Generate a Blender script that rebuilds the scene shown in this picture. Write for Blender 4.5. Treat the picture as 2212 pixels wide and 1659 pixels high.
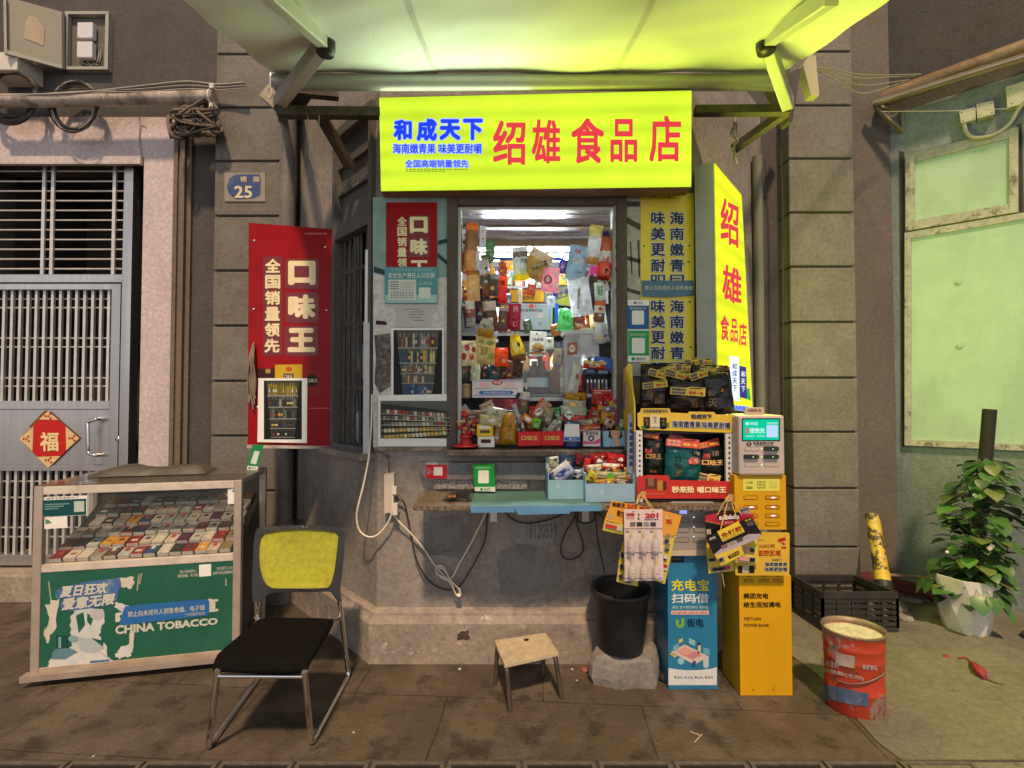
import bpy, math, random
from mathutils import Vector, Matrix, noise
R = random.Random(7)
rad = math.radians
S = bpy.context.scene
COL = S.collection
for o in list(bpy.data.objects):
    bpy.data.objects.remove(o)

# ---------------------------------------------------------------- camera
F, CX, CY = 1030.0, 1106.0, 829.5
EYE = Vector((0, 0, 1.5))
TILT = math.atan(25.0 / F)
cam = bpy.data.cameras.new('camera')
cam.sensor_width = 36.0
cam.lens = 36.0 * F / 2212.0
cam.clip_start, cam.clip_end = 0.05, 200
cam_o = bpy.data.objects.new('camera', cam)
COL.objects.link(cam_o)
cam_o.location = EYE
cam_o.rotation_euler = (math.pi / 2 + TILT, 0, 0)
S.camera = cam_o
# ---------------------------------------------------------------- night sky, street light
W = bpy.data.worlds.new('World')
S.world = W
W.use_nodes = True
wn = W.node_tree
bg = wn.nodes['Background']
bg.inputs['Color'].default_value = (0.95, 0.96, 1.0, 1)
# night surroundings: dim sky, brighter low band of lit street on the far side (towards -Y)
wl = wn.links
wc_ = wn.nodes.new('ShaderNodeTexCoord')
wx = wn.nodes.new('ShaderNodeSeparateXYZ')
wl.new(wc_.outputs['Generated'], wx.inputs[0])
def wmath(op, a, b):
    n = wn.nodes.new('ShaderNodeMath')
    n.operation = op
    n.use_clamp = True
    for i, v in enumerate((a, b)):
        if isinstance(v, (int, float)):
            n.inputs[i].default_value = v
        else:
            wl.new(v, n.inputs[i])
    return n.outputs[0]
front = wmath('POWER', wmath('MULTIPLY', wx.outputs['Y'], -1.0), 1.2)
zab = wn.nodes.new('ShaderNodeMath')
zab.operation = 'ABSOLUTE'
wl.new(wx.outputs['Z'], zab.inputs[0])
low = wmath('SUBTRACT', 1.0, wmath('MULTIPLY', zab.outputs[0], 1.35))
band = wmath('MULTIPLY', front, low)
sm = wn.nodes.new('ShaderNodeMath')
sm.operation = 'MULTIPLY_ADD'
wl.new(band, sm.inputs[0])
sm.inputs[1].default_value = 0.74
sm.inputs[2].default_value = 0.065
wl.new(sm.outputs[0], bg.inputs['Strength'])
sun = bpy.data.lights.new('street_light', 'SUN')
sun.energy = 2.15
sun.angle = rad(4.0)
sun.color = (1.0, 0.69, 0.43)
sun_o = bpy.data.objects.new('street_light', sun)
COL.objects.link(sun_o)
sun_o.location = (-0.6, -0.5, 5)
sun_o.rotation_euler = (rad(33), 0, rad(3))
S.view_settings.view_transform = 'Standard'
S.view_settings.look = 'None'
S.view_settings.exposure = 0.95
S.view_settings.gamma = 1.0
S.render.engine = 'CYCLES'
S.cycles.use_denoising = True
S.cycles.max_bounces = 6
S.cycles.diffuse_bounces = 4
S.cycles.transparent_max_bounces = 12
S.cycles.sample_clamp_indirect = 4.0

# ---------------------------------------------------------------- measuring
CT, ST = math.cos(TILT), math.sin(TILT)
def ray(px, py):
    x, z = (px - CX) / F, (CY - py) / F
    return Vector((x, CT - z * ST, ST + z * CT))
def P(px, py, Y):
    r = ray(px, py)
    return EYE + r * (Y / r.y)
def G(px, py, z=0.0):
    r = ray(px, py)
    return EYE + r * ((z - EYE.z) / r.z)
class Pl:
    """a flat surface in the place: a point on it and its outward normal"""
    def __init__(s, pt, n):
        s.pt, s.n = Vector(pt), Vector(n).normalized()
    def p(s, px, py, lift=0.0):
        r = ray(px, py)
        return EYE + r * (((s.pt + s.n * lift - EYE).dot(s.n)) / r.dot(s.n))
def FR(Y):
    return Pl((0, Y, 0), (0, -1, 0))
def VP(a, b):
    d = Vector((b[0] - a[0], b[1] - a[1], 0))
    return Pl((a[0], a[1], 0), (d.y, -d.x, 0))
def PP(a, b, c):
    """plane through three points, facing the camera"""
    a, b, c = Vector(a), Vector(b), Vector(c)
    n = (b - a).cross(c - a).normalized()
    if n.dot(EYE - a) < 0:
        n = -n
    return Pl(a, n)

# ---------------------------------------------------------------- materials
def lin(c):
    return c / 12.92 if c <= 0.04045 else ((c + 0.055) / 1.055) ** 2.4
def hx(h):
    h = h.lstrip('#')
    return tuple(lin(int(h[i:i + 2], 16) / 255) for i in (0, 2, 4))
MC = {}
def M(name, col, rough=.6, var=.12, scale=6.0, bump=0.0, bscale=None, metal=0.0, dirt=None, dscale=2.5, damt=.5, dlo=.5, dhi=.68,
      dirt2=None, d2scale=7.0, d2lo=.6, d2hi=.66, spec=.5, alpha=1.0, trans=0.0, stretch=None, coat=0.0, streak=0.0):
    if name in MC:
        return MC[name]
    if isinstance(col, str):
        col = hx(col)
    m = bpy.data.materials.new(name)
    m.use_nodes = True
    nt = m.node_tree
    N, L = nt.nodes, nt.links
    b = N['Principled BSDF']
    b.inputs['Roughness'].default_value = rough
    b.inputs['Metallic'].default_value = metal
    b.inputs['Specular IOR Level'].default_value = spec
    b.inputs['Alpha'].default_value = alpha
    b.inputs['Transmission Weight'].default_value = trans
    b.inputs['Coat Weight'].default_value = coat
    tc = N.new('ShaderNodeTexCoord')
    src = tc.outputs['Object']
    if stretch:
        mp = N.new('ShaderNodeMapping')
        mp.inputs['Scale'].default_value = stretch
        L.new(src, mp.inputs['Vector'])
        src = mp.outputs['Vector']
    nz = N.new('ShaderNodeTexNoise')
    nz.inputs['Scale'].default_value = scale
    nz.inputs['Detail'].default_value = 6
    nz.inputs['Roughness'].default_value = .62
    L.new(src, nz.inputs['Vector'])
    cr = N.new('ShaderNodeValToRGB')
    cr.color_ramp.elements[0].position = .3
    cr.color_ramp.elements[1].position = .7
    cr.color_ramp.elements[0].color = tuple(max(0, c * (1 - var)) for c in col) + (1,)
    cr.color_ramp.elements[1].color = tuple(min(1, c * (1 + var)) for c in col) + (1,)
    L.new(nz.outputs['Fac'], cr.inputs['Fac'])
    out = cr.outputs['Color']
    def layer(out, dc, sc, lo, hi, amt):
        if isinstance(dc, str):
            dc = hx(dc)
        n2 = N.new('ShaderNodeTexNoise')
        n2.inputs['Scale'].default_value = sc
        n2.inputs['Detail'].default_value = 7
        n2.inputs['Roughness'].default_value = .7
        L.new(src, n2.inputs['Vector'])
        r2 = N.new('ShaderNodeValToRGB')
        r2.color_ramp.elements[0].position = lo
        r2.color_ramp.elements[1].position = hi
        r2.color_ramp.elements[1].color = (amt, amt, amt, 1)
        r2.color_ramp.elements[0].color = (0, 0, 0, 1)
        L.new(n2.outputs['Fac'], r2.inputs['Fac'])
        mx = N.new('ShaderNodeMix')
        mx.data_type = 'RGBA'
        L.new(r2.outputs['Color'], mx.inputs['Factor'])
        L.new(out, mx.inputs['A'])
        mx.inputs['B'].default_value = tuple(dc) + (1,)
        return mx.outputs['Result']
    if dirt is not None:
        out = layer(out, dirt, dscale, dlo, dhi, damt)
    if streak:
        keep = src
        mp2 = N.new('ShaderNodeMapping')
        mp2.inputs['Scale'].default_value = (1.1, 1.1, .22)
        L.new(tc.outputs['Object'], mp2.inputs['Vector'])
        src = mp2.outputs['Vector']
        out = layer(out, tuple(c * .35 for c in col), 1.6, .45, .72, streak)
        src = keep
    if dirt2 is not None:
        out = layer(out, dirt2, d2scale, d2lo, d2hi, .85)
    if bump >= .2:
        n5 = N.new('ShaderNodeTexNoise')
        n5.inputs['Scale'].default_value = 34
        n5.inputs['Detail'].default_value = 9
        n5.inputs['Roughness'].default_value = .75
        L.new(tc.outputs['Object'], n5.inputs['Vector'])
        m5 = N.new('ShaderNodeMapRange')
        m5.inputs['From Min'].default_value, m5.inputs['From Max'].default_value = .3, .7
        m5.inputs['To Min'].default_value, m5.inputs['To Max'].default_value = .72, 1.26
        L.new(n5.outputs['Fac'], m5.inputs['Value'])
        h5 = N.new('ShaderNodeHueSaturation')
        L.new(m5.outputs['Result'], h5.inputs['Value'])
        L.new(out, h5.inputs['Color'])
        out = h5.outputs['Color']
    L.new(out, b.inputs['Base Color'])
    if bump:
        n3 = N.new('ShaderNodeTexNoise')
        n3.inputs['Scale'].default_value = bscale or scale * 6
        n3.inputs['Detail'].default_value = 5
        L.new(src, n3.inputs['Vector'])
        bp = N.new('ShaderNodeBump')
        bp.inputs['Strength'].default_value = bump
        bp.inputs['Distance'].default_value = .01
        L.new(n3.outputs['Fac'], bp.inputs['Height'])
        L.new(bp.outputs['Normal'], b.inputs['Normal'])
    MC[name] = m
    return m
def C(h, rough=.5):
    """printed colour"""
    return M('print_%s_%d' % (h.strip('#'), int(rough * 100)), h, rough, var=.07, scale=14, spec=.25)
def thin(m, amt):
    """thin film: lets part of the light behind it shine through"""
    N, L = m.node_tree.nodes, m.node_tree.links
    b = N['Principled BSDF']
    t = N.new('ShaderNodeBsdfTranslucent')
    L.new(b.inputs['Base Color'].links[0].from_socket, t.inputs['Color'])
    x = N.new('ShaderNodeMixShader')
    x.inputs['Fac'].default_value = amt
    L.new(b.outputs['BSDF'], x.inputs[1])
    L.new(t.outputs['BSDF'], x.inputs[2])
    L.new(x.outputs[0], N['Material Output'].inputs['Surface'])
    return m
def FOIL(h):
    k = 'foil_' + h.strip('#')
    return MC.get(k) or thin(M(k, tuple(min(.85, c * 1.6) for c in hx(h)), .25, var=.2, scale=22, bump=.5, bscale=26, spec=.7), .4)
def EM(name, col, strength, var=0.0, scale=1.5, bands=0.0):
    if name in MC:
        return MC[name]
    if isinstance(col, str):
        col = hx(col)
    m = bpy.data.materials.new(name)
    m.use_nodes = True
    N, L = m.node_tree.nodes, m.node_tree.links
    b = N['Principled BSDF']
    b.inputs['Base Color'].default_value = tuple(min(.8, c) * .12 for c in col[:3]) + (1,)
    b.inputs['Roughness'].default_value = .5
    b.inputs['Specular IOR Level'].default_value = .08
    b.inputs['Emission Color'].default_value = tuple(col[:3]) + (1,)
    b.inputs['Emission Strength'].default_value = strength
    if var:
        tc = N.new('ShaderNodeTexCoord')
        nz = N.new('ShaderNodeTexNoise')
        nz.inputs['Scale'].default_value = scale
        L.new(tc.outputs['Object'], nz.inputs['Vector'])
        mr = N.new('ShaderNodeMapRange')
        mr.inputs['From Min'].default_value, mr.inputs['From Max'].default_value = .3, .7
        mr.inputs['To Min'].default_value, mr.inputs['To Max'].default_value = strength * (1 - var), strength * (1 + var)
        L.new(nz.outputs['Fac'], mr.inputs['Value'])
        o_ = mr.outputs['Result']
        if bands:
            wv = N.new('ShaderNodeTexWave')
            wv.bands_direction = 'Z'
            wv.inputs['Scale'].default_value = bands
            wv.inputs['Distortion'].default_value = .4
            L.new(tc.outputs['Object'], wv.inputs['Vector'])
            w2 = N.new('ShaderNodeMapRange')
            w2.inputs['To Min'].default_value, w2.inputs['To Max'].default_value = .86, 1.08
            L.new(wv.outputs['Fac'], w2.inputs['Value'])
            ml = N.new('ShaderNodeMath')
            ml.operation = 'MULTIPLY'
            L.new(o_, ml.inputs[0])
            L.new(w2.outputs['Result'], ml.inputs[1])
            o_ = ml.outputs[0]
        L.new(o_, b.inputs['Emission Strength'])
    MC[name] = m
    return m

# ---------------------------------------------------------------- text
TCACHE = {}
def glyphs(s, bold):
    k = (s, round(bold, 4))
    if k in TCACHE:
        return TCACHE[k]
    c = bpy.data.curves.new('lettering', 'FONT')
    c.body = s
    c.size = 1
    c.resolution_u = 2
    c.offset = bold
    o = bpy.data.objects.new('lettering', c)
    COL.objects.link(o)
    me = bpy.data.meshes.new_from_object(o.evaluated_get(bpy.context.evaluated_depsgraph_get()))
    vs = [(v.co.x, v.co.y) for v in me.vertices]
    fs = [tuple(p.vertices) for p in me.polygons]
    bpy.data.objects.remove(o)
    bpy.data.curves.remove(c)
    bpy.data.meshes.remove(me)
    if not vs:
        vs, fs = [(0, 0), (1, 0), (1, 1)], []
    TCACHE[k] = (vs, fs, min(v[0] for v in vs), max(v[0] for v in vs), min(v[1] for v in vs), max(v[1] for v in vs))
    return TCACHE[k]

# ---------------------------------------------------------------- mesh builder
class MB:
    def __init__(s):
        s.v, s.f, s.m, s.s, s.mats = [], [], [], [], []
    def mi(s, mat):
        if mat not in s.mats:
            s.mats.append(mat)
        return s.mats.index(mat)
    def add(s, vs, fs, mat, smooth=False):
        k = len(s.v)
        s.v.extend(Vector(v) for v in vs)
        i = s.mi(mat)
        for f in fs:
            s.f.append([k + j for j in f])
            s.m.append(i)
            s.s.append(smooth)
        return s
    def box(s, c, size, mat, rot=None):
        c = Vector(c)
        hx_, hy, hz = size[0] / 2, size[1] / 2, size[2] / 2
        vs = [Vector((x, y, z)) for x in (-hx_, hx_) for y in (-hy, hy) for z in (-hz, hz)]
        if rot is not None:
            vs = [rot @ v for v in vs]
        return s.add([v + c for v in vs], [(0, 1, 3, 2), (4, 6, 7, 5), (0, 4, 5, 1), (2, 3, 7, 6), (0, 2, 6, 4), (1, 5, 7, 3)], mat)
    def bx(s, x0, x1, y0, y1, z0, z1, mat):
        return s.box(((x0 + x1) / 2, (y0 + y1) / 2, (z0 + z1) / 2), (x1 - x0, y1 - y0, z1 - z0), mat)
    def prism(s, base, off, mat, side=None):
        """polygon base (list of points, in order) extruded by off"""
        n = len(base)
        base = [Vector(b) for b in base]
        off = Vector(off)
        vs = base + [b + off for b in base]
        s.add(vs, [tuple(range(n)), tuple(range(2 * n - 1, n - 1, -1))], mat)
        return s.add(vs, [(i, n + i, n + (i + 1) % n, (i + 1) % n) for i in range(n)], side or mat)
    def beam(s, a, b, w, h, mat, up=(0, 0, 1)):
        a, b = Vector(a), Vector(b)
        d = (b - a).normalized()
        u = Vector(up)
        r = d.cross(u)
        if r.length < 1e-4:
            r = d.cross(Vector((0, 1, 0)))
        r.normalize()
        u = r.cross(d)
        q = [a + r * (i * w / 2) + u * (j * h / 2) for i, j in ((-1, -1), (1, -1), (1, 1), (-1, 1))]
        return s.prism(q, b - a, mat)
    def tube(s, pts, r, mat, n=8, closed=False, caps=True, radii=None):
        pts = [Vector(p) for p in pts]
        k = len(pts)
        rings = []
        up = Vector((0.31, 0.2, 0.93))
        for i, p in enumerate(pts):
            a = pts[(i - 1) % k] if (closed or i > 0) else p
            b = pts[(i + 1) % k] if (closed or i < k - 1) else p
            d = (b - a)
            if d.length < 1e-6:
                d = Vector((0, 0, 1))
            d.normalize()
            x = d.cross(up)
            if x.length < .05:
                x = d.cross(Vector((1, 0, 0)))
            x.normalize()
            y = d.cross(x)
            rr = radii[i] if radii else r
            rings.append([p + (x * math.cos(t) + y * math.sin(t)) * rr for t in [2 * math.pi * j / n for j in range(n)]])
        vs = [v for g in rings for v in g]
        fs = []
        for i in range(k if closed else k - 1):
            a, b = i * n, ((i + 1) % k) * n
            fs += [(a + j, a + (j + 1) % n, b + (j + 1) % n, b + j) for j in range(n)]
        s.add(vs, fs, mat, True)
        if caps and not closed:
            s.add(rings[0], [tuple(range(n))], mat)
            s.add(rings[-1], [tuple(range(n))], mat)
        return s
    def lathe(s, prof, mat, o=(0, 0, 0), n=24, rot=None, sx=1, sy=1, smooth=True):
        o = Vector(o)
        vs = []
        for r, z in prof:
            for j in range(n):
                t = 2 * math.pi * j / n
                v = Vector((r * math.cos(t) * sx, r * math.sin(t) * sy, z))
                vs.append((rot @ v if rot is not None else v) + o)
        fs = []
        for i in range(len(prof) - 1):
            fs += [(i * n + j, i * n + (j + 1) % n, (i + 1) * n + (j + 1) % n, (i + 1) * n + j) for j in range(n)]
        return s.add(vs, fs, mat, smooth)
    # ---- graphics lying on a surface, given where they are seen on it
    def poly(s, pl, pts, mat, lift=0.0):
        return s.add([pl.p(x, y, lift) for x, y in pts], [tuple(range(len(pts)))], mat)
    def rect(s, pl, x0, y0, x1, y1, mat, lift=0.002):
        return s.poly(pl, [(x0, y0), (x0, y1), (x1, y1), (x1, y0)], mat, lift)
    def rrect(s, pl, x0, y0, x1, y1, r, mat, lift=0.002):
        pts = []
        for cx, cy, a0 in ((x1 - r, y0 + r, 270), (x1 - r, y1 - r, 0), (x0 + r, y1 - r, 90), (x0 + r, y0 + r, 180)):
            pts += [(cx + r * math.cos(rad(a0 + a)), cy + r * math.sin(rad(a0 + a))) for a in (0, 30, 60, 90)]
        return s.poly(pl, pts[::-1], mat, lift)
    def ell(s, pl, cx, cy, rx, ry, mat, lift=0.002, n=18):
        return s.poly(pl, [(cx + rx * math.cos(-2 * math.pi * i / n), cy + ry * math.sin(-2 * math.pi * i / n)) for i in range(n)], mat, lift)
    def line(s, pl, a, b, w, mat, lift=0.002):
        d = Vector((b[0] - a[0], b[1] - a[1]))
        n = Vector((-d.y, d.x)).normalized() * (w / 2)
        return s.poly(pl, [(a[0] + n.x, a[1] + n.y), (b[0] + n.x, b[1] + n.y), (b[0] - n.x, b[1] - n.y), (a[0] - n.x, a[1] - n.y)], mat, lift)
    def slab(s, pl, pts, thick, mat, lift=0.0, side=None):
        a = [pl.p(x, y, lift) for x, y in pts]
        return s.prism(a, -pl.n * thick, mat, side)
    def text(s, pl, t, x0, y0, x1, y1, mat, lift=0.003, bold=.02, out=None, ow=.05, quad=None):
        """lettering fitted to the box x0..x1, y0..y1 (or to a corner list quad: tl, tr, br, bl)"""
        vs, fs, ax, bx_, ay, by = glyphs(t, 0.0)
        q = quad or ((x0, y0), (x1, y0), (x1, y1), (x0, y1))
        pad = bold
        wx, wy = (bx_ - ax) + 2 * pad, (by - ay) + 2 * pad
        def mp(vx, vy):
            u, w = (vx - ax + pad) / wx, (by + pad - vy) / wy
            tx, ty = q[0][0] + (q[1][0] - q[0][0]) * u, q[0][1] + (q[1][1] - q[0][1]) * u
            ux, uy = q[3][0] + (q[2][0] - q[3][0]) * u, q[3][1] + (q[2][1] - q[3][1]) * u
            return tx + (ux - tx) * w, ty + (uy - ty) * w
        def stamp(r, m, n, l0):
            for i in range(n):
                t_ = 2 * math.pi * (i + .5) / n
                ox, oy = r * math.cos(t_), r * math.sin(t_)
                s.add([pl.p(*mp(v[0] + ox, v[1] + oy), l0 + i * .00012) for v in vs], fs, m)
        if out is not None:
            stamp(bold + ow, out, 8, lift - .0016)
            stamp((bold + ow) * .5, out, 4, lift - .0006)
        if bold > .004:
            stamp(bold, mat, 4 if bold < .04 else 8, lift)
        else:
            stamp(0, mat, 1, lift)
        return s
    def vtext(s, pl, t, x0, x1, y0, y1, mat, lift=0.003, bold=.02, gap=.12, out=None, ow=.05, skew=0.0):
        n = len(t)
        h = (y1 - y0) / (n - gap)
        for i, ch in enumerate(t):
            a = y0 + i * h
            dx = skew * i
            s.text(pl, ch, x0 + dx, a, x1 + dx, a + h * (1 - gap), mat, lift, bold, out, ow)
        return s
    def build(s, name, parent=None, bevel=0.0, label=None, cat=None, group=None, kind=None, base=None):
        lo = [min(v[i] for v in s.v) for i in range(3)]
        hi = [max(v[i] for v in s.v) for i in range(3)]
        o0 = Vector(base) if base is not None else Vector(((lo[0] + hi[0]) / 2, (lo[1] + hi[1]) / 2, lo[2]))
        me = bpy.data.meshes.new(name)
        me.from_pydata([v - o0 for v in s.v], [], s.f)
        for mt in s.mats:
            me.materials.append(mt)
        for p, i, sm in zip(me.polygons, s.m, s.s):
            p.material_index = i
            p.use_smooth = sm
        me.update()
        o = bpy.data.objects.new(name, me)
        COL.objects.link(o)
        w = Vector((0, 0, 0))
        q = parent
        while q is not None:
            w += q.location
            q = q.parent
        o.parent = parent
        o.location = o0 - w
        if bevel:
            md = o.modifiers.new('bevel', 'BEVEL')
            md.width = bevel
            md.segments = 2
            md.limit_method = 'ANGLE'
            md.angle_limit = rad(40)
        return tag(o, label, cat, group, kind)
def tag(o, label=None, cat=None, group=None, kind=None):
    if label: o['label'] = label
    if cat: o['category'] = cat
    if group: o['group'] = group
    if kind: o['kind'] = kind
    return o
def thing(name, label, cat, loc, group=None):
    o = bpy.data.objects.new(name, None)
    o.empty_display_size = .05
    COL.objects.link(o)
    o.location = loc
    return tag(o, label, cat, group)
def arc(p0, p1, p2, n=10):
    p0, p1, p2 = Vector(p0), Vector(p1), Vector(p2)
    return [p0 * (1 - t) ** 2 + p1 * (2 * t * (1 - t)) + p2 * t * t for t in [i / n for i in range(n + 1)]]
def spline(pts, n=6):
    """smooth path through the points"""
    pts = [Vector(p) for p in pts]
    q = [pts[0] * 2 - pts[1]] + pts + [pts[-1] * 2 - pts[-2]]
    out = []
    for i in range(1, len(q) - 2):
        a, b, c, d = q[i - 1:i + 3]
        for k in range(n):
            t = k / n
            out.append(.5 * ((2 * b) + (c - a) * t + (2 * a - 5 * b + 4 * c - d) * t * t + (3 * b - a - 3 * c + d) * t ** 3))
    out.append(pts[-1])
    return out
def wob(mb, amt, sc=3.0, seed=0.0):
    for i, v in enumerate(mb.v):
        mb.v[i] = v + Vector(noise.noise_vector(v * sc + Vector((seed, seed * 2, 0)))) * amt
    return mb
def RZ(a): return Matrix.Rotation(rad(a), 3, 'Z')
def RX(a): return Matrix.Rotation(rad(a), 3, 'X')
def RY(a): return Matrix.Rotation(rad(a), 3, 'Y')
# ================================================================ materials of the place
plaster = M('grey_brown_plaster', (.262, .235, .21), .85, .2, 3.0, .45, 40, streak=.4, dirt=(.10, .085, .07), dscale=1.6, damt=.55, dirt2=(.42, .38, .34), d2scale=9, d2lo=.66, d2hi=.72)
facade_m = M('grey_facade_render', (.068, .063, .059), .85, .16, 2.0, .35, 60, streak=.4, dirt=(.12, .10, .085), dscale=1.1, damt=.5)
pier_m = M('pier_render', (.168, .157, .138), .85, .18, 3.0, .4, 60, dirt=(.12, .10, .08), dscale=1.6, damt=.75, dlo=.46, dhi=.7, streak=.4, dirt2=(.4, .38, .34), d2scale=16, d2lo=.68, d2hi=.72)
pink_m = M('pinkish_plaster', (.535, .462, .465), .8, .1, 2.5, .3, 50, streak=.35, dirt=(.22, .18, .16), dscale=4, damt=.6, dlo=.60, dhi=.7, dirt2=(.66, .62, .6), d2scale=6, d2lo=.68, d2hi=.71)
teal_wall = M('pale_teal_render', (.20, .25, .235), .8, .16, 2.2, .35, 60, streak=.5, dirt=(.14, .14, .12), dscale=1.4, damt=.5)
plinth_m = M('worn_plinth', (.30, .255, .215), .85, .22, 4.0, .6, 30, streak=.4, dirt=(.09, .07, .06), dscale=2.2, damt=.6, dirt2=(.55, .5, .46), d2scale=8, d2lo=.62, d2hi=.68)
dark_m = M('dark_interior', (.035, .032, .03), .8, .4, 3)
woodframe = M('dark_brown_window_wood', (.075, .052, .040), .6, .3, 8, .3, 30, stretch=(1, 1, .15), dirt=(.19, .16, .13), dscale=6, damt=.5)
steel = M('brushed_steel', (.54, .525, .515), .34, .08, 30, metal=.9, stretch=(1, 1, .05), dirt=(.3, .29, .28), dscale=3, damt=.5)
steel_d = M('grey_galvanised_bar', (.60, .59, .58), .42, .12, 12, metal=.45)
rust = M('dark_rusty_steel', (.06, .052, .045), .7, .4, 10, .3, 50, dirt=(.12, .07, .04), dscale=5, damt=.6)

# ================================================================ ground
def ground_mat():
    m = bpy.data.materials.new('worn_pavement')
    m.use_nodes = True
    N, L = m.node_tree.nodes, m.node_tree.links
    b = N['Principled BSDF']
    tc = N.new('ShaderNodeTexCoord')
    br = N.new('ShaderNodeTexBrick')
    br.inputs['Scale'].default_value = 1.0
    br.inputs['Brick Width'].default_value = .95
    br.inputs['Row Height'].default_value = .48
    br.inputs['Mortar Size'].default_value = .0045
    br.inputs['Mortar Smooth'].default_value = .4
    br.inputs['Color1'].default_value = (.100, .074, .050, 1)
    br.inputs['Color2'].default_value = (.086, .063, .043, 1)
    br.inputs['Mortar'].default_value = (.034, .027, .021, 1)
    mp = N.new('ShaderNodeMapping')
    mp.inputs['Rotation'].default_value = (0, 0, rad(4))
    nzw = N.new('ShaderNodeTexNoise')
    nzw.inputs['Scale'].default_value = 2.0
    L.new(tc.outputs['Object'], nzw.inputs['Vector'])
    vm = N.new('ShaderNodeVectorMath')
    vm.operation = 'MULTIPLY_ADD'
    vm.inputs[1].default_value = (.03, .03, 0)
    L.new(nzw.outputs['Color'], vm.inputs[0])
    L.new(tc.outputs['Object'], vm.inputs[2])
    L.new(vm.outputs[0], mp.inputs['Vector'])
    L.new(mp.outputs['Vector'], br.inputs['Vector'])
    out = br.outputs['Color']
    for sc, lo, hi, colr, amt in ((.9, .40, .64, (.038, .030, .023), .7), (3.1, .48, .60, (.150, .120, .094), .5), (6.5, .52, .62, (.028, .022, .017), .7), (45, .60, .68, (.03, .026, .022), .55), (14, .62, .68, (.04, .034, .028), .5), (60, .68, .71, (.26, .23, .19), .5)):
        n = N.new('ShaderNodeTexNoise')
        n.inputs['Scale'].default_value = sc
        n.inputs['Detail'].default_value = 8
        n.inputs['Roughness'].default_value = .65
        L.new(tc.outputs['Object'], n.inputs['Vector'])
        r = N.new('ShaderNodeValToRGB')
        r.color_ramp.elements[0].position, r.color_ramp.elements[1].position = lo, hi
        r.color_ramp.elements[0].color = (0, 0, 0, 1)
        r.color_ramp.elements[1].color = (amt, amt, amt, 1)
        L.new(n.outputs['Fac'], r.inputs['Fac'])
        mx = N.new('ShaderNodeMix')
        mx.data_type = 'RGBA'
        L.new(r.outputs['Color'], mx.inputs['Factor'])
        L.new(out, mx.inputs['A'])
        mx.inputs['B'].default_value = colr + (1,)
        out = mx.outputs['Result']
    L.new(out, b.inputs['Base Color'])
    rr = N.new('ShaderNodeTexNoise')
    rr.inputs['Scale'].default_value = 2.5
    rr.inputs['Detail'].default_value = 6
    L.new(tc.outputs['Object'], rr.inputs['Vector'])
    mr = N.new('ShaderNodeMapRange')
    mr.inputs['To Min'].default_value, mr.inputs['To Max'].default_value = .34, .9
    L.new(rr.outputs['Fac'], mr.inputs['Value'])
    L.new(mr.outputs['Result'], b.inputs['Roughness'])
    bn = N.new('ShaderNodeTexNoise')
    bn.inputs['Scale'].default_value = 55
    bn.inputs['Detail'].default_value = 6
    L.new(tc.outputs['Object'], bn.inputs['Vector'])
    ad = N.new('ShaderNodeMath')
    ad.operation = 'MULTIPLY_ADD'
    ad.inputs[1].default_value = -.8
    L.new(br.outputs['Fac'], ad.inputs[0])
    L.new(bn.outputs['Fac'], ad.inputs[2])
    bp = N.new('ShaderNodeBump')
    bp.inputs['Strength'].default_value = .7
    bp.inputs['Distance'].default_value = .008
    L.new(ad.outputs[0], bp.inputs['Height'])
    L.new(bp.outputs['Normal'], b.inputs['Normal'])
    return m
g = MB()
g.add([(-30, -30, 0), (30, -30, 0), (30, 8, 0), (-30, 8, 0)], [(0, 1, 2, 3)], ground_mat())
g.build('pavement', kind='structure', base=(0, 0, 0))

ap = MB()
edge = [(1.62, -2), (1.60, 1.0), (1.66, 1.7), (1.58, 2.1), (1.64, 2.6), (1.56, 3.1), (1.6, 3.7), (5.5, 3.7), (5.5, -2)]
ap.add([(x, y, .004) for x, y in edge], [tuple(range(len(edge)))], M('worn_concrete_apron', (.155, .145, .108), .85, .2, 2.2, .4, 55, dirt=(.075, .068, .05), dscale=1.3, damt=.7, dlo=.44, dhi=.7, dirt2=(.06, .055, .045), d2scale=7, d2lo=.62, d2hi=.68))
ap.build('concrete_apron', kind='structure', base=(3, 1, 0))

# ================================================================ the old building
bld = thing('old_shop_building', 'old grey rendered shop building with a canted bay kiosk and banded piers', 'building', (0, 3.6, 0))
YF = 3.6
XL, XR, YB = -.775, 1.06, 2.76           # bay front corners
BL, BR = (XL - (YF - YB), YF), (XR + (YF - YB), YF)
def sweep(mb, path, prof, mat):
    """profile (out, z) carried along a plan path with mitred corners; outward is to the right-hand camera side"""
    n = len(path)
    nor = []
    for i in range(n - 1):
        d = Vector((path[i + 1][0] - path[i][0], path[i + 1][1] - path[i][1])).normalized()
        nor.append(Vector((d.y, -d.x)))
    vs = []
    for i, (x, y) in enumerate(path):
        a, b = nor[max(0, i - 1)], nor[min(n - 2, i)]
        m = (a + b)
        m = m / max(.2, m.dot(a))
        for o, z in prof:
            vs.append((x + m.x * o, y + m.y * o, z))
    k = len(prof)
    fs = []
    for i in range(n - 1):
        for j in range(k - 1):
            fs.append((i * k + j, (i + 1) * k + j, (i + 1) * k + j + 1, i * k + j + 1))
    return mb.add(vs, fs, mat)
bay_path = [BL, (XL, YB), (XR, YB), BR]
w = sweep(MB(), bay_path, [(0, .28), (0, 1.15)], plaster)
w.build('bay_wall', bld)
pp = sweep(MB(), bay_path, [(.06, -.01), (.062, .222), (.054, .234), (.040, .240), (.032, .255), (.030, .268), (.012, .276), (.0, .29)], plinth_m)
pp.build('plinth', bld)
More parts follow.
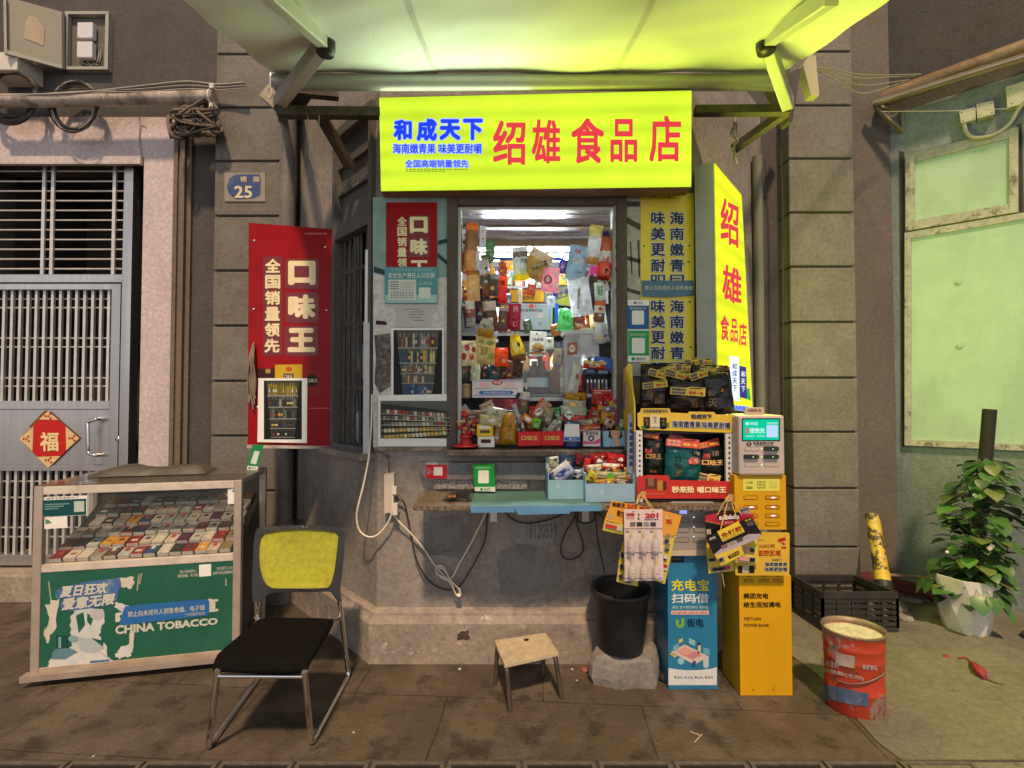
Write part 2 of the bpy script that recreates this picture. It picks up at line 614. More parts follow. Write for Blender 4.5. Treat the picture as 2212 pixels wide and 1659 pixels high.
# upper bay front: masonry round the kiosk window
X0, X1, Z0, Z1 = -.345, .635, 1.15, 2.665
w = MB()
w.bx(XL, X0, YB, YB + .12, 1.15, 3.7, plaster)
w.bx(X1, XR, YB, YB + .12, 1.15, 3.7, plaster)
w.bx(X0, X1, YB, YB + .12, Z1, 3.7, plaster)
w.build('bay_upper_wall', bld)
# left canted side with its window opening, right canted side closed
def side_piece(mb, c, sgn, t0, t1, z0, z1, mat, th=.12, out=0.0):
    k = .70711
    d = Vector((sgn * k, k, 0))
    n = Vector((sgn * k, -k, 0))
    a = Vector((c[0], c[1], 0)) + d * t0 + n * out
    b = Vector((c[0], c[1], 0)) + d * t1 + n * out
    q = [a + Vector((0, 0, z0)), b + Vector((0, 0, z0)), b + Vector((0, 0, z1)), a + Vector((0, 0, z1))]
    return mb.prism(q, -n * th, mat)
LN = (YF - YB) * 1.41421
w = MB()
side_piece(w, (XL, YB), -1, 0.0, .05, 1.15, 3.7, plaster)
side_piece(w, (XL, YB), -1, .555, LN, 1.15, 3.7, plaster)
side_piece(w, (XL, YB), -1, .05, .555, 3.25, 3.7, plaster)
w.build('canted_side_wall', bld)
w = MB()
side_piece(w, (XR, YB), 1, 0.0, LN, 1.15, 3.7, plaster)
w.build('canted_side_wall', bld)
# left facade with the door opening, and the recess walls
DX0, DX1, DZ = -4.1, -2.80, 3.30
w = MB()
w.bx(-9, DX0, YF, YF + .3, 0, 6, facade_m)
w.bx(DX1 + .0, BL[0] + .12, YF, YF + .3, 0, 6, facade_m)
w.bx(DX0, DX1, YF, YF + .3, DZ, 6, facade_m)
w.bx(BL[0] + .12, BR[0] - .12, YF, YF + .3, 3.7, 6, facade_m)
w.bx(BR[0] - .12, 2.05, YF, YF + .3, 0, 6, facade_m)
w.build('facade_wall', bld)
w = MB()
w.bx(2.03, 3.06, 3.77, 3.95, 0, 6, M('brown_recess_render', (.125, .112, .088), .85, .14, 2, .25, 50, dirt=(.10, .08, .06), dscale=1.2, damt=.5))
w.build('recess_wall', bld)
# pink door surround, moulding strips
w = MB()
w.bx(-2.795, -2.555, YF - .02, YF, 0, 3.62, pink_m)
w.bx(-4.4, -2.795, YF - .02, YF, 3.31, 3.62, pink_m)
w.bx(-4.4, -2.80, YF - .05, YF - .02, 3.245, 3.305, pink_m)
w.build('door_surround', bld)
w = MB()
mould_m = M('brown_moulding', (.15, .115, .085), .7, .2, 3, .2, 30, stretch=(1, 1, .2))
for i, (a, b, d) in enumerate(((-2.553, -2.522, .045), (-2.522, -2.494, .03), (-2.494, -2.462, .055), (-2.462, -2.43, .025))):
    w.bx(a, b, YF - d, YF, 0, 3.5, mould_m)
w.build('door_moulding', bld)
# banded piers
joint_m = M('pier_joint', (.06, .05, .04), .9, .2, 6)
def pier(x0, x1, yf, zlist):
    b = MB()
    b.bx(x0 + .012, x1 - .012, yf + .014, YF + .2, 0, 6, joint_m)
    z = 0.0
    for zz in zlist:
        b.bx(x0, x1, yf, YF + .18, z, zz - .012, pier_m)
        z = zz + .004
    return b.build('pier', bld, bevel=.006)
YP = 3.45
zl = [1.5 + (854.5 - y) / F * YP for y in (1178, 1058, 940, 822, 702, 582, 462, 341, 222, 103, -15, -135, -255)] + [5.9]
pier(-2.174, -1.695, YP, zl)
zl = [1.5 + (854.5 - y) / F * YP for y in (1178, 1053, 932, 815, 694, 573, 454, 335, 217, 97, -22, -142, -262)] + [5.9]
pier(2.03, 2.50, YP, zl)
# right canted wall with its shuttered window
RA, RB = Vector((3.03, 3.77, 0)), Vector((5.6, 1.42, 0))
RP = VP(RA, RB)
rd = (RB - RA).normalized()
w = MB()
rq = [RA, RB, RB + Vector((0, 0, 3.75)), RA + Vector((0, 0, 3.75))]
w.prism(rq, -RP.n * .25, teal_wall)
w.build('right_canted_wall', bld)
w = MB()
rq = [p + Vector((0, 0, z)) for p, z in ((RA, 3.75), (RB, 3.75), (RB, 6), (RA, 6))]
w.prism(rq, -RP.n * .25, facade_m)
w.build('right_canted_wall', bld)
shut_frame = M('flaking_cream_paint', (.40, .40, .33), .65, .2, 7, .4, 30, dirt=(.13, .11, .08), dscale=9, damt=.8, dlo=.55, dhi=.62)
shut_panel = M('pale_green_board', (.40, .58, .41), .55, .10, 3, .15, 20, dirt=(.54, .66, .56), dscale=2.2, damt=.6, dlo=.62, dhi=.64, streak=.35, dirt2=(.24, .30, .20), d2scale=5, d2lo=.66, d2hi=.8)
def rq_box(mb, x0, ya, yb, x1, yc, yd, t, mat, lift):
    """board on the right wall: left edge x0 from ya to yb, right edge x1 from yc to yd"""
    mb.slab(RP, [(x0, ya), (x0, yb), (x1, yd), (x1, yc)], t, mat, lift)
def ytop(x): return 335 + (x - 1955) * (275 - 335) / 240.0
def ymid(x): return 503 + (x - 1955) * (462 - 503) / 240.0
def ybot(x): return 962 + (x - 1955) * (973 - 962) / 240.0
win = MB()
win.slab(RP, [(1943, 325), (1948, 965), (1958, 965), (1953, 328)], .02, dark_m, .006)
win.slab(RP, [(2197, 268), (2203, 470), (2212, 470), (2207, 266)], .02, dark_m, .006)
wo = win.build('window_reveal', bld)
def leaf(x0, x1, fa, fb, fw, name):
    b = MB()
    ia = lambda x: fa(x) + fw
    ib = lambda x: fb(x) - fw
    rq_box(b, x0, fa(x0), fb(x0), x0 + fw, fa(x0 + fw), fb(x0 + fw), .028, shut_frame, .03)
    rq_box(b, x1 - fw, fa(x1 - fw), fb(x1 - fw), x1, fa(x1), fb(x1), .028, shut_frame, .03)
    rq_box(b, x0 + fw, fa(x0 + fw), ia(x0 + fw), x1 - fw, fa(x1 - fw), ia(x1 - fw), .028, shut_frame, .028)
    rq_box(b, x0 + fw, ib(x0 + fw), fb(x0 + fw), x1 - fw, ib(x1 - fw), fb(x1 - fw), .028, shut_frame, .028)
    o = b.build(name, bld, bevel=.004)
    c = MB()
    rq_box(c, x0 + fw, ia(x0 + fw), ib(x0 + fw), x1 - fw, ia(x1 - fw), ib(x1 - fw), .01, shut_panel, .016)
    c.build('board', o)
    return o
leaf(1956, 2200, ytop, lambda x: ymid(x) - 4, 20, 'window_shutter')
ob = leaf(1954, 2330, ymid, ybot, 14, 'window_shutter')
for px, py in ((2072, 607), (2075, 745)):
    d = MB()
    a = RP.p(px, py, .017)
    d.prism([a + rd * (.02 * math.cos(t)) + Vector((0, 0, .02 * math.sin(t))) for t in [i * .5236 for i in range(12)]], RP.n * .008, shut_panel)
    d.build('knob', ob)

# ---------------------------------------------------------------- steel door
YD = 3.66
door = MB()
def dz(py, Y=YD): return P(0, py, Y).z
def dxx(px, Y=YD): return P(px, 0, Y).x
# outer frame
fr = MB()
fr.bx(dxx(284), dxx(304), YD - .04, YD + .04, 0, 3.30, steel)
fr.bx(DX0, dxx(284), YD - .04, YD + .04, dz(349), dz(336), steel)
fr.bx(DX0, dxx(284), YD - .04, YD + .04, dz(613), dz(595), steel)
fo = fr.build('door_frame', bld, bevel=.004)
tr = MB()
for py in (370, 392, 413, 434, 455, 476, 497, 518, 539, 560, 581):
    z = dz(py)
    tr.tube([(DX0, YD, z), (dxx(284), YD, z)], .007, steel_d, 6)
for px in (110, 129, 260):
    x = dxx(px)
    tr.bx(x - .012, x + .012, YD - .022, YD - .008, dz(595), dz(349), steel_d)
tr.build('transom_grille', bld)
lf = MB()
lf.bx(dxx(262), dxx(281), YD - .035, YD + .02, .22, dz(615), steel)
lf.bx(DX0, dxx(262), YD - .035, YD + .02, dz(628), dz(615), steel)
lf.bx(DX0, dxx(262), YD - .035, YD + .02, dz(884), dz(866), steel)
lf.bx(DX0, dxx(262), YD - .028, YD + .01, dz(1003), dz(884), steel)
lf.bx(DX0, dxx(262), YD - .035, YD + .02, dz(1016), dz(1003), steel)
lf.bx(DX0, dxx(262), YD - .035, YD + .02, .22, .30, steel)
leafo = lf.build('door_leaf', bld, bevel=.003)
gb, g2 = MB(), MB()
for i in range(24):
    px = 251 - i * 17.1
    if dxx(px) < DX0 + .02: break
    gb.bx(dxx(px) - .010, dxx(px) + .010, YD - .012, YD + .008, dz(866), dz(628), steel_d)
    g2.bx(dxx(px) - .010, dxx(px) + .010, YD - .012, YD + .008, .30, dz(1016), steel_d)
for b_, pys in ((gb, (645, 664, 730, 749, 816, 834)), (g2, (1040, 1075, 1140, 1160, 1220))):
    for py in pys:
        b_.bx(DX0, dxx(262), YD + .009, YD + .015, dz(py) - .005, dz(py) + .005, steel_d)
    b_.build('door_bars', leafo)
hd = MB()
a, b = P(205, 905, YD - .03), P(205, 982, YD - .03)
chrome = M('polished_chrome', (.75, .75, .76), .12, .03, 8, metal=1.0)
hd.tube(spline([a + Vector((.06, 0, .0)), a + Vector((.055, -.05, 0)), a + Vector((.0, -.055, -.02)), a + Vector((-.003, -.055, -.05)), b + Vector((-.003, -.055, .05)), b + Vector((0, -.055, .02)), b + Vector((.055, -.05, 0)), b + Vector((.06, 0, 0))], 5), .014, chrome, 10)
hd.build('door_handle', leafo)
hd = MB()
c = P(256, 948, YD - .03)
hd.lathe([(0, .012), (.016, .012), (.02, 0)], chrome, c, 14, RX(90))
hd.build('lock', leafo)
bk = MB()
bk.bx(DX0 - .3, DX1 + .3, YD + .9, YD + .95, 0, 3.6, dark_m)
bk.bx(DX0 - .3, DX1 + .3, YF + .3, YD + .9, 3.4, 3.45, dark_m)
bk.bx(DX1 + .0, DX1 + .05, YF + .3, YD + .9, 0, 3.4, dark_m)
bk.bx(DX0 - .05, DX0, YF + .3, YD + .9, 0, 3.4, dark_m)
bk.build('dark_hallway', bld)
st = MB()
st.bx(DX0 - .1, DX1 + .02, YF - .12, YD + .9, 0.0, .2, plinth_m)
st.build('door_step', bld, bevel=.01)

# ---------------------------------------------------------------- kiosk window frame and inside
kf = MB()
kf.bx(X0 - .03, X0 + .03, YB - .03, YB + .10, 1.2, Z1 + .03, woodframe)
kf.bx(X1 - .03, X1 + .03, YB - .03, YB + .10, 1.2, Z1 + .03, woodframe)
kf.bx(X0 + .03, X1 - .03, YB - .028, YB + .10, Z1 - .06, Z1 + .03, woodframe)
ko = kf.build('window_frame', bld, bevel=.004)
kf = MB()
alu = M('grey_aluminium_track', (.42, .42, .40), .4, .1, 10, metal=.6)
kf.bx(X0 + .03, X0 + .048, YB + .0, YB + .06, 1.2, Z1 - .08, alu)
kf.bx(X1 - .048, X1 - .03, YB + .0, YB + .06, 1.2, Z1 - .08, alu)
kf.bx(X0 + .03, X1 - .03, YB + .0, YB + .06, Z1 - .08, Z1 - .062, alu)
kf.build('slide_track', ko)
sill_m = M('dark_stone_sill', (.06, .05, .045), .45, .4, 14, .3, 40, dirt=(.22, .19, .16), dscale=8, damt=.5)
kf = MB()
kf.bx(-.36, .70, YB - .13, YB + .55, 1.165, 1.2, sill_m)
kf.build('window_sill', bld, bevel=.006)
ins = MB()
in_wall = M('kiosk_inside_wall', (.13, .13, .125), .7, .2, 3)
foot = [(XL + .02, YB + .14), (XR - .02, YB + .14), (BR[0] - .1, YF + .05), (BR[0] - .1, 4.2), (BL[0] + .1, 4.2), (BL[0] + .1, YF + .05)]
for z in (.6, 2.95):
    ins.prism([(x, y, z) for x, y in foot], (0, 0, .05), in_wall)
ins.bx(BL[0] + .1, BR[0] - .1, 4.2, 4.25, .6, 3.0, in_wall)
ins.bx(BL[0] + .05, BL[0] + .1, YF - .1, 4.2, .6, 3.0, in_wall)
ins.bx(BR[0] - .1, BR[0] - .05, YF - .1, 4.2, .6, 3.0, in_wall)
ins.build('kiosk_inside', bld)
def papered():
    m = M('papered_ceiling', (.36, .38, .40), .35, .3, 5, .5, 24, dirt=(.16, .10, .05), dscale=4, damt=.8, dlo=.47, dhi=.56, dirt2=(.75, .78, .80), d2scale=12, d2lo=.58, d2hi=.62, stretch=(1, 3, 1))
    return m
cl = MB()
cl.bx(-.42, .72, YB + .121, 3.36, 2.605, 2.63, papered())
cl.bx(-.42, .72, 3.36, 3.40, 2.56, 2.66, M('loft_edge_wood', (.20, .14, .06), .6, .2, 6))
cl.bx(-.42, .72, 3.06, 3.09, 2.59, 2.605, M('loft_batten', (.18, .11, .06), .6, .2, 6))
cl.build('kiosk_loft', bld)
# left side window: frame, transom board, bars, sill
k = .70711
sd, sn = Vector((-k, k, 0)), Vector((-k, -k, 0))
sc = Vector((XL, YB, 0))
def SP(t, z, out=0.0): return sc + sd * t + sn * out + Vector((0, 0, z))
grey_wood = M('weathered_grey_wood', (.10, .098, .095), .7, .25, 6, .3, 30, stretch=(1, 1, .2))
f = MB()
for t in (.065, .545):
    f.beam(SP(t, 1.15, .0), SP(t, 3.25, .0), .04, .06, grey_wood, up=sn)
for z, h in ((1.17, .05), (2.56, .09), (3.22, .06)):
    f.beam(SP(.085, z, .0), SP(.525, z, .0), .062, h, grey_wood)
swo = f.build('side_window', bld)
f = MB()
f.prism([SP(.085, 2.62, -.02), SP(.525, 2.62, -.02), SP(.525, 3.19, -.02), SP(.085, 3.19, -.02)], -sn * .02, M('dark_transom_board', (.09, .09, .088), .6, .2, 5))
for z in (2.82, 3.0):
    f.beam(SP(.085, z, -.005), SP(.525, z, -.005), .03, .02, grey_wood)
f.build('transom', swo)
f = MB()
for i in range(6):
    t = .12 + i * .075
    f.beam(SP(t, 1.19, -.03), SP(t, 2.52, -.03), .014, .014, rust)
for z in (1.55, 1.95, 2.3):
    f.beam(SP(.085, z, -.03), SP(.525, z, -.03), .012, .025, rust)
f.build('window_bars', swo)
f = MB()
f.prism([SP(.03, 1.13, .0), SP(.60, 1.13, .0), SP(.60, 1.13, .09), SP(.03, 1.13, .09)], (0, 0, .035), plaster)
f.build('side_window_sill', bld)
f = MB()
f.prism([SP(-.02, 1.1, -.26), SP(.75, 1.1, -.26), SP(.75, 2.9, -.26), SP(-.02, 2.9, -.26)], -sn * .02, dark_m)
f.build('rack_light_block', swo)  # dark board added as shelf back, blocks tube light behind the side window
# repainted patches and flaked plaster
patch_d = M('grey_repaint_patch', (.175, .168, .16), .8, .15, 5, .2, 40, dirt=(.22, .21, .20), dscale=4, damt=.6)
patch_b = M('bluish_repaint_patch', (.235, .235, .245), .8, .15, 5, .2, 40, dirt=(.16, .16, .17), dscale=4, damt=.7)
flake_r = M('dark_flaked_plaster', (.07, .04, .04), .9, .3, 14, .5, 40)
flake_w = M('pale_flaked_plaster', (.36, .33, .30), .9, .12, 14, .4, 40)
rp = random.Random(3)
def ragged(cx, cy, rx, ry, pl, m, lift, n=26, amp=.25):
    b = MB()
    pts = []
    for i in range(n):
        a = -math.tau * i / n
        k = 1 + amp * noise.noise(Vector((math.cos(a) * 1.7 + cx, math.sin(a) * 1.7 + cy, 0))) + amp * .5 * rp.uniform(-1, 1)
        pts.append((cx + rx * k * math.copysign(abs(math.cos(a)) ** .6, math.cos(a)), cy + ry * k * math.copysign(abs(math.sin(a)) ** .6, math.sin(a))))
    q = [pl.p(cx, cy, lift)] + [pl.p(x, y, lift) for x, y in pts]
    b.add(q, [(0, i + 1, (i + 1) % n + 1) for i in range(n)], m)
    b.build('paint_patch', bld)
WPL, PPL = FR(YB), FR(YB - .062)
ragged(1138, 1232, 66, 52, WPL, patch_d, .001)
ragged(1150, 1150, 46, 26, WPL, patch_b, .0022)
ragged(960, 1160, 56, 42, WPL, patch_d, .001)
ragged(1000, 1375, 12, 10, PPL, flake_r, .0016, 18, .5)
ragged(998, 1366, 7, 8, PPL, flake_w, .001, 16, .6)
for cx, cy, rx, ry in ((1130, 1352, 8, 7), (850, 1410, 9, 3), (888, 1412, 7, 4), (905, 1408, 4, 3), (938, 1405, 7, 5), (952, 1411, 4, 3), (1018, 1402, 5, 3), (868, 1400, 4, 3), (1066, 1350, 4, 3), (1230, 1346, 6, 3), (975, 1349, 14, 3), (830, 1396, 8, 7)):
    ragged(cx, cy, rx, ry, PPL, flake_w, .001, 22, .8)
# ================================================================ lit shop signs
YEL = EM('lit_yellow_acrylic', (.385, .52, .020), 1.0, .14, 1.8, 2.9)
def glow(sign, pl, pts, watts, col):
    """the light a lit sign box throws: an area lamp just off its face"""
    q = [pl.p(x, y, .012) for x, y in pts]
    l = bpy.data.lights.new('sign_glow', 'AREA')
    l.shape = 'RECTANGLE'
    l.size, l.size_y = (q[2] - q[1]).length, (q[1] - q[0]).length
    l.energy, l.color = watts, col
    o = bpy.data.objects.new('sign_glow', l)
    COL.objects.link(o)
    o.parent = sign
    o.location = sum(q, Vector()) / 4 - sign.location
    o.rotation_euler = pl.n.to_track_quat('-Z', 'Y').to_euler()

RED_L = EM('lit_red_letter', (.80, .050, .075), 0.500)
BLUE_L = EM('lit_blue_letter', (.012, .05, .85), 0.556)
LILAC = EM('lit_lilac_edge', (.42, .56, 1.0), 0.556)
box_grey = M('grey_sign_box', (.34, .36, .35), .5, .1, 5)
brown_edge = M('brown_sign_edge', (.22, .12, .07), .5, .2, 5)
s1 = thing('shop_sign', 'long lit yellow sign box with red and blue lettering above the kiosk window', 'shop sign', (.13, 2.6, 2.62))
SPL = VP((P(819, 300, 2.66).x, 2.66), (P(1494, 300, 2.585).x, 2.585))
b = MB()
b.slab(SPL, [(818, 210), (822, 414), (1494, 404.5), (1495, 194.5)], .11, brown_edge, -.004)
b.build('sign_box', s1)
b = MB()
b.poly(SPL, [(819, 211), (823, 413), (1493, 403.5), (1494, 195.5)], YEL, 0)
for i, ch in enumerate('绍雄食品店'):
    x0, y0, y1, x1 = ((1064, 259, 357, 1136), (1148, 257, 354, 1211), (1233, 254, 354, 1306), (1318, 256, 351, 1377), (1402, 249, 351, 1472))[i]
    b.text(SPL, ch, x0, y0, x1, y1, RED_L, .004, .030)
for ch, x0, x1, y0, y1 in (('和', 850, 890, 258, 303), ('成', 900, 944, 256, 305), ('天', 949, 995, 257, 303), ('下', 1000, 1043, 256, 303)):
    b.text(SPL, ch, x0, y0, x1, y1, BLUE_L, .005, .055, LILAC, .05)
b.text(SPL, '海南嫩青果', 848, 310, 941, 332, BLUE_L, .005, .03, LILAC, .08)
b.text(SPL, '味美更耐嚼', 947, 310, 1041, 332, BLUE_L, .005, .03, LILAC, .08)
b.text(SPL, '全国高端销量领先', 875, 345, 1012, 362, BLUE_L, .005, .025, LILAC, .08)
fine_green = EM('lit_fine_print', (.12, .22, .02), 0.556)
for y in (364.5, 368.5):
    for i in range(17 if y < 366 else 11):
        b.rect(SPL, 876 + i * 8, y, 882 + i * 8 + (i % 2), y + 2, fine_green, .003)
b.build('lit_face', s1)
glow(s1, SPL, [(818, 210), (822, 414), (1150, 409), (1150, 203)], 2.9, (.84, 1.0, .66))
glow(s1, SPL, [(1150, 203), (1150, 409), (1494, 404.5), (1495, 194.5)], 2.2, (.88, 1.0, .10))

s2 = thing('side_sign', 'tall lit yellow sign box with red lettering standing right of the kiosk', 'shop sign', (1.3, 2.85, 1.38))
VA, VB = Vector((1.108, 2.60, 0)), Vector((1.463, 3.02, 0))
VPL = VP(VA, VB)
b = MB()
b.slab(VPL, [(1541, 347), (1549, 880), (1628, 893), (1603, 419)], .105, box_grey, -.004)
b.build('sign_box', s2, bevel=.004)
YEL2 = EM('lit_yellow_side_acrylic', (.50, .54, .012), 1.0, .10, 2, 2.9)
b = MB()
b.poly(VPL, [(1543, 351), (1551, 877), (1626, 889), (1602, 421)], YEL2, 0)
def vq(x0, y0, x1, y1, k=.62):
    """letter box seen on the turned face: its right side drops towards the eye level"""
    d = lambda x, y: y + (x - (x0 + x1) / 2) * k * (854 - y) / 500.0
    return ((x0, d(x0, y0)), (x1, d(x1, y0)), (x1, d(x1, y1)), (x0, d(x0, y1)))
for ch, x0, y0, x1, y1 in (('绍', 1556, 432, 1596, 530), ('雄', 1560, 575, 1602, 655)):
    b.text(VPL, ch, 0, 0, 0, 0, RED_L, .004, .030, quad=vq(x0, y0, x1, y1))
for ch, x0, y0, x1, y1 in (('食', 1556, 680, 1575, 736), ('品', 1578, 688, 1594, 740), ('店', 1596, 696, 1613, 748)):
    b.text(VPL, ch, 0, 0, 0, 0, RED_L, .004, .030, quad=vq(x0, y0, x1, y1, .5))
WH_L = EM('lit_white_print', (.80, .86, .95), 0.611)
MAR = EM('lit_maroon_print', (.22, .02, .06), 0.556)
NAV = EM('lit_navy_print', (.03, .04, .22), 0.556)
GRN = EM('lit_green_print', (.05, .45, .08), 0.444)
b.poly(VPL, [(1562, 790), (1563, 850), (1577, 852), (1576, 792)], MAR, .003)
b.poly(VPL, [(1597, 790), (1598, 858), (1614, 862), (1612, 793)], NAV, .003)
b.poly(VPL, [(1576, 768), (1578, 862), (1598, 868), (1596, 771)], WH_L, .004)
b.poly(VPL, [(1612, 840), (1614, 862), (1622, 866), (1619, 838)], GRN, .003)
for ch, y in zip('和成天下', (785, 800, 816, 832)):
    b.text(VPL, ch, 1582, y, 1592, y + 13, NAV, .006, .02)
for ch, y in zip('和天下', (802, 818, 834)):
    b.text(VPL, ch, 1601, y, 1610, y + 12, WH_L, .006, .02)
b.text(VPL, '全国高端销量领先', 0, 0, 0, 0, BLUE_L, .005, .03, LILAC, .08, quad=((1578, 874), (1620, 878), (1620, 889), (1578, 884)))
b.build('lit_face', s2)
glow(s2, VPL, [(1541, 347), (1549, 880), (1628, 893), (1603, 419)], 21, (.88, 1.0, .10))

# ================================================================ awning
canvas = M('pale_awning_canvas', (.74, .80, .73), .75, .05, 3, .12, 60, dirt=(.62, .62, .55), dscale=1.5, damt=.4)
alum = M('grey_painted_aluminium', (.42, .43, .42), .4, .08, 6, metal=.35)
black_pl = M('black_plastic', (.02, .02, .022), .4, .3, 8)
aw = thing('awning', 'pale folding arm awning stretched out above the kiosk', 'awning', (.1, 2.6, 2.9))
XA, XB = -1.315, 1.505
b = MB()
ny, nx = 26, 60
vs = []
for j in range(ny + 1):
    t = j / ny
    y = 2.60 + (1.58 - 2.60) * t
    z = 3.285 + (3.02 - 3.285) * t - .018 * math.sin(math.pi * t)
    for i in range(nx + 1):
        u = i / nx
        sag = .010 * math.sin(u * 17 + t * 3) * (.3 + t) * math.sin(math.pi * u) + .012 * noise.noise(Vector((u * 9 - t * 6, t * 3 + u * 4, 1.5))) + .008 * max(0, u - .55) * math.sin((u * 2.2 - t) * 16) * math.sin(math.pi * t)
        vs.append((XA + (XB - XA) * u, y, z + sag))
fs = [(j * (nx + 1) + i, j * (nx + 1) + i + 1, (j + 1) * (nx + 1) + i + 1, (j + 1) * (nx + 1) + i) for j in range(ny) for i in range(nx)]
b.add(vs, fs, canvas, True)
b.add([v + Vector((0, 0, .004)) for v in [Vector(q) for q in vs]], [f[::-1] for f in fs], canvas, True)
b.build('canopy', aw)
for xs_ in (-.40, .57):
    b = MB()
    rows = []
    for j in range(ny + 1):
        i = round((xs_ - XA) / (XB - XA) * nx)
        q = Vector(vs[j * (nx + 1) + i])
        rows += [q + Vector((-.011, 0, -.003)), q + Vector((.011, 0, -.003))]
    b.add(rows, [(2 * j, 2 * j + 1, 2 * j + 3, 2 * j + 2) for j in range(ny)], M('awning_seam', (.58, .59, .53), .8, .1, 20))
    b.build('seam', aw)
b = MB()
b.bx(XA, XB, 1.545, 1.58, 2.99, 3.05, alum)
b.add([(XA, 1.56, 2.99), (XB, 1.56, 2.99), (XB, 1.56, 2.86), (XA, 1.56, 2.86)], [(0, 1, 2, 3)], canvas)
b.build('front_bar', aw)
b = MB()
yc, zc = 2.60, P(0, 178, 2.60).z
b.tube([(P(592, 178, 2.6).x, yc, zc), (P(1688, 178, 2.6).x, yc, zc)], .042, alum, 16)
b.build('roller', aw)
def arm(base, elbow, tip, wl, name='folding_arm'):
    b = MB()
    b.beam(base, elbow, .055, .075, alum)
    b.beam(elbow, tip, .05, .07, M('pale_arm_paint', (.55, .56, .50), .45, .06, 5, metal=.2))
    o = b.build(name, aw, bevel=.006)
    c = MB()
    c.lathe([(0, -.055), (.04, -.055), (.045, -.03), (.045, .03), (.04, .055), (0, .055)], black_pl, elbow, 16)
    c.build('elbow_joint', o)
    return o
arm(P(607, 215, 2.56), P(703, 92, 2.20), P(575, -22, 1.70), .05)
arm(P(1702, 225, 2.56), P(1655, 88, 2.20), P(1800, -12, 1.72), .05)
# steel brackets that carry the awning either side of the sign
def bracket(name_lab, pts, wd=.045, extra=()):
    b = MB()
    for a, c in pts:
        b.beam(a, c, wd, wd, rust)
    for a, c, w1, m1 in extra:
        b.beam(a, c, w1, w1, m1)
    return b
b = bracket('', [(P(600, 243, 2.62), P(822, 245, 2.68)), (P(690, 245, 2.7), P(757, 362, 2.95)), (P(645, 240, 2.68), P(645, 240, 3.55)),
                 (P(612, 255, 2.62), P(612, 255, 3.55)), (P(600, 192, 2.66), P(730, 205, 2.80))], .05)
b.build('awning_bracket', label='dark rusty steel bracket left of the shop sign', cat='bracket', group='awning brackets')
yst = M('yellowed_steel', (.25, .22, .12), .6, .3, 6)
b = bracket('', [(P(1500, 240, 2.66), P(1705, 238, 2.60)), (P(1700, 240, 2.62), P(1585, 322, 2.95)), (P(1660, 190, 2.66), P(1700, 262, 3.42))], .045,
            [(P(1690, 150, 2.62), P(1700, 240, 2.62), .05, rust)])
b.build('awning_bracket', label='steel bracket with a yellowish diagonal right of the shop sign', cat='bracket', group='awning brackets')
tan = M('tan_painted_plate', (.36, .31, .22), .6, .15, 4)
b = MB()
b.slab(FR(2.72), [(560, 205), (630, 118), (660, 138), (590, 232)], .07, tan)
b.slab(FR(2.70), [(603, 232), (660, 138), (676, 160), (640, 215)], .10, rust)
b.build('awning_end_plate', label='brown awning end plate above the left pier', cat='end plate', group='awning end plates')
b = MB()
b.slab(FR(2.74), [(1735, 140), (1752, 205), (1770, 205), (1762, 120), (1750, 116)], .06, M('yellow_tan_plate', (.45, .42, .24), .6, .15, 4))
b.slab(FR(2.72), [(1695, 165), (1703, 262), (1712, 262), (1730, 150), (1722, 148)], .08, rust)
b.build('awning_end_plate', label='pale yellowish awning end plate above the right pier', cat='end plate', group='awning end plates')
# crank eye hanging on a wire
b = MB()
c = P(583, 195, 2.66)
b.tube([P(591, 140, 2.66), P(590, 175, 2.66)], .003, steel_d, 5)
b.lathe([(.004, .05), (.013, .04), (.013, 0), (.005, -.03), (.004, -.05)], steel, P(585, 175, 2.66), 10)
b.tube([P(583, 190, 2.66) + Vector((.022 * math.sin(t) * .6, 0, .03 * math.cos(t) - .03)) for t in [i * .5236 for i in range(12)]], .004, M('cream_hook_paint', (.6, .5, .42), .5), 6, closed=True)
b.build('crank_eye', label='small steel crank eye hanging under the awning roller', cat='hook')
# ================================================================ left facade fittings
grey_box = M('pale_grey_meter_box', (.36, .36, .32), .5, .1, 6, dirt=(.2, .18, .15), dscale=6, damt=.5)
meter_w = M('pale_meter_plastic', (.62, .63, .68), .4, .06, 8)
wht = M('white_plastic', (.62, .60, .55), .45, .06, 8, dirt=(.4, .35, .28), dscale=6, damt=.4)
dark_wire = M('dark_cable', (.03, .027, .025), .55, .3, 12)
grey_wire = M('pale_cable', (.42, .38, .34), .6, .15, 12)
brown_wire = M('dusty_brown_conduit', (.14, .105, .075), .75, .4, 14, .3, 60)
mb_ = thing('meter_box', 'open grey metal meter box with its door swung out, high on the left wall', 'meter box', P(190, 154, 3.5))
b = MB()
Yb = 3.56
x0, x1, z0, z1 = P(144, 0, Yb).x, P(236, 0, Yb).x, P(0, 150, Yb).z, P(0, 27, Yb).z
t = .012
b.bx(x0, x0 + t, Yb, YF, z0, z1, grey_box)
b.bx(x1 - t, x1, Yb, YF, z0, z1, grey_box)
b.bx(x0 + t, x1 - t, Yb, YF, z0, z0 + t, grey_box)
b.bx(x0 + t, x1 - t, Yb, YF, z1 - t, z1, grey_box)
b.bx(x0 + t, x1 - t, YF - .008, YF - .002, z0 + t, z1 - t, M('box_back', (.12, .11, .09), .7))
b.bx(x0 - .005, x0 + .02, Yb - .008, Yb - .001, z0 - .004, z1 + .004, grey_box)
b.bx(x1 - .02, x1 + .005, Yb - .008, Yb - .001, z0 - .004, z1 + .004, grey_box)
b.bx(x0 + .02, x1 - .02, Yb - .008, Yb - .001, z0 - .004, z0 + .018, grey_box)
b.bx(x0 + .02, x1 - .02, Yb - .008, Yb - .001, z1 - .018, z1 + .004, grey_box)
b.build('box', mb_)
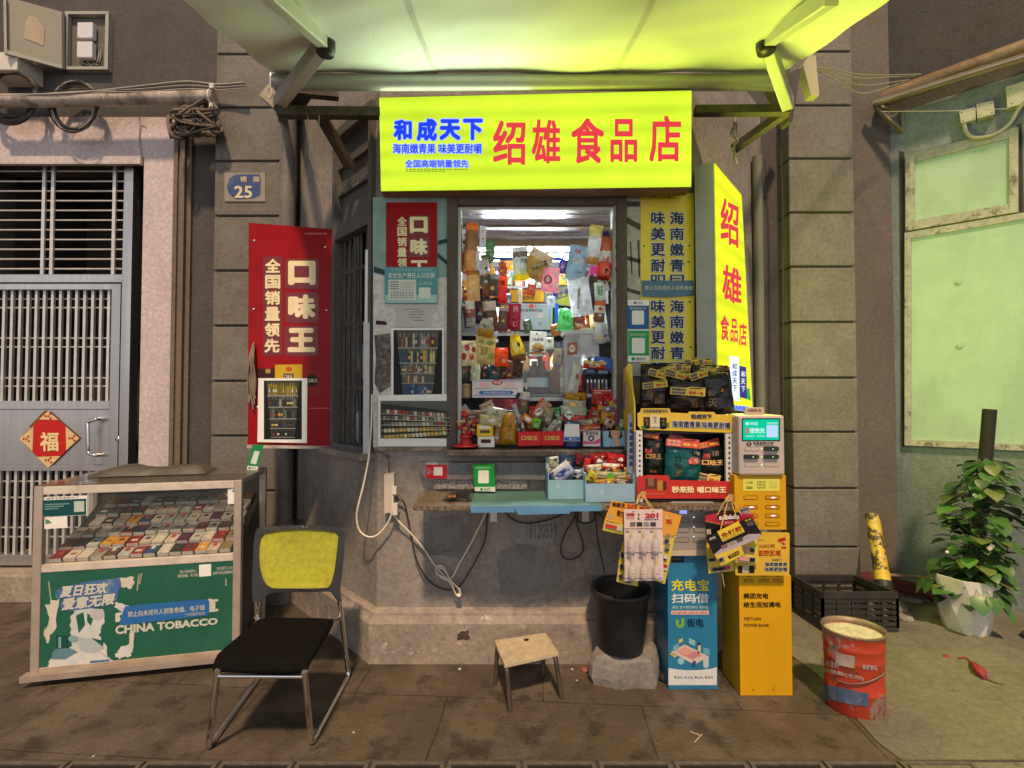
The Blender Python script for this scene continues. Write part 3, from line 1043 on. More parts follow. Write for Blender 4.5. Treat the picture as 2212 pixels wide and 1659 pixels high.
for ya, yb in ((52, 86), (93, 128)):
    b = MB()
    b.bx(P(173, 0, Yb).x, P(206, 0, Yb).x, Yb - .02, YF - .02, P(0, yb, Yb).z, P(0, ya, Yb).z, meter_w)
    b.build('meter', mb_, bevel=.006)
b = MB()
for sgn in range(7):
    b.tube(spline([P(180 + sgn * 4, 128, Yb + .025), P(172 + sgn * 6, 136, Yb + .015), P(200 + sgn * 3, 140 - sgn, Yb + .02), P(216 + sgn, 100 - sgn * 5, Yb + .05)], 4), .003, grey_wire if sgn % 2 else dark_wire, 5)
b.build('wires', mb_)
DPL = VP((P(8, 0, 3.36).x, 3.36), (P(142, 0, 3.55).x, 3.55))
b = MB()
b.slab(DPL, [(7, -9), (9, 114), (140, 150), (139, 27)], .012, M('meter_door_paint', (.27, .26, .21), .55, .1, 4))
b.slab(DPL, [(7, -9), (9, 114), (15, 116), (13, -7)], .03, grey_box, .02)
b.slab(DPL, [(133, 26), (134, 148), (140, 150), (139, 27)], .03, M('meter_door_gasket', (.05, .045, .04), .6), .02)
b.slab(DPL, [(15, 108), (15, 116), (134, 148), (134, 141)], .025, grey_box, .018)
b.poly(DPL, [(62, 32), (54, 50), (52, 82), (94, 99), (96, 62), (80, 38)], M('old_peach_sticker', (.42, .34, .24), .7, .15, 20), .003)
b.build('door', mb_)
b = MB()
b.bx(P(-40, 0, 3.4).x, P(40, 0, 3.4).x, 3.4, YF, P(0, 151, 3.4).z, P(0, 112, 3.4).z, wht)
b.build('junction_box', bevel=.006, label='small pale junction box half cut off at the left edge below the meter box door', cat='junction box')
b = MB()
wob(b.tube([P(-30 + i * 26, 219.5 - i * .5, 3.40) for i in range(20)], .046, M('dusty_pvc_pipe', (.46, .39, .34), .5, .15, 5, .25, 30, dirt=(.14, .11, .085), dscale=5, damt=.85, dlo=.47, dhi=.6), 14), .004, 4)
o = b.build('conduit_pipe', label='thick dusty pale conduit pipe running along the left wall above the door', cat='pipe')
b = MB()
b.tube([P(458, 212, 3.40) + Vector((0, .052 * math.cos(a), .052 * math.sin(a))) for a in [i * .5236 for i in range(12)]], .008, wht, 6, closed=True)
for py in (186, 229):
    b.box(P(458, py, 3.37), (.03, .02, .035), wht)
b.build('clamp', o)
def coil(lab, cx, cy, rx, ry, Y, n, specs, name='cable_coil'):
    b = MB()
    for i in range(n):
        m, r = specs[i % len(specs)]
        a0 = R.uniform(0, 6)
        ex, ey = rx * R.uniform(.86, 1.06), ry * R.uniform(.86, 1.06)
        ox, oy = R.uniform(-4, 4), R.uniform(-4, 4)
        yy = Y + R.uniform(-.03, .03)
        b.tube([P(cx + ox + ex * math.cos(t), cy + oy + ey * math.sin(t), yy + .02 * math.sin(2 * t + a0)) for t in [k * math.tau / 30 for k in range(30)]], r, m, 6, closed=True)
    return b.build(name, label=lab, cat='cable coil', group='cable coils on the pipe')
coil('thick black cable coil at the left edge behind the pipe', 27, 208, 58, 54, 3.47, 4, ((dark_wire, .013), (dark_wire, .011), (dark_wire, .009)))
coil('loose coil of dark and pale thin cables hung behind the pipe above the door', 160, 231, 50, 54, 3.46, 13, ((dark_wire, .007), (grey_wire, .003), (dark_wire, .005), (brown_wire, .006), (grey_wire, .0035)))
b = MB()
for i in range(11):
    pts = [P(440 + R.uniform(-10, 25), 218 + R.uniform(-6, 6), 3.40 + R.uniform(-.04, .04))]
    a = R.uniform(-.4, .4)
    for k in range(7):
        pts.append(P(425 + R.uniform(-58, 52), 262 + R.uniform(-28, 36), 3.38 + R.uniform(-.08, .06)))
    b.tube(spline(pts, 4), R.choice((.014, .012, .009, .006)), R.choice((brown_wire, brown_wire, dark_wire)), 7)
b.build('conduit_bundle', label='tangled bundle of dusty brown flexible conduits at the pipe end', cat='cable bundle')
b = MB()
for i in range(5):
    b.tube(spline([P(-20, 206 + i * 2, 3.36), P(150, 198 + R.uniform(-4, 3), 3.35), P(300, 186 + i * 3, 3.36), P(400, 176 + i * 4, 3.37), P(470, 182 + i * 3, 3.38), P(528, 178 + i * 3, 3.36)], 6), .0035 if i else .006, grey_wire if i % 2 == 0 else dark_wire, 5)
b.build('wire_run', label='thin pale wires tied along the top of the conduit pipe', cat='wire')
b = MB()
b.tube(spline([P(300, 228, 3.5), P(302, 262, 3.56), P(301, 300, 3.57), P(306, 345, 3.57)], 5), .004, grey_wire, 5)
b.build('wire', label='single thin pale wire hanging down beside the door frame corner', cat='wire')
b = MB()
b.tube(spline([P(668, 232, 2.62), P(664, 262, 2.63), P(668, 300, 2.62), P(668, 336, 2.63), P(676, 362, 2.62), P(690, 390, 2.64)], 5), .003, grey_wire, 5)
b.tube(spline([P(690, 250, 2.62), P(686, 280, 2.63), P(672, 312, 2.62), P(670, 345, 2.63), P(684, 372, 2.62), P(688, 386, 2.63)], 5), .003, grey_wire, 5)
b.tube(spline([P(601, 236, 2.62), P(607, 262, 2.63), P(610, 300, 2.64), P(611, 330, 2.65)], 5), .003, grey_wire, 5)
b.build('loose_wire', label='loose pale wires dangling from the left awning bracket', cat='wire')
# house number
b = MB()
NP = FR(YP)
b.slab(NP, [(485, 373), (485, 435), (573, 435), (573, 373)], .012, M('number_plate_stone', (.27, .25, .21), .7, .1, 8), .008)
blue_f = M('faded_blue_enamel', (.035, .065, .20), .5, .25, 9, dirt=(.20, .19, .18), dscale=9, damt=.8, dlo=.55, dhi=.7)
b.poly(NP, [(496, 385), (508, 377), (560, 376), (563, 388), (562, 420), (548, 428), (510, 430), (494, 418), (490, 402)], blue_f, .010)
cream_t = C('#d8caa4')
b.text(NP, '德', 519, 381, 533, 393, cream_t, .012, .01)
b.text(NP, '路', 547, 381, 561, 393, cream_t, .012, .01)
b.text(NP, '25', 506, 401, 545, 428, cream_t, .012, .025)
b.build('house_number_plate', label='faded blue house number plate 25 on the left pier', cat='house number')
# fortune poster on the door
b = MB()
FP = FR(YD - .036)
b.poly(FP, [(97, 886), (62, 922), (70, 925), (100, 898), (140, 925), (132, 912)], C('#7a4a24'), .001)
b.slab(FP, [(42, 948), (104, 1011), (171, 947), (104, 888)], .002, C('#b3201c'), .004)
gold = M('gold_print', (.62, .48, .22), .4, .15, 20)
for tri in ([(42, 948), (70, 975), (72, 921)], [(171, 947), (143, 973), (142, 921)], [(104, 1011), (79, 987), (131, 985)], [(104, 888), (84, 906), (126, 907)]):
    b.poly(FP, tri, gold, .005)
redp = C('#a81d1a')
for cx, cy in ((57, 948), (156, 947), (105, 994), (104, 899)):
    for dx, dy in ((-6, 0), (5, 5), (4, -5), (0, 0)):
        b.poly(FP, [(cx + dx - 3, cy + dy), (cx + dx, cy + dy + 3), (cx + dx + 3, cy + dy), (cx + dx, cy + dy - 3)], redp, .0062)
b.text(FP, '福', 86, 933, 127, 975, M('bright_gold_print', (.74, .60, .30), .4, .1, 20), .007, .035)
b.build('fortune_poster', label='red and gold diamond fortune poster stuck on the steel door', cat='poster')
# drainpipes
pipe_g = M('grey_drainpipe', (.16, .145, .135), .5, .2, 4, .2, 30, dirt=(.08, .065, .055), dscale=3, damt=.5)
b = MB()
x = P(624, 0, 3.5).x
b.tube([(x, 3.51, 0), (x, 3.51, 5.5)], .064, pipe_g, 18)
for z in (.5, 2.4, 3.6):
    b.tube([(x, 3.51, z), (x, 3.51, z + .09)], .072, pipe_g, 18)
b.build('drainpipe', label='thick grey drainpipe in the corner right of the left pier', cat='drainpipe', group='drainpipes')
b = MB()
x = P(1627, 0, 3.45).x
b.tube([(x, 3.42, 0), (x, 3.42, P(0, 338, 3.42).z)], .034, M('glossy_olive_pipe', (.17, .18, .12), .25, .15, 4), 16)
b.build('drainpipe', label='slim glossy vertical pipe right of the side sign', cat='drainpipe', group='drainpipes')
b = MB()


b.tube(spline([P(1682, 240, 3.42), P(1686, 330, 3.42), P(1690, 420, 3.42), P(1692, 640, 3.42), P(1692, 900, 3.42)], 4), .006, dark_wire, 6)
b.build('black_cable', label='black cable running down the inner edge of the right pier', cat='cable')
b = MB()
for i in range(7):
    b.tube(spline([P(1586 + R.uniform(-3, 3), 228, 2.75), P(1588 + R.uniform(-5, 5), 270, 2.74), P(1584 + R.uniform(-9, 9), 290 + R.uniform(-8, 8), 2.73), P(1592 + R.uniform(-8, 8), 304, 2.74), P(1584 + R.uniform(-4, 4), 318, 2.74), P(1588 + R.uniform(-6, 6), 318 + R.uniform(8, 55), 2.74)], 4), .0025, R.choice((yst, grey_wire)), 5)
b.build('string_knot', label='knotted old strings hanging from the right awning bracket', cat='string')

# ================================================================ red panel on the left
RPL = VP((P(536, 0, 3.03).x, 3.03), (P(717, 0, 3.15).x, 3.15))
redm = M('glossy_red_panel', (.30, .006, .009), .3, .1, 3, .08, 12, spec=.12, dirt=(.20, .006, .01), dscale=2, damt=.5)
goldp = M('pale_gold_print', (.82, .70, .42), .35, .12, 10)
sh = M('dark_red_print', (.16, .006, .010), .35, .1, 6)
pn = thing('red_sign_panel', 'tall glossy red sign panel with pale gold characters hung left of the kiosk', 'sign', RPL.p(627, 961))
b = MB()
b.slab(RPL, [(537, 481), (535, 962), (718, 964), (716, 495)], .03, redm, 0)
for px0, py0, px1, py1, ch in ((622, 563, 682, 616, '口'), (622, 636, 682, 689, '味'), (621, 708, 681, 761, '王')):
    b.rrect(RPL, px0 - 6, py0 - 4, px1 + 6, py1 + 8, 5, sh, .0015)
    b.text(RPL, ch, px0, py0, px1, py1, goldp, .004, .065)
b.rrect(RPL, 568, 554, 610, 768, 5, sh, .0013)
b.vtext(RPL, '全国销量领先', 573, 606, 559, 762, goldp, .004, .04, skew=-.4)
pinkp = C('#d8787c')
for i in range(12):
    b.rect(RPL, 659 + i * 4, 503, 662 + i * 4, 506.5, pinkp, .003)
for i in range(18):
    b.rect(RPL, 668 + i * 2.6, 881, 669.6 + i * 2.6, 883, pinkp, .003)
b.poly(RPL, [(556, 796), (556, 822), (593, 822), (593, 796)], C('#3a1a14'), .003)
b.rect(RPL, 574, 797, 584, 806, C('#b08a4a'), .004)
b.poly(RPL, [(594, 788), (594, 822), (653, 822), (653, 787)], C('#c8a624'), .0035)
b.ell(RPL, 624, 797, 7, 5, C('#c0501c'), .005)
b.rect(RPL, 612, 807, 634, 819, C('#1c2148'), .005)
b.text(RPL, '口味王', 614, 809, 632, 817, goldp, .0065, .02)
b.poly(RPL, [(655, 797), (655, 852), (692, 856), (694, 797)], C('#8a1c14'), .003)
b.ell(RPL, 674, 822, 14, 13, C('#2a1512'), .004)
b.text(RPL, '口味王', 663, 818, 686, 826, goldp, .006, .02)
b.build('panel', pn)
b = MB()
b.slab(RPL, [(533, 961), (533, 968), (719, 970), (719, 964)], .05, M('worn_white_strip', (.42, .38, .34), .7, .3, 14, .3, 40), .006)
b.build('bottom_strip', pn)
for px, py in ((549, 520), (703, 534), (548, 668), (706, 670), (556, 880)):
    b = MB()
    b.lathe([(0, .004), (.007, .003), (.009, 0)], chrome, RPL.p(px, py, .001), 10, RZ(14) @ RX(90))
    b.build('rivet', pn)
def fridge_photo(b, pl, x0, y0, x1, y1, tone, rows, lift, seed):
    """printed photograph of a drinks cooler: dark ground, shelves, rows of bottles"""
    r = random.Random(seed)
    b.rect(pl, x0, y0, x1, y1, C('#141616'), lift)
    h = (y1 - y0)
    ins0, ins1 = (x1 - x0) * .06, (x1 - x0) * .20
    b.poly(pl, [(x0 + ins0, y0 + 1), (x0 + ins1, y1 - h * .06), (x1 - ins1, y1 - h * .06), (x1 - ins0, y0 + 1)], C(tone), lift + .0012)
    y = y0 + h * .03
    for k, (fr_, cols) in enumerate(rows):
        rh = h * fr_
        u = (y + rh - y0) / h
        i0 = ins0 + (ins1 - ins0) * u + 2
        xx = x0 + i0
        xe = x1 - i0
        while xx < xe - 3:
            w = r.uniform(3.0, 5.4)
            c = r.choice(cols)
            b.rect(pl, xx, y + rh * r.uniform(.12, .3), min(xx + w, xe), y + rh * .92, C(c), lift + .0024)
            if r.random() < .8:
                b.rect(pl, xx + w * .3, y + rh * .05, min(xx + w * .7, xe), y + rh * .3, C(r.choice(cols)), lift + .003)
            if r.random() < .5:
                b.rect(pl, xx + .4, y + rh * .5, min(xx + w - .4, xe), y + rh * .7, C(r.choice(('#c9c4b4', '#8c2f2a', '#c7a93c', '#36557e'))), lift + .0036)
            xx += w + .6
        b.rect(pl, x0 + i0 - 3, y + rh * .93, xe + 3, y + rh, C('#9a9c98'), lift + .0036)
        y += rh
pw = M('poster_white_border', (.82, .82, .80), .5, .05, 8)
b = MB()
b.slab(RPL, [(558, 817), (556, 955), (663, 957), (664, 817)], .002, pw, .012)
fridge_photo(b, RPL, 570, 822, 652, 949, '#3d423a', ((.24, ('#8a7a2c', '#6e6430', '#94863a')), (.19, ('#5d6058', '#777a70', '#2f3230', '#8a8a80')), (.2, ('#4c504c', '#63665f', '#26292a')), (.16, ('#3a3e3c', '#2b2e2e')), (.15, ('#2a2c2c', '#222626'))), .013, 3)
b.build('cooler_poster', label='white bordered photo print of a dark drinks cooler taped on the red panel', cat='poster', group='cooler photo posters')
b = MB()
straw = M('dry_straw_strip', (.24, .19, .14), .8, .3, 14)
for i in range(8):
    x = 543 + R.uniform(-5, 6)
    b.tube(spline([RPL.p(548 + R.uniform(-4, 6), 740 + R.uniform(0, 8), .02), RPL.p(x, 775, .03 + R.uniform(0, .03)), RPL.p(x + R.uniform(-6, 6), 820, .03), RPL.p(x + R.uniform(-4, 8), 876 + R.uniform(-22, 8), .02)], 4), .006, straw, 5, radii=None)
b.build('straw_strips', label='bunch of dry straw strips hooked over the red panel left edge', cat='string')
# bits kept in the side window
b = MB()
b.slab(FR(2.755), [(785, 696), (784, 984), (797, 986), (798, 697)], .02, M('pale_lilac_strip', (.50, .50, .56), .45, .1, 8, dirt=(.25, .2, .2), dscale=9, damt=.5))
b.build('aluminium_strip', label='narrow pale strip standing at the left corner of the kiosk front', cat='strip')
WP = Pl(SP(.3, 1.5, -.06), sn)
def bag_pl(Y): return FR(Y)

# ================================================================ posters left of the window
BP = FR(YB - .012)
b = MB()
board_m = M('peeling_whitewash_board', (.60, .60, .58), .75, .1, 5, .3, 40, dirt=(.17, .14, .12), dscale=5, damt=.75, dlo=.54, dhi=.66, dirt2=(.60, .60, .58), d2scale=10)
teal_b = M('washed_teal_print', (.20, .33, .33), .6, .25, 5, dirt=(.34, .42, .40), dscale=4, damt=.7)
b.slab(BP, [(806, 426), (806, 966), (979, 966), (979, 426)], .012, board_m, 0)
b.poly(BP, [(807, 427), (807, 590), (860, 606), (979, 598), (979, 427)], teal_b, .001)
b.poly(BP, [(945, 520), (979, 512), (979, 520), (946, 530)], C('#1c3437'), .002)
b.poly(BP, [(945, 545), (979, 575), (979, 583), (945, 556)], C('#23393b'), .002)
b.poly(BP, [(807, 575), (833, 584), (833, 594), (807, 588)], C('#233a3c'), .002)
dk = M('old_glue_stain', (.10, .085, .075), .8, .4, 30, dirt=(.3, .28, .26), dscale=30, damt=.8)
b.poly(BP, [(808, 724), (842, 720), (845, 760), (843, 835), (820, 850), (809, 828), (812, 770)], dk, .001)
b.poly(BP, [(812, 692), (834, 694), (836, 702), (812, 701)], C('#3a1512'), .002)
b.build('poster_board', label='peeling whitewashed board with a teal top left of the kiosk window', cat='board')
b = MB()
b.slab(BP, [(834, 437), (834, 578), (944, 578), (944, 437)], .003, redm, .006)
for px0, py0, px1, py1, ch in ((885, 468, 924, 504, '口'), (886, 515, 924, 551, '味')):
    b.rrect(BP, px0 - 4, py0 - 3, px1 + 4, py1 + 5, 3, sh, .0072)
    b.text(BP, ch, px0, py0, px1, py1, goldp, .009, .06)
b.rect(BP, 888, 562, 923, 568, goldp, .009)
b.rect(BP, 902, 568, 909, 577, goldp, .009)
b.vtext(BP, '全国销量领', 858, 879, 468, 577, goldp, .009, .035, gap=.1)
b.build('red_poster', label='small red poster with gold characters on the teal topped board', cat='poster')
b = MB()
tealn = M('teal_notice_print', (.05, .27, .31), .4, .1, 3)
b.slab(BP, [(831, 577), (831, 655), (945, 655), (945, 577)], .003, tealn, .012)
b.rect(BP, 832, 637, 944, 654, C('#9cc4c4'), .0135)
b.text(BP, '安全生产责任人公示牌', 839, 589, 939, 601, C('#dfe6e0'), .0145, .012)
b.text(BP, '防范安全风险 保障生命安全', 846, 580, 932, 586, C('#9ed0cf'), .0145, 0)
b.rrect(BP, 839, 604, 899, 648, 2, C('#cfd6d0'), .0142)
for i, y in enumerate((608, 613, 618, 623)):
    b.rect(BP, 842, y, 862, y + 2, C('#5d6a6a'), .0155)
    b.rect(BP, 864, y + 2, 896, y + 2.7, C('#5d6a6a'), .0155)
for y in (630, 634, 638, 642):
    for i in range(8):
        b.rect(BP, 844 + i * 6.4, y, 848 + i * 6.4, y + 1.6, C('#3a4444'), .0155)
b.rect(BP, 905, 621, 930, 644, C('#d5dcd8'), .0142)
b.text(BP, '人人讲安全', 903, 608, 934, 615, C('#bfe0dc'), .0145, 0)
b.build('safety_notice', label='teal safety notice with a white form stuck below the small red poster', cat='notice')
b = MB()
b.slab(BP, [(856, 658), (855, 707), (932, 706), (933, 659)], .001, M('old_paper_sheet', (.50, .50, .47), .7, .08, 10, dirt=(.36, .34, .30), dscale=12, damt=.6), .004)
for i, (a, c) in enumerate(((872, 908), (888, 915), (882, 918), (884, 910), (893, 918))):
    b.rect(BP, a, 667 + i * 6, c, 668.4 + i * 6, C('#6c6a64'), .0055)
b.build('paper_sheet', label='faded paper sheet with thin lines of print below the teal notice', cat='paper')
b = MB()
b.slab(BP, [(845, 709), (845, 866), (959, 866), (959, 709)], .002, pw, .010)
fridge_photo(b, BP, 850, 713, 955, 861, '#4d5250', ((.24, ('#7f8e96', '#8d5e50', '#3f4a50', '#a79d8c', '#5c3226', '#b3aea2')), (.22, ('#b29c40', '#34506c', '#8a8a88', '#c4b46a', '#2b3640')), (.15, ('#8f8650', '#b8b4a4', '#74503c', '#5b6668')), (.14, ('#8c5a34', '#a9a28a', '#51605c')), (.20, ('#2f4670', '#43608c', '#7b8ca6', '#273a5c'))), .011, 11)
b.build('cooler_poster', label='white bordered photo print of a bright stocked drinks cooler left of the window', cat='poster', group='cooler photo posters')
b = MB()
b.slab(BP, [(817, 854), (816, 964), (978, 964), (977, 851)], .002, pw, .015)
b.rect(BP, 822, 866, 973, 947, C('#30332f'), .0165)
rr_ = random.Random(5)
for k in range(5):
    for i in range(17):
        xa = 826 + i * 8.4 + k * 1.0
        ya = 884 + k * 12 + i * (.55 - k * .28) + k * 2
        if xa > 966: continue
        c = rr_.choice(('#b9b4a2', '#8f8a74', '#c0bda6', '#6e5f48', '#4f5a60', '#a04030') if k < 3 else ('#c8a832', '#c9c2a0', '#b49228', '#d2c9a2', '#8a8068'))
        b.poly(BP, [(xa, ya), (xa + 1, ya + 8), (xa + 7.6, ya + 8.4), (xa + 6.8, ya + .4)], C(c), .018)
    b.line(BP, (823, 893 + k * 12.5), (972, 903 + k * 8.0), 1.1, C('#b8b8ae'), .019)
b.poly(BP, [(822, 866), (822, 872), (900, 880), (973, 888), (973, 866)], C('#555a54'), .0192)
b.build('tray_poster', label='white bordered photo print of filled cigarette trays at the lower left of the window', cat='poster')
b = MB()
b.slab(BP, [(810, 966), (810, 974), (984, 974), (984, 966)], .05, M('rusty_ledge', (.20, .15, .11), .7, .35, 12, .3, 40, dirt=(.45, .38, .30), dscale=12, damt=.6), .012)
b.build('poster_ledge', label='narrow rusty ledge under the poster board', cat='ledge')

# ================================================================ posters right of the window
b = MB()
b.slab(BP, [(1326, 417), (1326, 812), (1384, 812), (1384, 417)], .012, M('stained_cream_board', (.40, .40, .34), .7, .15, 5, .2, 40, dirt=(.16, .14, .11), dscale=4, damt=.7), 0)
ink = M('faded_black_brush', (.055, .048, .035), .7, .3, 20)
for a, c, w in (((1331, 440), (1382, 441), 11), ((1330, 470), (1352, 474), 11), ((1352, 474), (1384, 492), 12), ((1330, 551), (1384, 565), 9), ((1335, 516), (1338, 600), 5), ((1350, 520), (1351, 590), 4), ((1362, 522), (1365, 592), 3), ((1379, 518), (1381, 598), 4), ((1329, 532), (1352, 531), 8), ((1329, 582), (1352, 578), 8), ((1330, 628), (1350, 624), 7), ((1350, 624), (1384, 634), 8)):
    b.line(BP, a, c, w, ink, .001)
b.build('brushed_board', label='stained cream board with big brushed black strokes right of the window', cat='board')
yelp = M('yellow_poster_print', (.72, .59, .04), .45, .06, 5, dirt=(.58, .46, .05), dscale=5, damt=.5)
navy = C('#1c2a58')
wpr = C('#cfd0c6')
b = MB()
b.slab(BP, [(1384, 417), (1384, 815), (1500, 815), (1499, 417)], .006, yelp, .003)
for colx, s_ in (((1447, 1478), '海南嫩青'), ((1406, 1437), '味美更耐')):
    for y0 in (457, 647.5):
        for i, ch in enumerate(s_):
            yy = y0 + i * (34.0 if y0 < 500 else 33.6)
            b.text(BP, ch, colx[0], yy, colx[1], yy + 28, navy, .0075, .035, wpr, .06)
for px, ch in ((1447, '曰'), (1406, '叩')):
    b.text(BP, ch, px, 593, px + 31, 612, navy, .0075, .03, wpr, .06)
    b.text(BP, ch, px, 783, px + 31, 812, navy, .0075, .03, wpr, .06)
for px, py in ((1414, 424), (1446, 426), (1391, 531), (1489, 530), (1487, 565), (1490, 652), (1492, 750), (1470, 715)):
    b.ell(BP, px, py, 2, 2, C('#2a2618'), .006, 10)
b.build('yellow_poster', label='tall yellow poster with navy vertical characters right of the window', cat='poster')
b = MB()
b.slab(BP, [(1386, 606), (1387, 640), (1440, 642), (1499, 638), (1497, 606)], .002, M('crinkled_blue_sticker', (.035, .13, .22), .4, .2, 9, .4, 24), .012)
b.text(BP, '禁止向未成年人销售卷烟', 1393, 617, 1496, 627, wpr, .0145, .006)
b.build('warning_strip', label='crinkled blue strip of white print across the yellow poster', cat='sticker')
b = MB()
b.slab(BP, [(1338, 650), (1338, 770), (1362, 770), (1362, 650)], .002, yelp, .006)
for i in range(9):
    b.rect(BP, 1340, 686 + i * 4, 1354, 687.8 + i * 4, C('#3a3214'), .0075)
b.text(BP, '天', 1340, 664, 1354, 676, C('#221e10'), .0075, .02)
b.rect(BP, 1340, 728, 1356, 762, C('#161010'), .0075)
b.text(BP, '和', 1343, 734, 1355, 746, C('#a08658'), .009, 0)
b.build('yellow_leaflet', label='small yellow leaflet peeking out left of the blue and green payment card', cat='leaflet')
def paycard(b, pl, x0, y0, x1, y1, lift):
    b.slab(pl, [(x0, y0), (x0, y1), (x1, y1), (x1, y0)], .003, pw, lift)
b = MB()
paycard(b, BP, 1356, 648, 1402, 782, .014)
b.rect(BP, 1356, 660, 1402, 711, C('#1b5c9c'), .0155)
b.rect(BP, 1357, 714, 1402, 768, C('#179a55'), .0155)
b.rrect(BP, 1365, 671, 1391, 701, 2, C('#dfe0dc'), .017)
b.rrect(BP, 1365, 730, 1393, 763, 2, C('#dfe0dc'), .017)
b.text(BP, '推荐使用支付宝', 1361, 663, 1396, 669, wpr, .017, 0)
b.text(BP, '推荐使用微信支付', 1361, 720, 1396, 726, wpr, .017, 0)
b.rect(BP, 1369, 651, 1374, 657, C('#2a6ab0'), .0165)
b.text(BP, '支付宝', 1376, 651, 1388, 657, C('#30343a'), .0165, 0)
b.ell(BP, 1368, 775, 4, 4, C('#179a55'), .0165, 12)
b.text(BP, '微信支付', 1374, 771, 1395, 779, C('#4d5a54'), .0165, .005)
b.build('payment_card', label='upright blue and green payment card on the yellow poster', cat='payment card')
b = MB()
b.bx(P(1500, 0, YB).x, P(1510, 0, YB).x, YB - .03, YB + .0, 1.3, 2.65, M('brown_corner_post', (.12, .085, .06), .7, .3, 5))
b.build('corner_batten', label='brown wooden batten at the right edge of the yellow poster', cat='batten')
PRINT = C
def C(h, rough=.45):
    return M('packet_print_' + h.strip('#'), tuple(min(.85, c * 1.6) for c in hx(h)), rough, var=.08, scale=14, spec=.3)
# ================================================================ builders for the goods
class BagPl:
    """the bulging front of a pillow bag, for print that follows it"""
    def __init__(s, cx, cy, w, h, Y, thick, rot, seed, crumple):
        s.a = (cx, cy, w, h, Y, thick, rot, seed, crumple)
        s.n = Vector((0, -1, 0))
    def off(s, u, v):
        cx, cy, w, h, Y, th, rot, seed, cr = s.a
        e = max(0.0, 1 - abs(u) ** 2.4) ** .6 * max(0.0, 1 - abs(v) ** 3.5) ** .6
        n = noise.noise(Vector((u * 2.3 + seed, v * 2.3, seed * .7))) * cr + noise.noise(Vector((u * 6 + seed, v * 5, seed))) * cr * .45
        return th * e + n * th * (.5 + .5 * e)
    def uv(s, u, v, lift=0.0, back=False):
        cx, cy, w, h, Y, th, rot, seed, cr = s.a
        x, y = u * w / 2, v * h / 2
        # wavy edge
        x += w * .02 * noise.noise(Vector((v * 3, seed, 1)))
        y += h * .02 * noise.noise(Vector((u * 3, seed, 5)))
        c, q = math.cos(rad(rot)), math.sin(rad(rot))
        p = P(cx + x * c - y * q, cy + x * q + y * c, Y)
        o = s.off(u, v)
        return p + Vector((0, (o * .55) if back else (-o - lift), 0))
    def p(s, px, py, lift=0.0):
        cx, cy, w, h, Y, th, rot, seed, cr = s.a
        dx, dy = px - cx, py - cy
        c, q = math.cos(rad(-rot)), math.sin(rad(-rot))
        x, y = dx * c - dy * q, dx * q + dy * c
        return s.uv(max(-1, min(1, x / w * 2)), max(-1, min(1, y / h * 2)), lift + .002)
def pouch(b, x0, y0, x1, y1, Y, bands, rot=0, thick=.018, seed=None, crumple=.5, taper=0.0, neck=0.0):
    """pillow bag; bands = [(fraction from top, material), ...]"""
    cx, cy, w, h = (x0 + x1) / 2, (y0 + y1) / 2, x1 - x0, y1 - y0
    seed = seed if seed is not None else R.uniform(0, 50)
    pl = BagPl(cx, cy, w, h, Y, thick, rot, seed, crumple)
    nu, nv = 9, 12
    def narrow(v):
        k = 1 - taper * max(0, -v)
        if neck:
            k *= 1 - neck * max(0, 1 - abs(v + .55) / .22)
        return k
    for back in (False, True):
        vs = []
        for j in range(nv + 1):
            v = -1 + 2 * j / nv
            for i in range(nu + 1):
                u = -1 + 2 * i / nu
                vs.append(pl.uv(u * narrow(v), v, 0, back))
        for j in range(nv):
            fr = (j + .5) / nv
            mt = bands[-1][1]
            for f_, m_ in bands:
                if fr <= f_:
                    mt = m_
                    break
            fs = [(j * (nu + 1) + i, (j + 1) * (nu + 1) + i, (j + 1) * (nu + 1) + i + 1, j * (nu + 1) + i + 1) for i in range(nu)]
            used = sorted(set(q for f in fs for q in f))
            mp = {q: k for k, q in enumerate(used)}
            b.add([vs[q] for q in used], [tuple(mp[q] for q in (f if not back else f[::-1])) for f in fs], mt, True)
    return pl
def qpl(pl):
    return pl
HG, CG = 'packets hanging in the kiosk window', 'goods heaped on the kiosk counter'
clear = M('clear_bag_film', (.75, .77, .78), .18, .1, 10, .5, 20, alpha=.45, spec=.7)
white_film = thin(M('white_bag_film', (.78, .80, .82), .22, .12, 8, .6, 18, spec=.8), .5)
hook_m = M('thin_hook_wire', (.5, .5, .5), .3, .1, 5, metal=.8)
AR = random.Random(77)
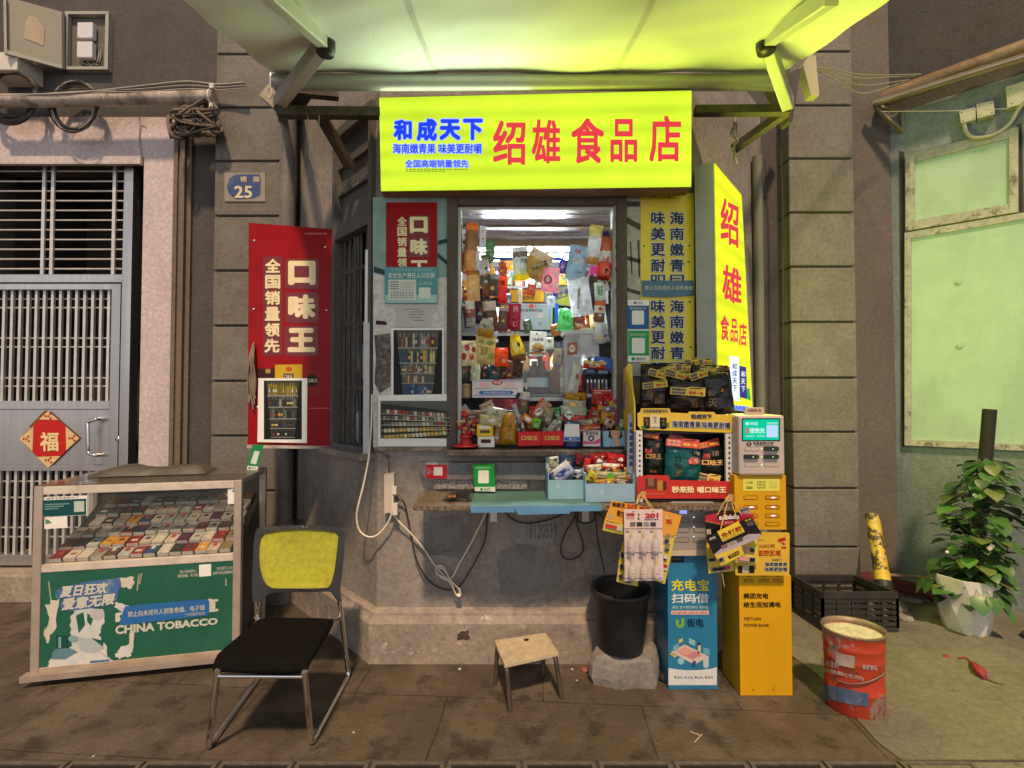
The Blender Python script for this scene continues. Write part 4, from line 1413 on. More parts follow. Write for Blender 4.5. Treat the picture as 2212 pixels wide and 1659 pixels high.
def autoart(x0, y0, x1, y1, rot):
    """printed patches and lines of a plain packet"""
    cx, cy, w, h = (x0 + x1) / 2, (y0 + y1) / 2, x1 - x0, y1 - y0
    c, q = math.cos(rad(rot)), math.sin(rad(rot))
    def rp(u, v): return (cx + u * w / 2 * c - v * h / 2 * q, cy + u * w / 2 * q + v * h / 2 * c)
    def f(b, pl):
        cols = AR.sample(['#c8c4b8', '#b8a070', '#7a2a24', '#2a2a30', '#c0a040', '#4a6a4a', '#a8b0b8', '#8a4a30', '#d8d4c8'], 3)
        for k in range(AR.choice((1, 2, 2))):
            u, v, s_ = AR.uniform(-.4, .4), AR.uniform(-.5, .5), AR.uniform(.2, .42)
            if AR.random() < .5:
                b.poly(pl, [rp(u + s_ * math.cos(-t), v + s_ * .8 * w / h * math.sin(-t)) for t in [i * .5236 for i in range(12)]], C(cols[k]), .001)
            else:
                b.poly(pl, [rp(u - s_, v - s_ * .5), rp(u - s_, v + s_ * .4), rp(u + s_, v + s_ * .5), rp(u + s_, v - s_ * .4)], C(cols[k]), .001)
        v = AR.uniform(-.6, .5)
        for k in range(AR.choice((2, 3, 4))):
            v2 = v + k * 2.6 / h * 2
            if v2 > .85: break
            b.poly(pl, [rp(-.5, v2), rp(-.5, v2 + 1.9 / h), rp(AR.uniform(.1, .6), v2 + 1.9 / h), rp(AR.uniform(.1, .6), v2)], C(cols[2]), .0018)
    return f
def hang(label, x0, y0, x1, y1, Y, bands, rot=0, thick=.02, art=None, name='snack_packet', cat='snack packet', group=HG, **kw):
    b = MB()
    bands = [(f, FOIL(m) if isinstance(m, str) else m) for f, m in bands]
    pl = pouch(b, x0, y0, x1, y1, Y, bands, rot, thick, **kw)
    (art or autoart(x0, y0, x1, y1, rot))(b, pl)
    return b.build(name, label=label, cat=cat, group=group)
# ---------------------------------------------------------------- inside: lamps, rod, back shelves
TUBE = EM('lit_fluorescent_tube', (.86, .94, 1.0), 155)
for i, (ya, yb) in enumerate(((533, 3.50), (556, 3.56))):
    t = thing('tube_light', ('upper' if i == 0 else 'lower') + ' white fluorescent tube glowing inside the kiosk', 'tube light', P(1135, ya, yb), 'fluorescent tubes in the kiosk')
    b = MB()
    b.tube([P(1040 + i * 4, ya, yb), P(1232 - i * 8, ya + 1, yb)], .026, TUBE, 12)
    b.build('tube', t)
    b = MB()
    for px in (1036 + i * 4, 1236 - i * 8):
        b.box(P(px, ya, yb), (.022, .04, .045), wht)
    b.bx(P(1036, ya, yb).x, P(1236, ya, yb).x, yb + .03, yb + .05, P(0, ya, yb).z - .02, P(0, ya, yb).z + .02, M('white_batten', (.7, .72, .74), .4))
    b.build('batten', t)
b = MB()
b.tube([P(1048, 558, 3.05), P(1218, 560, 3.05)], .012, M('blue_rod', (.02, .07, .5), .3), 10)
b.build('blue_rod', label='blue hanging rod across the kiosk window', cat='rod')
b = MB()
b.tube([P(1000, 512, 2.95), P(1325, 512, 2.95)], .005, hook_m, 6)
b.build('hanging_wire', label='thin wire the packets hang from at the top of the kiosk window', cat='wire')
sh_m = M('dark_shelf_board', (.04, .034, .03), .6, .3, 6)
t = thing('back_shelf', 'dark stocked shelf against the back wall inside the kiosk', 'shelf', (.15, 4.1, .7))
for py in (625, 724, 800, 850):
    b = MB()
    z = P(0, py, 4.0).z
    b.bx(-.9, 1.2, 3.88, 4.19, z - .02, z, sh_m)
    b.build('shelf_board', t)
b = MB()
b.bx(-.9, 1.2, 4.17, 4.19, .7, 2.6, M('dark_back_board', (.028, .028, .03), .5, .3, 5))
b.build('back_panel', t)
rs = random.Random(21)
pal = ['#3a2a5a', '#1f3a66', '#6a2020', '#8a7a5a', '#274a3a', '#7a5a30', '#b0b0a8', '#44505a', '#903020', '#c0a850']
cn = {'#3a2a5a': 'purple', '#1f3a66': 'blue', '#6a2020': 'maroon', '#8a7a5a': 'beige', '#274a3a': 'green', '#7a5a30': 'brown', '#b0b0a8': 'pale grey', '#44505a': 'slate', '#903020': 'red', '#c0a850': 'mustard'}
def bottle(b, c, r, h, m, cap, lab=None, n=14):
    b.lathe([(0, 0), (r * .95, 0), (r, h * .05), (r, h * .62), (r * .55, h * .78), (r * .36, h * .86), (r * .36, h * .92)], m, c, n)
    b.lathe([(r * .42, h * .9), (r * .42, h), (0, h)], cap, c, n)
    if lab:
        b.lathe([(r * 1.02, h * .22), (r * 1.02, h * .5)], lab, c, n)
rowname = {625: 'top', 724: 'middle', 800: 'lower', 850: 'lowest'}
for py in (724, 800, 850):
    for i, px in enumerate(range(1046, 1300, 22)):
        if rs.random() < .12: continue
        c = rs.choice(pal)
        p0 = P(px + rs.uniform(-3, 3), py, 3.93)
        b = MB()
        hgt = rs.uniform(.13, .2)
        bottle(b, (p0.x, 3.98, p0.z), .033, hgt, FOIL(c), C(rs.choice(pal)), C('#b8b4a8') if rs.random() < .6 else None)
        b.build('bottle', label='%s bottle on the %s back shelf, column %d counted from its left end' % (cn[c], rowname[py], i + 1), cat='bottle', group='bottles on the kiosk back shelf')
# licences and posters on the back
b = MB()
LP = FR(3.36)
frd = M('dark_red_frame', (.12, .02, .03), .5)
b.slab(LP, [(1098, 623), (1098, 655), (1178, 655), (1178, 622)], .02, frd, 0)
b.rect(LP, 1101, 626, 1174, 652, C('#c89a22'), .002)
b.poly(LP, [(1131, 628), (1129, 633), (1133, 637), (1139, 637), (1142, 632), (1139, 627)], C('#b05020'), .004)
b.text(LP, '营业执照', 1118, 638, 1155, 647, C('#5a3a10'), .005, .02)
b.build('licence_frame', label='yellow framed licence behind the hanging packets', cat='licence', group='framed licences in the kiosk')
b = MB()
LP = FR(3.22)
b.slab(LP, [(1102, 652), (1102, 715), (1198, 715), (1198, 654)], .02, C('#1a1c22'), 0)
b.poly(LP, [(1104, 655), (1104, 712), (1193, 712), (1194, 656)], M('pale_cyan_certificate', (.50, .66, .70), .35, .05, 8), .002)
b.rect(LP, 1113, 661, 1188, 662, C('#5d7b86'), .004)
b.rect(LP, 1187, 661, 1188, 700, C('#5d7b86'), .004)
b.ell(LP, 1148, 661, 5, 4, C('#b8371c'), .006)
b.text(LP, '烟草专卖零售许可证', 1118, 667, 1172, 674, C('#27343c'), .004, .015)
for i, w_ in enumerate((18, 6, 16, 20, 20, 20, 22, 22)):
    b.rect(LP, 1108, 678 + i * 4, 1108 + w_, 679.2 + i * 4, C('#5d7b86'), .004)
b.rect(LP, 1160, 675, 1174, 687, C('#dfe8ea'), .004)
b.ell(LP, 1167, 699, 4, 4, C('#7a98a4'), .004)
b.build('licence_frame', label='pale cyan tobacco licence in a dark frame at the middle of the window', cat='licence', group='framed licences in the kiosk')
b = MB()
b.slab(FR(3.24), [(1195, 655), (1195, 712), (1207, 712), (1206, 655)], .01, C('#1f6fc4'), 0)
b.poly(FR(3.24), [(1195, 700), (1195, 712), (1207, 712), (1206, 704)], C('#3f8a3a'), .002)
b.build('blue_card', label='bright blue card right of the pale cyan licence', cat='card')
b = MB()
LP = FR(3.30)
b.slab(LP, [(1177, 624), (1177, 656), (1236, 662), (1236, 618)], .004, M('pale_lime_poster', (.50, .56, .34), .5, .2, 6), 0)
b.poly(LP, [(1200, 640), (1196, 655), (1234, 661), (1234, 630)], C('#b8c24a'), .001)
nv = C('#1c2f78')
b.text(LP, '分量十足', 0, 0, 0, 0, nv, .003, .03, quad=((1180, 636), (1231, 622), (1232, 634), (1182, 650)))
b.line(LP, (1186, 651), (1228, 638), 2, nv, .003)
b.build('handwritten_poster', label='pale lime poster with navy brush writing behind the window', cat='poster')
# ---------------------------------------------------------------- hanging packets
def t_(s_, x0, y0, x1, y1, c, bold=.02):
    return lambda b, pl: b.text(pl, s_, x0, y0, x1, y1, C(c), .002, bold)
def many(*fs):
    return lambda b, pl: [f(b, pl) for f in fs]
def e_(cx, cy, rx, ry, c, l=.0015):
    return lambda b, pl: b.ell(pl, cx, cy, rx, ry, C(c), l)
def r_(x0, y0, x1, y1, c, l=.0015):
    return lambda b, pl: b.rect(pl, x0, y0, x1, y1, C(c), l)
hang('long orange brown bag hanging at the far left of the kiosk window', 1004, 482, 1030, 586, 2.84, [(.18, '#c07a3c'), (.6, '#8a6a4a'), (1, '#b08a60')], 4, .02)
hang('brown paper packet below the long orange bag at the left window side', 1008, 584, 1036, 650, 2.84, [(.15, '#8a5a34'), (1, '#b09468')], -3)
hang('white plastic bag hanging left behind the orange bag', 1036, 488, 1050, 536, 2.95, [(1, white_film)], 2, .015)
hang('dark and white snack packet bunch below the white plastic bag', 1038, 560, 1060, 640, 2.95, [(.4, white_film), (.7, '#4a443c'), (1, '#7a4a2a')], -8, .02)
hang('black and silver packet left of the slim red packet', 1058, 592, 1078, 640, 2.92, [(.25, '#8a8e90'), (1, '#4c4844')], 6)
hang('slim red packet with orange top hanging left of the licence', 1077, 597, 1096, 655, 2.90, [(.45, '#c05a38'), (1, '#a81c20')], 3, .014, t_('辣', 1081, 606, 1092, 620, '#701c10'))
hang('white packet with bright yellow bottom hanging in the top middle', 1108, 533, 1142, 606, 2.90, [(.2, '#c8d0d4'), (.36, '#5a5048'), (.82, '#b8ccd4'), (1, '#e0b010')], -4, .026, many(r_(1124, 587, 1136, 595, '#e0d060'), t_('奶糖', 1124, 560, 1138, 570, '#3a4a60')))
hang('tilted brown pouch hanging in front of the fluorescent tubes', 1134, 540, 1186, 604, 2.90, [(.3, '#a09484'), (1, '#8a7448')], 28, .03, lambda b, pl: [b.poly(pl, [(1146, 580), (1150, 588), (1182, 574), (1178, 564)], C('#3c3c40'), .0015), b.text(pl, '牛肉干', 0, 0, 0, 0, C('#b8b4a8'), .003, .03, quad=((1150, 578), (1176, 567), (1179, 573), (1152, 584)))])
hang('dusty pink packet with white characters in the middle right', 1170, 578, 1208, 632, 2.88, [(1, '#b88a92')], 5, .02, many(t_('酥', 1196, 588, 1205, 600, '#e8e0e0', .04), t_('甜', 1194, 612, 1206, 623, '#e8e0e0', .04), e_(1183, 606, 9, 10, '#8a3c44'), e_(1183, 606, 5, 6, '#d8b0b4', .003)))
hang('plump grey blue pillow bag with a red mark hanging top right', 1226, 530, 1268, 606, 2.88, [(1, '#8497a2')], 8, .035, many(t_('红牌', 1241, 543, 1254, 551, '#b02a20', .05), t_('薯片', 1235, 562, 1260, 574, '#c8d0d4', .04), r_(1240, 590, 1256, 592, '#5a6a74')), crumple=.3)
hang('clear and white bag with a yellow corner hanging at the right', 1270, 486, 1299, 572, 2.84, [(.35, '#b0a870'), (.8, white_film), (1, '#a88048')], 7, .024)
hang('red and white packet with a round fruit print at the far right', 1294, 512, 1322, 606, 2.80, [(.3, '#a85c40'), (.62, '#d8d4d0'), (.95, '#b84434'), (1, '#702018')], 8, .02, many(e_(1308, 586, 9, 10, '#c86a58'), e_(1308, 586, 3, 3, '#3a1410', .003), t_('山楂', 1301, 555, 1314, 570, '#a83424', .03)))
hang('crumpled white carrier bag hanging right of the licence', 1230, 600, 1276, 682, 2.85, [(.15, white_film), (1, white_film)], -8, .035, r_(1246, 625, 1252, 668, '#8a8272'), crumple=1.2, name='carrier_bag', cat='carrier bag')
hang('pale green white packet at the right window edge', 1284, 610, 1306, 650, 2.82, [(1, '#b8c4b4')], -3, .015, t_('海苔', 1288, 618, 1302, 640, '#3a6a48', .02))
hang('brown and red packet below the pale green packet at the right edge', 1283, 650, 1307, 696, 2.82, [(.25, '#b05a44'), (.6, '#d0ccc4'), (1, '#7a5a3a')], 5, .018)
hang('dark purple packet hanging behind the red and white packet', 1272, 575, 1292, 640, 2.92, [(.3, '#b04a90'), (1, '#2a2228')], 6, .018)
hang('long white packet strip at the lower right window edge', 1284, 694, 1306, 742, 2.84, [(1, '#b4b8b8')], 8, .014)
hang('grey white bag with a red print at the lower left side', 1006, 650, 1026, 706, 2.82, [(.35, '#b0aca4'), (.7, '#8a4a44'), (1, '#a8a09a')], -3, .016)
hang('dark purple packet at the lower left beside the brown bags', 1028, 648, 1048, 700, 2.90, [(1, '#3a2430')], 3, .016)
hang('brown jerky bag hanging left of the magenta packet', 1046, 650, 1074, 716, 2.88, [(.3, '#b0a49a'), (1, '#5c3c30')], -6, .026)
hang('dull red packet with silver edge left of the magenta packet', 1076, 664, 1098, 716, 2.90, [(.2, '#9a9490'), (1, '#6a4a48')], 3, .02)
hang('clear bag with yellow nuts in the bottom at the left', 1033, 688, 1068, 728, 2.80, [(.55, '#a8a49c'), (1, '#b08a2c')], 8, .03, taper=.5)
hang('magenta packet with white print left of the licence', 1098, 656, 1125, 712, 2.90, [(1, '#8a1038')], 2, .022, many(*[r_(1109, 664 + i * 3, 1119, 665.4 + i * 3, '#d8a0b0') for i in range(4)], r_(1108, 696, 1116, 706, '#b8607a')))
hang('bright green pouch right of the licence', 1206, 667, 1246, 716, 3.02, [(1, '#5aa868')], 6, .03, many(t_('青豆', 1212, 684, 1228, 692, '#2a7a3c', .02)))
hang('narrow clear string of white candies hanging before the yellow licence', 1120, 607, 1128, 656, 2.95, [(.3, clear), (1, '#b8b4ac')], 0, .01)
hang('cream pouch with dark red fruit drawings at the left', 996, 736, 1030, 790, 2.80, [(1, '#c4b59a')], -2, .022, many(e_(1010, 752, 6, 7, '#8a2a2c'), e_(1024, 756, 4, 7, '#8a2a2c'), e_(1003, 771, 5, 8, '#8a2a2c'), e_(1020, 772, 5, 7, '#8a3a2c'), t_('话梅', 1012, 741, 1022, 746, '#6a3a2a')))
hang('yellow green pouch with a leaf print right of the cream pouch', 1027, 726, 1070, 788, 2.84, [(1, '#b4a878')], 2, .026, many(e_(1040, 738, 7, 4, '#7a8448'), e_(1060, 742, 8, 5, '#6a7a40'), e_(1062, 770, 7, 6, '#7a8a48'), t_('坚果', 1038, 750, 1056, 768, '#8a7830', .03)))
hang('orange pouch hanging in the lower middle left', 1069, 751, 1097, 792, 2.82, [(1, '#c8521c')], 0, .022)
hang('yellow pillow bag hanging by its corner with a brown end', 1102, 722, 1132, 782, 2.78, [(.78, '#c8a820'), (1, '#6a4a34')], -12, .034, many(lambda b, pl: b.poly(pl, [(1106, 746), (1112, 738), (1122, 756), (1114, 766)], C('#e8d060'), .002), lambda b, pl: b.poly(pl, [(1116, 742), (1121, 739), (1124, 748), (1119, 750)], C('#2a2a24'), .002)), crumple=.3, taper=.4)
hang('brown end of dried fruit hanging under the yellow bag', 1108, 778, 1129, 814, 2.80, [(1, '#54382c')], 8, .03)
hang('white green pouch with a burger print in the lower middle', 1144, 716, 1180, 770, 2.82, [(.85, '#c4d0bc'), (.9, '#8a6a44'), (1, '#c8d0b8')], 2, .02, many(e_(1162, 750, 13, 6, '#c08a3c'), e_(1162, 757, 14, 4, '#5a3018'), e_(1162, 745, 8, 4, '#d8b070', .003), t_('汉堡橡皮糖', 1150, 731, 1174, 738, '#6a3a2a', .03), r_(1157, 720, 1161, 724, '#b02a20')))
hang('small white square pouch right of the burger print pouch', 1177, 728, 1196, 754, 2.92, [(1, '#b8bcb0')], 0, .016)
fc = [('#b8b4ac', 'silvery white'), ('#8a4a30', 'rust brown'), ('#c0a040', 'mustard'), ('#7a2a24', 'dull red'), ('#5a6468', 'slate'), ('#a8b0b8', 'pale grey'), ('#4a6a4a', 'dull green'), ('#b8a070', 'tan'), ('#d8d4c8', 'bright white'), ('#3a2a5a', 'violet'), ('#c07a3c', 'amber')]
od = ['first', 'second', 'third', 'fourth', 'fifth', 'sixth', 'seventh', 'eighth', 'ninth', 'tenth', 'eleventh', 'twelfth']
for side, xs, ys, Y in (('leftmost', 1003, 496, 2.88), ('inner left', 1052, 520, 2.98), ('middle left', 1084, 556, 3.04), ('inner right', 1256, 545, 2.98), ('rightmost', 1306, 500, 2.86)):
    y = ys
    for i in range(9 if side != 'middle left' else 6):
        h = AR.uniform(26, 46)
        w = AR.uniform(16, 26)
        x = xs + AR.uniform(-7, 7) + (1 if 'left' in side else -1) * i * .6
        c, nm_ = AR.choice(fc)
        k = AR.random()
        bands = [(AR.uniform(.15, .4), c), (1, AR.choice(fc)[0])] if k < .5 else ([(1, white_film)] if k < .68 else [(1, c)])
        lab = ('white film packet' if 0.5 <= k < .68 else nm_ + ' topped packet' if k < .5 else nm_ + ' packet')
        hang('%s, %s down in the %s column of hanging packets' % (lab, od[i], side), x - w / 2, y, x + w / 2, y + h, Y + AR.uniform(-.04, .05), bands, AR.uniform(-16, 16), AR.uniform(.014, .026), crumple=AR.uniform(.5, 1.1))
        y += h * AR.uniform(.55, .8)
for j, (yy, rn) in enumerate(((578, 'upper'), (668, 'lower'))):
    for i in range(11):
        c, nm_ = AR.choice(fc)
        x = 1052 + i * 23 + AR.uniform(-3, 3)
        hang('%s packet hung on the back wall, %s in its %s row' % (nm_, od[i], rn), x - 11, yy + AR.uniform(-4, 4), x + 11, yy + AR.uniform(38, 50), 3.9, [(AR.uniform(.2, .5), c), (1, AR.choice(fc)[0])], AR.uniform(-7, 7), .02)
for i, (x, y) in enumerate(((1148, 612), (1190, 640), (1216, 560), (1100, 560), (1140, 690), (1200, 700), (1126, 742), (1204, 752))):
    c, nm_ = fc[(i * 4 + 1) % len(fc)]
    hang('small %s packet dangling deep inside the kiosk, %s of the scattered ones' % (nm_, od[i]), x - 9, y, x + 9, y + AR.uniform(24, 36), 3.12, [(1, c)], AR.uniform(-20, 20), .016)
# ---------------------------------------------------------------- things standing on the counter
SZ = 1.2                                     # top of the sill
def cbox(b, x0, y0, x1, y1, Y, dep, m, rot=0):
    """small carton: front face seen at x0..x1, y0..y1"""
    cx, cy = (x0 + x1) / 2, (y0 + y1) / 2
    c, q = math.cos(rad(rot)), math.sin(rad(rot))
    pts = [(cx + dx * c - dy * q, cy + dx * q + dy * c) for dx, dy in ((x0 - cx, y0 - cy), (x0 - cx, y1 - cy), (x1 - cx, y1 - cy), (x1 - cx, y0 - cy))]
    b.slab(FR(Y), pts, dep, m if not isinstance(m, str) else C(m), 0)
    return FR(Y)
def carton(label, x0, y0, x1, y1, Y, dep, m, rot=0, art=None, name='snack_box', cat='box', group=CG):
    b = MB()
    pl = cbox(b, x0, y0, x1, y1, Y, dep, m, rot)
    if art:
        art(b, pl)
    return b.build(name, label=label, cat=cat, group=group, bevel=.002)
heap = lambda *a, **k: hang(*a, group=CG, **k)
FY = 2.72
# supports behind: low tiered trays so that the heap rises towards the back
t = thing('counter_tray', 'low dark tiered tray under the heaped goods on the counter', 'tray', (.15, 2.95, SZ))
for i, (ya, yb, za) in enumerate(((2.86, 2.96, .07), (2.96, 3.10, .14), (3.10, 3.27, .20))):
    b = MB()
    b.bx(-.30, .60, ya, yb, SZ + .001, SZ + za, M('dark_tray', (.05, .045, .04), .6, .3, 8))
    b.build('tier', t)
carton('white carton with blue strip and red crest leaning at the left back of the counter', 1020, 820, 1130, 859, 2.90, .10, '#b8b4b4', 0,
       many(r_(1022, 822, 1128, 823.5, '#3a6a9c'), r_(1022, 853, 1128, 854.5, '#3a6a9c'), lambda b, pl: b.poly(pl, [(1034, 848), (1038, 844), (1106, 844), (1110, 848), (1106, 852), (1038, 852)], C('#1d56a0'), .002),
            lambda b, pl: b.text(pl, '青岛啤酒股份有限公司', 1044, 845.5, 1102, 850.5, C('#c8d4e0'), .0035, .01), lambda b, pl: b.ell(pl, 1074, 826, 12, 6, C('#a82a34'), .002), lambda b, pl: b.text(pl, '啤酒', 1066, 823, 1082, 829, C('#d8c8c0'), .0035, .02),
            r_(1036, 826, 1056, 836, '#c89a9c'), r_(1090, 826, 1112, 836, '#c8a0a0'), r_(1028, 838, 1062, 840, '#9a7a84'), r_(1086, 838, 1118, 840, '#9a7a84')))
carton('maroon box below the white carton at the left', 1046, 862, 1122, 884, 2.88, .10, '#5c1420', 0, many(r_(1090, 862, 1122, 884, '#7a2430'), t_('王', 1100, 864, 1108, 876, '#b8505a')))
for lab, a, c_, y0, y1, col, bands in (
        ('white bag standing behind the white carton', 1017, 1038, 778, 822, None, [(1, '#a8a894')]),
        ('black packet with an orange stripe behind the white carton', 1040, 1056, 782, 822, None, [(.15, '#c07020'), (1, '#1c1a20')]),
        ('orange packet strip standing behind the white carton', 1042, 1050, 784, 820, None, [(1, '#c85a1c')]),
        ('dark teal bag standing behind the white carton', 1056, 1084, 784, 822, None, [(1, '#1f4a50')]),
        ('black bag with pointed top standing behind the white carton', 1078, 1094, 776, 822, None, [(1, '#26242a')]),
        ('reddish brown bag standing at the right end behind the white carton', 1090, 1112, 778, 822, None, [(1, '#6a4440')])):
    heap(lab, a, y0, c_, y1, 2.98 if 'strip' not in lab else 2.93, bands, R.uniform(-6, 8), .02, taper=.3)
heap('dark green packet at the left edge above the jar', 996, 784, 1014, 824, 2.95, [(1, '#3a3e38')], 3, .02)
b = MB()
p0 = P(1006, 860, 2.92)
b.lathe([(0, 0), (.028, 0), (.03, .01), (.03, .06), (.026, .068), (.03, .072), (.03, .085), (0, .09)], M('amber_jar', (.40, .26, .12), .25, .2, 20), p0, 14)
b.build('jar', label='small amber jar at the left edge of the counter', cat='jar', group=CG)
heap('grey clear bag slumped at the left end of the heap', 984, 880, 1022, 922, 2.80, [(1, '#8f8f86')], -38, .03)
heap('beige bread bag lying across the left of the heap', 1000, 888, 1056, 914, 2.77, [(1, '#8a6a56')], -8, .035)
heap('clear bag with pale noodles on top of the left heap', 1050, 880, 1094, 910, 2.75, [(1, '#a8a590')], 12, .022, crumple=.9)
heap('pale yellow cream bag in front of the left heap', 1036, 898, 1084, 920, 2.72, [(1, '#b8b088')], 8, .025, e_(1062, 908, 8, 3, '#d8d4c0'))
heap('red and white flat packet lying under the clear noodle bag', 1038, 868, 1068, 892, 2.84, [(1, '#a89a8a')], -25, .014)
# lantern ornament
t = thing('lantern_ornament', 'red and gold flower basket ornament at the left end of the counter', 'ornament', P(1001, 963, 2.72))
b = MB()
c = P(1006, 964, 2.72)
redpl = M('red_ornament_plastic', (.45, .02, .025), .35, .1, 8)
b.lathe([(0, 0), (.075, 0), (.078, .006), (.06, .012), (.034, .014), (.036, .03), (.026, .036), (.026, .046), (.036, .05), (.038, .06), (.022, .066), (.018, .1), (.03, .11), (0, .112)], redpl, c, 20)
b.build('base', t)
b = MB()
gflow = M('gold_paper_flower', (.48, .30, .13), .4, .3, 25)
for i in range(34):
    a, h = R.uniform(0, 6.28), R.uniform(.07, .155)
    rr = R.uniform(.02, .052)
    q = c + Vector((rr * math.cos(a), rr * math.sin(a) * .6, h))
    b.lathe([(0, .010), (.008, .008), (.012, 0), (.008, -.007), (0, -.008)], gflow if i % 4 else redpl, q, 7, RZ(R.uniform(0, 90)) @ RX(R.uniform(0, 90)))
b.build('flowers', t)
b = MB()
b.lathe([(0, .03), (.012, .028), (.016, .01), (.02, 0), (.012, -.01), (0, -.012)], redpl, c + Vector((-.005, 0, .175)), 12)
b.build('top_knot', t)
carton('yellow candy box stacked on a small white box at the left of the counter', 1030, 917, 1065, 942, FY, .07, '#cf9c14', 0, many(lambda b, pl: b.rrect(pl, 1034, 920, 1060, 926, 2, C('#c8c0c8'), .0015), t_('星萌香', 1037, 929, 1058, 936, '#22203a', .04)))
carton('small white box with a maroon slot under the yellow candy box', 1032, 943, 1068, 966, FY, .07, '#c8bcb4', 0, r_(1039, 949, 1060, 957, '#3a1214'))
heap('tan pouch standing right of the white box', 1066, 919, 1082, 961, 2.76, [(1, '#9a7a44')], 1, .02)
heap('gold pouch with pointed top standing in the counter middle left', 1082, 890, 1118, 960, 2.75, [(1, '#b08018')], 2, .03, t_('香果', 1094, 916, 1106, 924, '#806010', .03), taper=.45)
for i, (x0, x1, lab) in enumerate(((1119, 1169, 'left'), (1170, 1217, 'right'))):
    b = MB()
    yq0, yq1 = (932, 962) if i == 0 else (931, 962)
    redb = C('#b01820')
    pl = FR(FY - .01)
    b.slab(pl, [(x0, yq0 + 1), (x0, yq1 + 2 * (i == 0)), (x1, yq1), (x1, yq0)], .004, redb, 0)
    z0 = SZ + .001
    for px in (x0 + 1, x1 - 1):
        p1, p2 = pl.p(px, yq0, 0), pl.p(px, yq1, 0)
        b.bx(p1.x - .002, p1.x + .002, FY - .008, FY + .10, p2.z + .001, p1.z, redb)
    b.bx(pl.p(x0 + 2, 0, 0).x, pl.p(x1 - 2, 0, 0).x, FY + .095, FY + .10, pl.p(0, yq1, 0).z, pl.p(0, yq0, 0).z + .04, redb)
    dx = (x1 - x0 - 37) / 2
    b.text(pl, '口味王', x0 + 7, 941, x1 - 7, 951, M('gold_box_print', (.72, .44, .10), .4), .003, .05)
    b.build('open_red_box', label=lab + ' one of two open red display boxes with gold characters on the counter', cat='display box', group='open red display boxes')
for lab, x0, y0, x1, y1, Y, bands, rot, th in (
        ('silver sausage stick standing in the left red box', 1112, 871, 1122, 916, 2.73, [(1, '#8f8f92')], -18, .013),
        ('brown wrapped stick in the left red box', 1110, 898, 1122, 936, 2.75, [(1, '#5c4434')], -22, .014),
        ('grey stick packet leaning left in the left red box', 1121, 894, 1133, 938, 2.76, [(1, '#7a7068')], -12, .014),
        ('orange wafer packet lying over the red boxes', 1126, 902, 1168, 918, 2.74, [(1, '#c87c18')], 32, .014),
        ('brown wafer packet under the orange one', 1132, 912, 1166, 928, 2.76, [(1, '#5c3a22')], 20, .014),
        ('bright green leaf shaped packet over the left red box', 1150, 904, 1168, 926, 2.72, [(1, '#5aa028')], 12, .01),
        ('beige biscuit bag leaning in the middle of the heap', 1144, 872, 1192, 900, 2.80, [(.2, '#b04030'), (1, '#a08468')], -52, .024),
        ('clear biscuit bag standing over the right red box', 1172, 880, 1194, 920, 2.79, [(1, '#9a8a70')], 10, .022),
        ('clear stick packet in the right red box', 1186, 906, 1200, 938, 2.76, [(1, '#a8a49c')], 38, .012),
        ('grey candy stick pack in the right red box', 1200, 898, 1214, 938, 2.77, [(1, '#8a807a')], 6, .014),
        ('dark stick packet at the left of the right red box', 1168, 900, 1180, 938, 2.77, [(1, '#4c463c')], -8, .013),
        ('red round tin lid leaning behind the silver sausage', 1139, 876, 1156, 902, 2.86, [(1, '#a01c24')], 0, .012),
        ('dark green packet standing between the biscuit bag and the white packs', 1195, 880, 1212, 912, 2.80, [(1, '#1c6a30')], -6, .018),
        ('silver wrapped tube bunch standing behind the sausage stick', 1122, 846, 1142, 896, 2.84, [(.3, '#b0aaa4'), (1, '#6a5a58')], 6, .02)):
    heap(lab, x0, y0, x1, y1, Y, bands, rot, th)
# stack of packs in the middle right
heap('gold foil pack on top of the stacked packs right of the middle', 1221, 847, 1266, 868, 2.84, [(1, '#a8801c')], 4, .024, r_(1248, 856, 1254, 867, '#2a2014'))
heap('white foil pack in the stack under the gold one', 1216, 864, 1265, 882, 2.83, [(1, '#a8aaa8')], 4, .024)
heap('pale green white pack lowest in the stack of foil packs', 1209, 878, 1267, 898, 2.81, [(1, '#a8b09c')], 4, .026)
carton('flat red box under the stack of foil packs', 1206, 896, 1264, 908, 2.80, .06, '#a01c22', 3, t_('喜糖', 1236, 898, 1250, 905, '#c06a60'))
carton('white diamond shaped tag card hung before the foil packs', 1222, 888, 1237, 904, 2.76, .002, '#b8c2bc', 40, t_('溜溜梅', 1223, 893, 1237, 898, '#33363a', .03), name='tag_card', cat='tag')
# blue payment can
t = thing('payment_speaker', 'round dark blue payment speaker with a white plate on the counter', 'speaker', P(1236, 963, FY))
b = MB()
c = P(1236, 965, FY + .03)
bl = M('dark_blue_plastic', (.02, .045, .16), .35, .1, 8)
b.lathe([(0, 0), (.052, 0), (.053, .01), (.047, .118), (.044, .124), (.046, .128), (.046, .138), (.036, .142), (0, .141)], bl, c, 24)
b.build('body', t)
b = MB()
pl = FR(FY - .028)
b.slab(pl, [(1221, 916), (1217, 953), (1253, 953), (1251, 916)], .006, pw, 0)
b.poly(pl, [(1218.6, 944), (1217.6, 952), (1252.4, 952), (1252, 944)], C('#2a56a0'), .0015)
b.rrect(pl, 1226, 920, 1247, 941, 1, C('#c9c9c2'), .0015)
b.ell(pl, 1232, 948, 2.2, 2.2, C('#d0d8e8'), .003, 10)
b.text(pl, '支付宝', 1236, 946, 1246, 950, C('#d0d8e8'), .003, 0)
b.build('plate', t, bevel=.001)
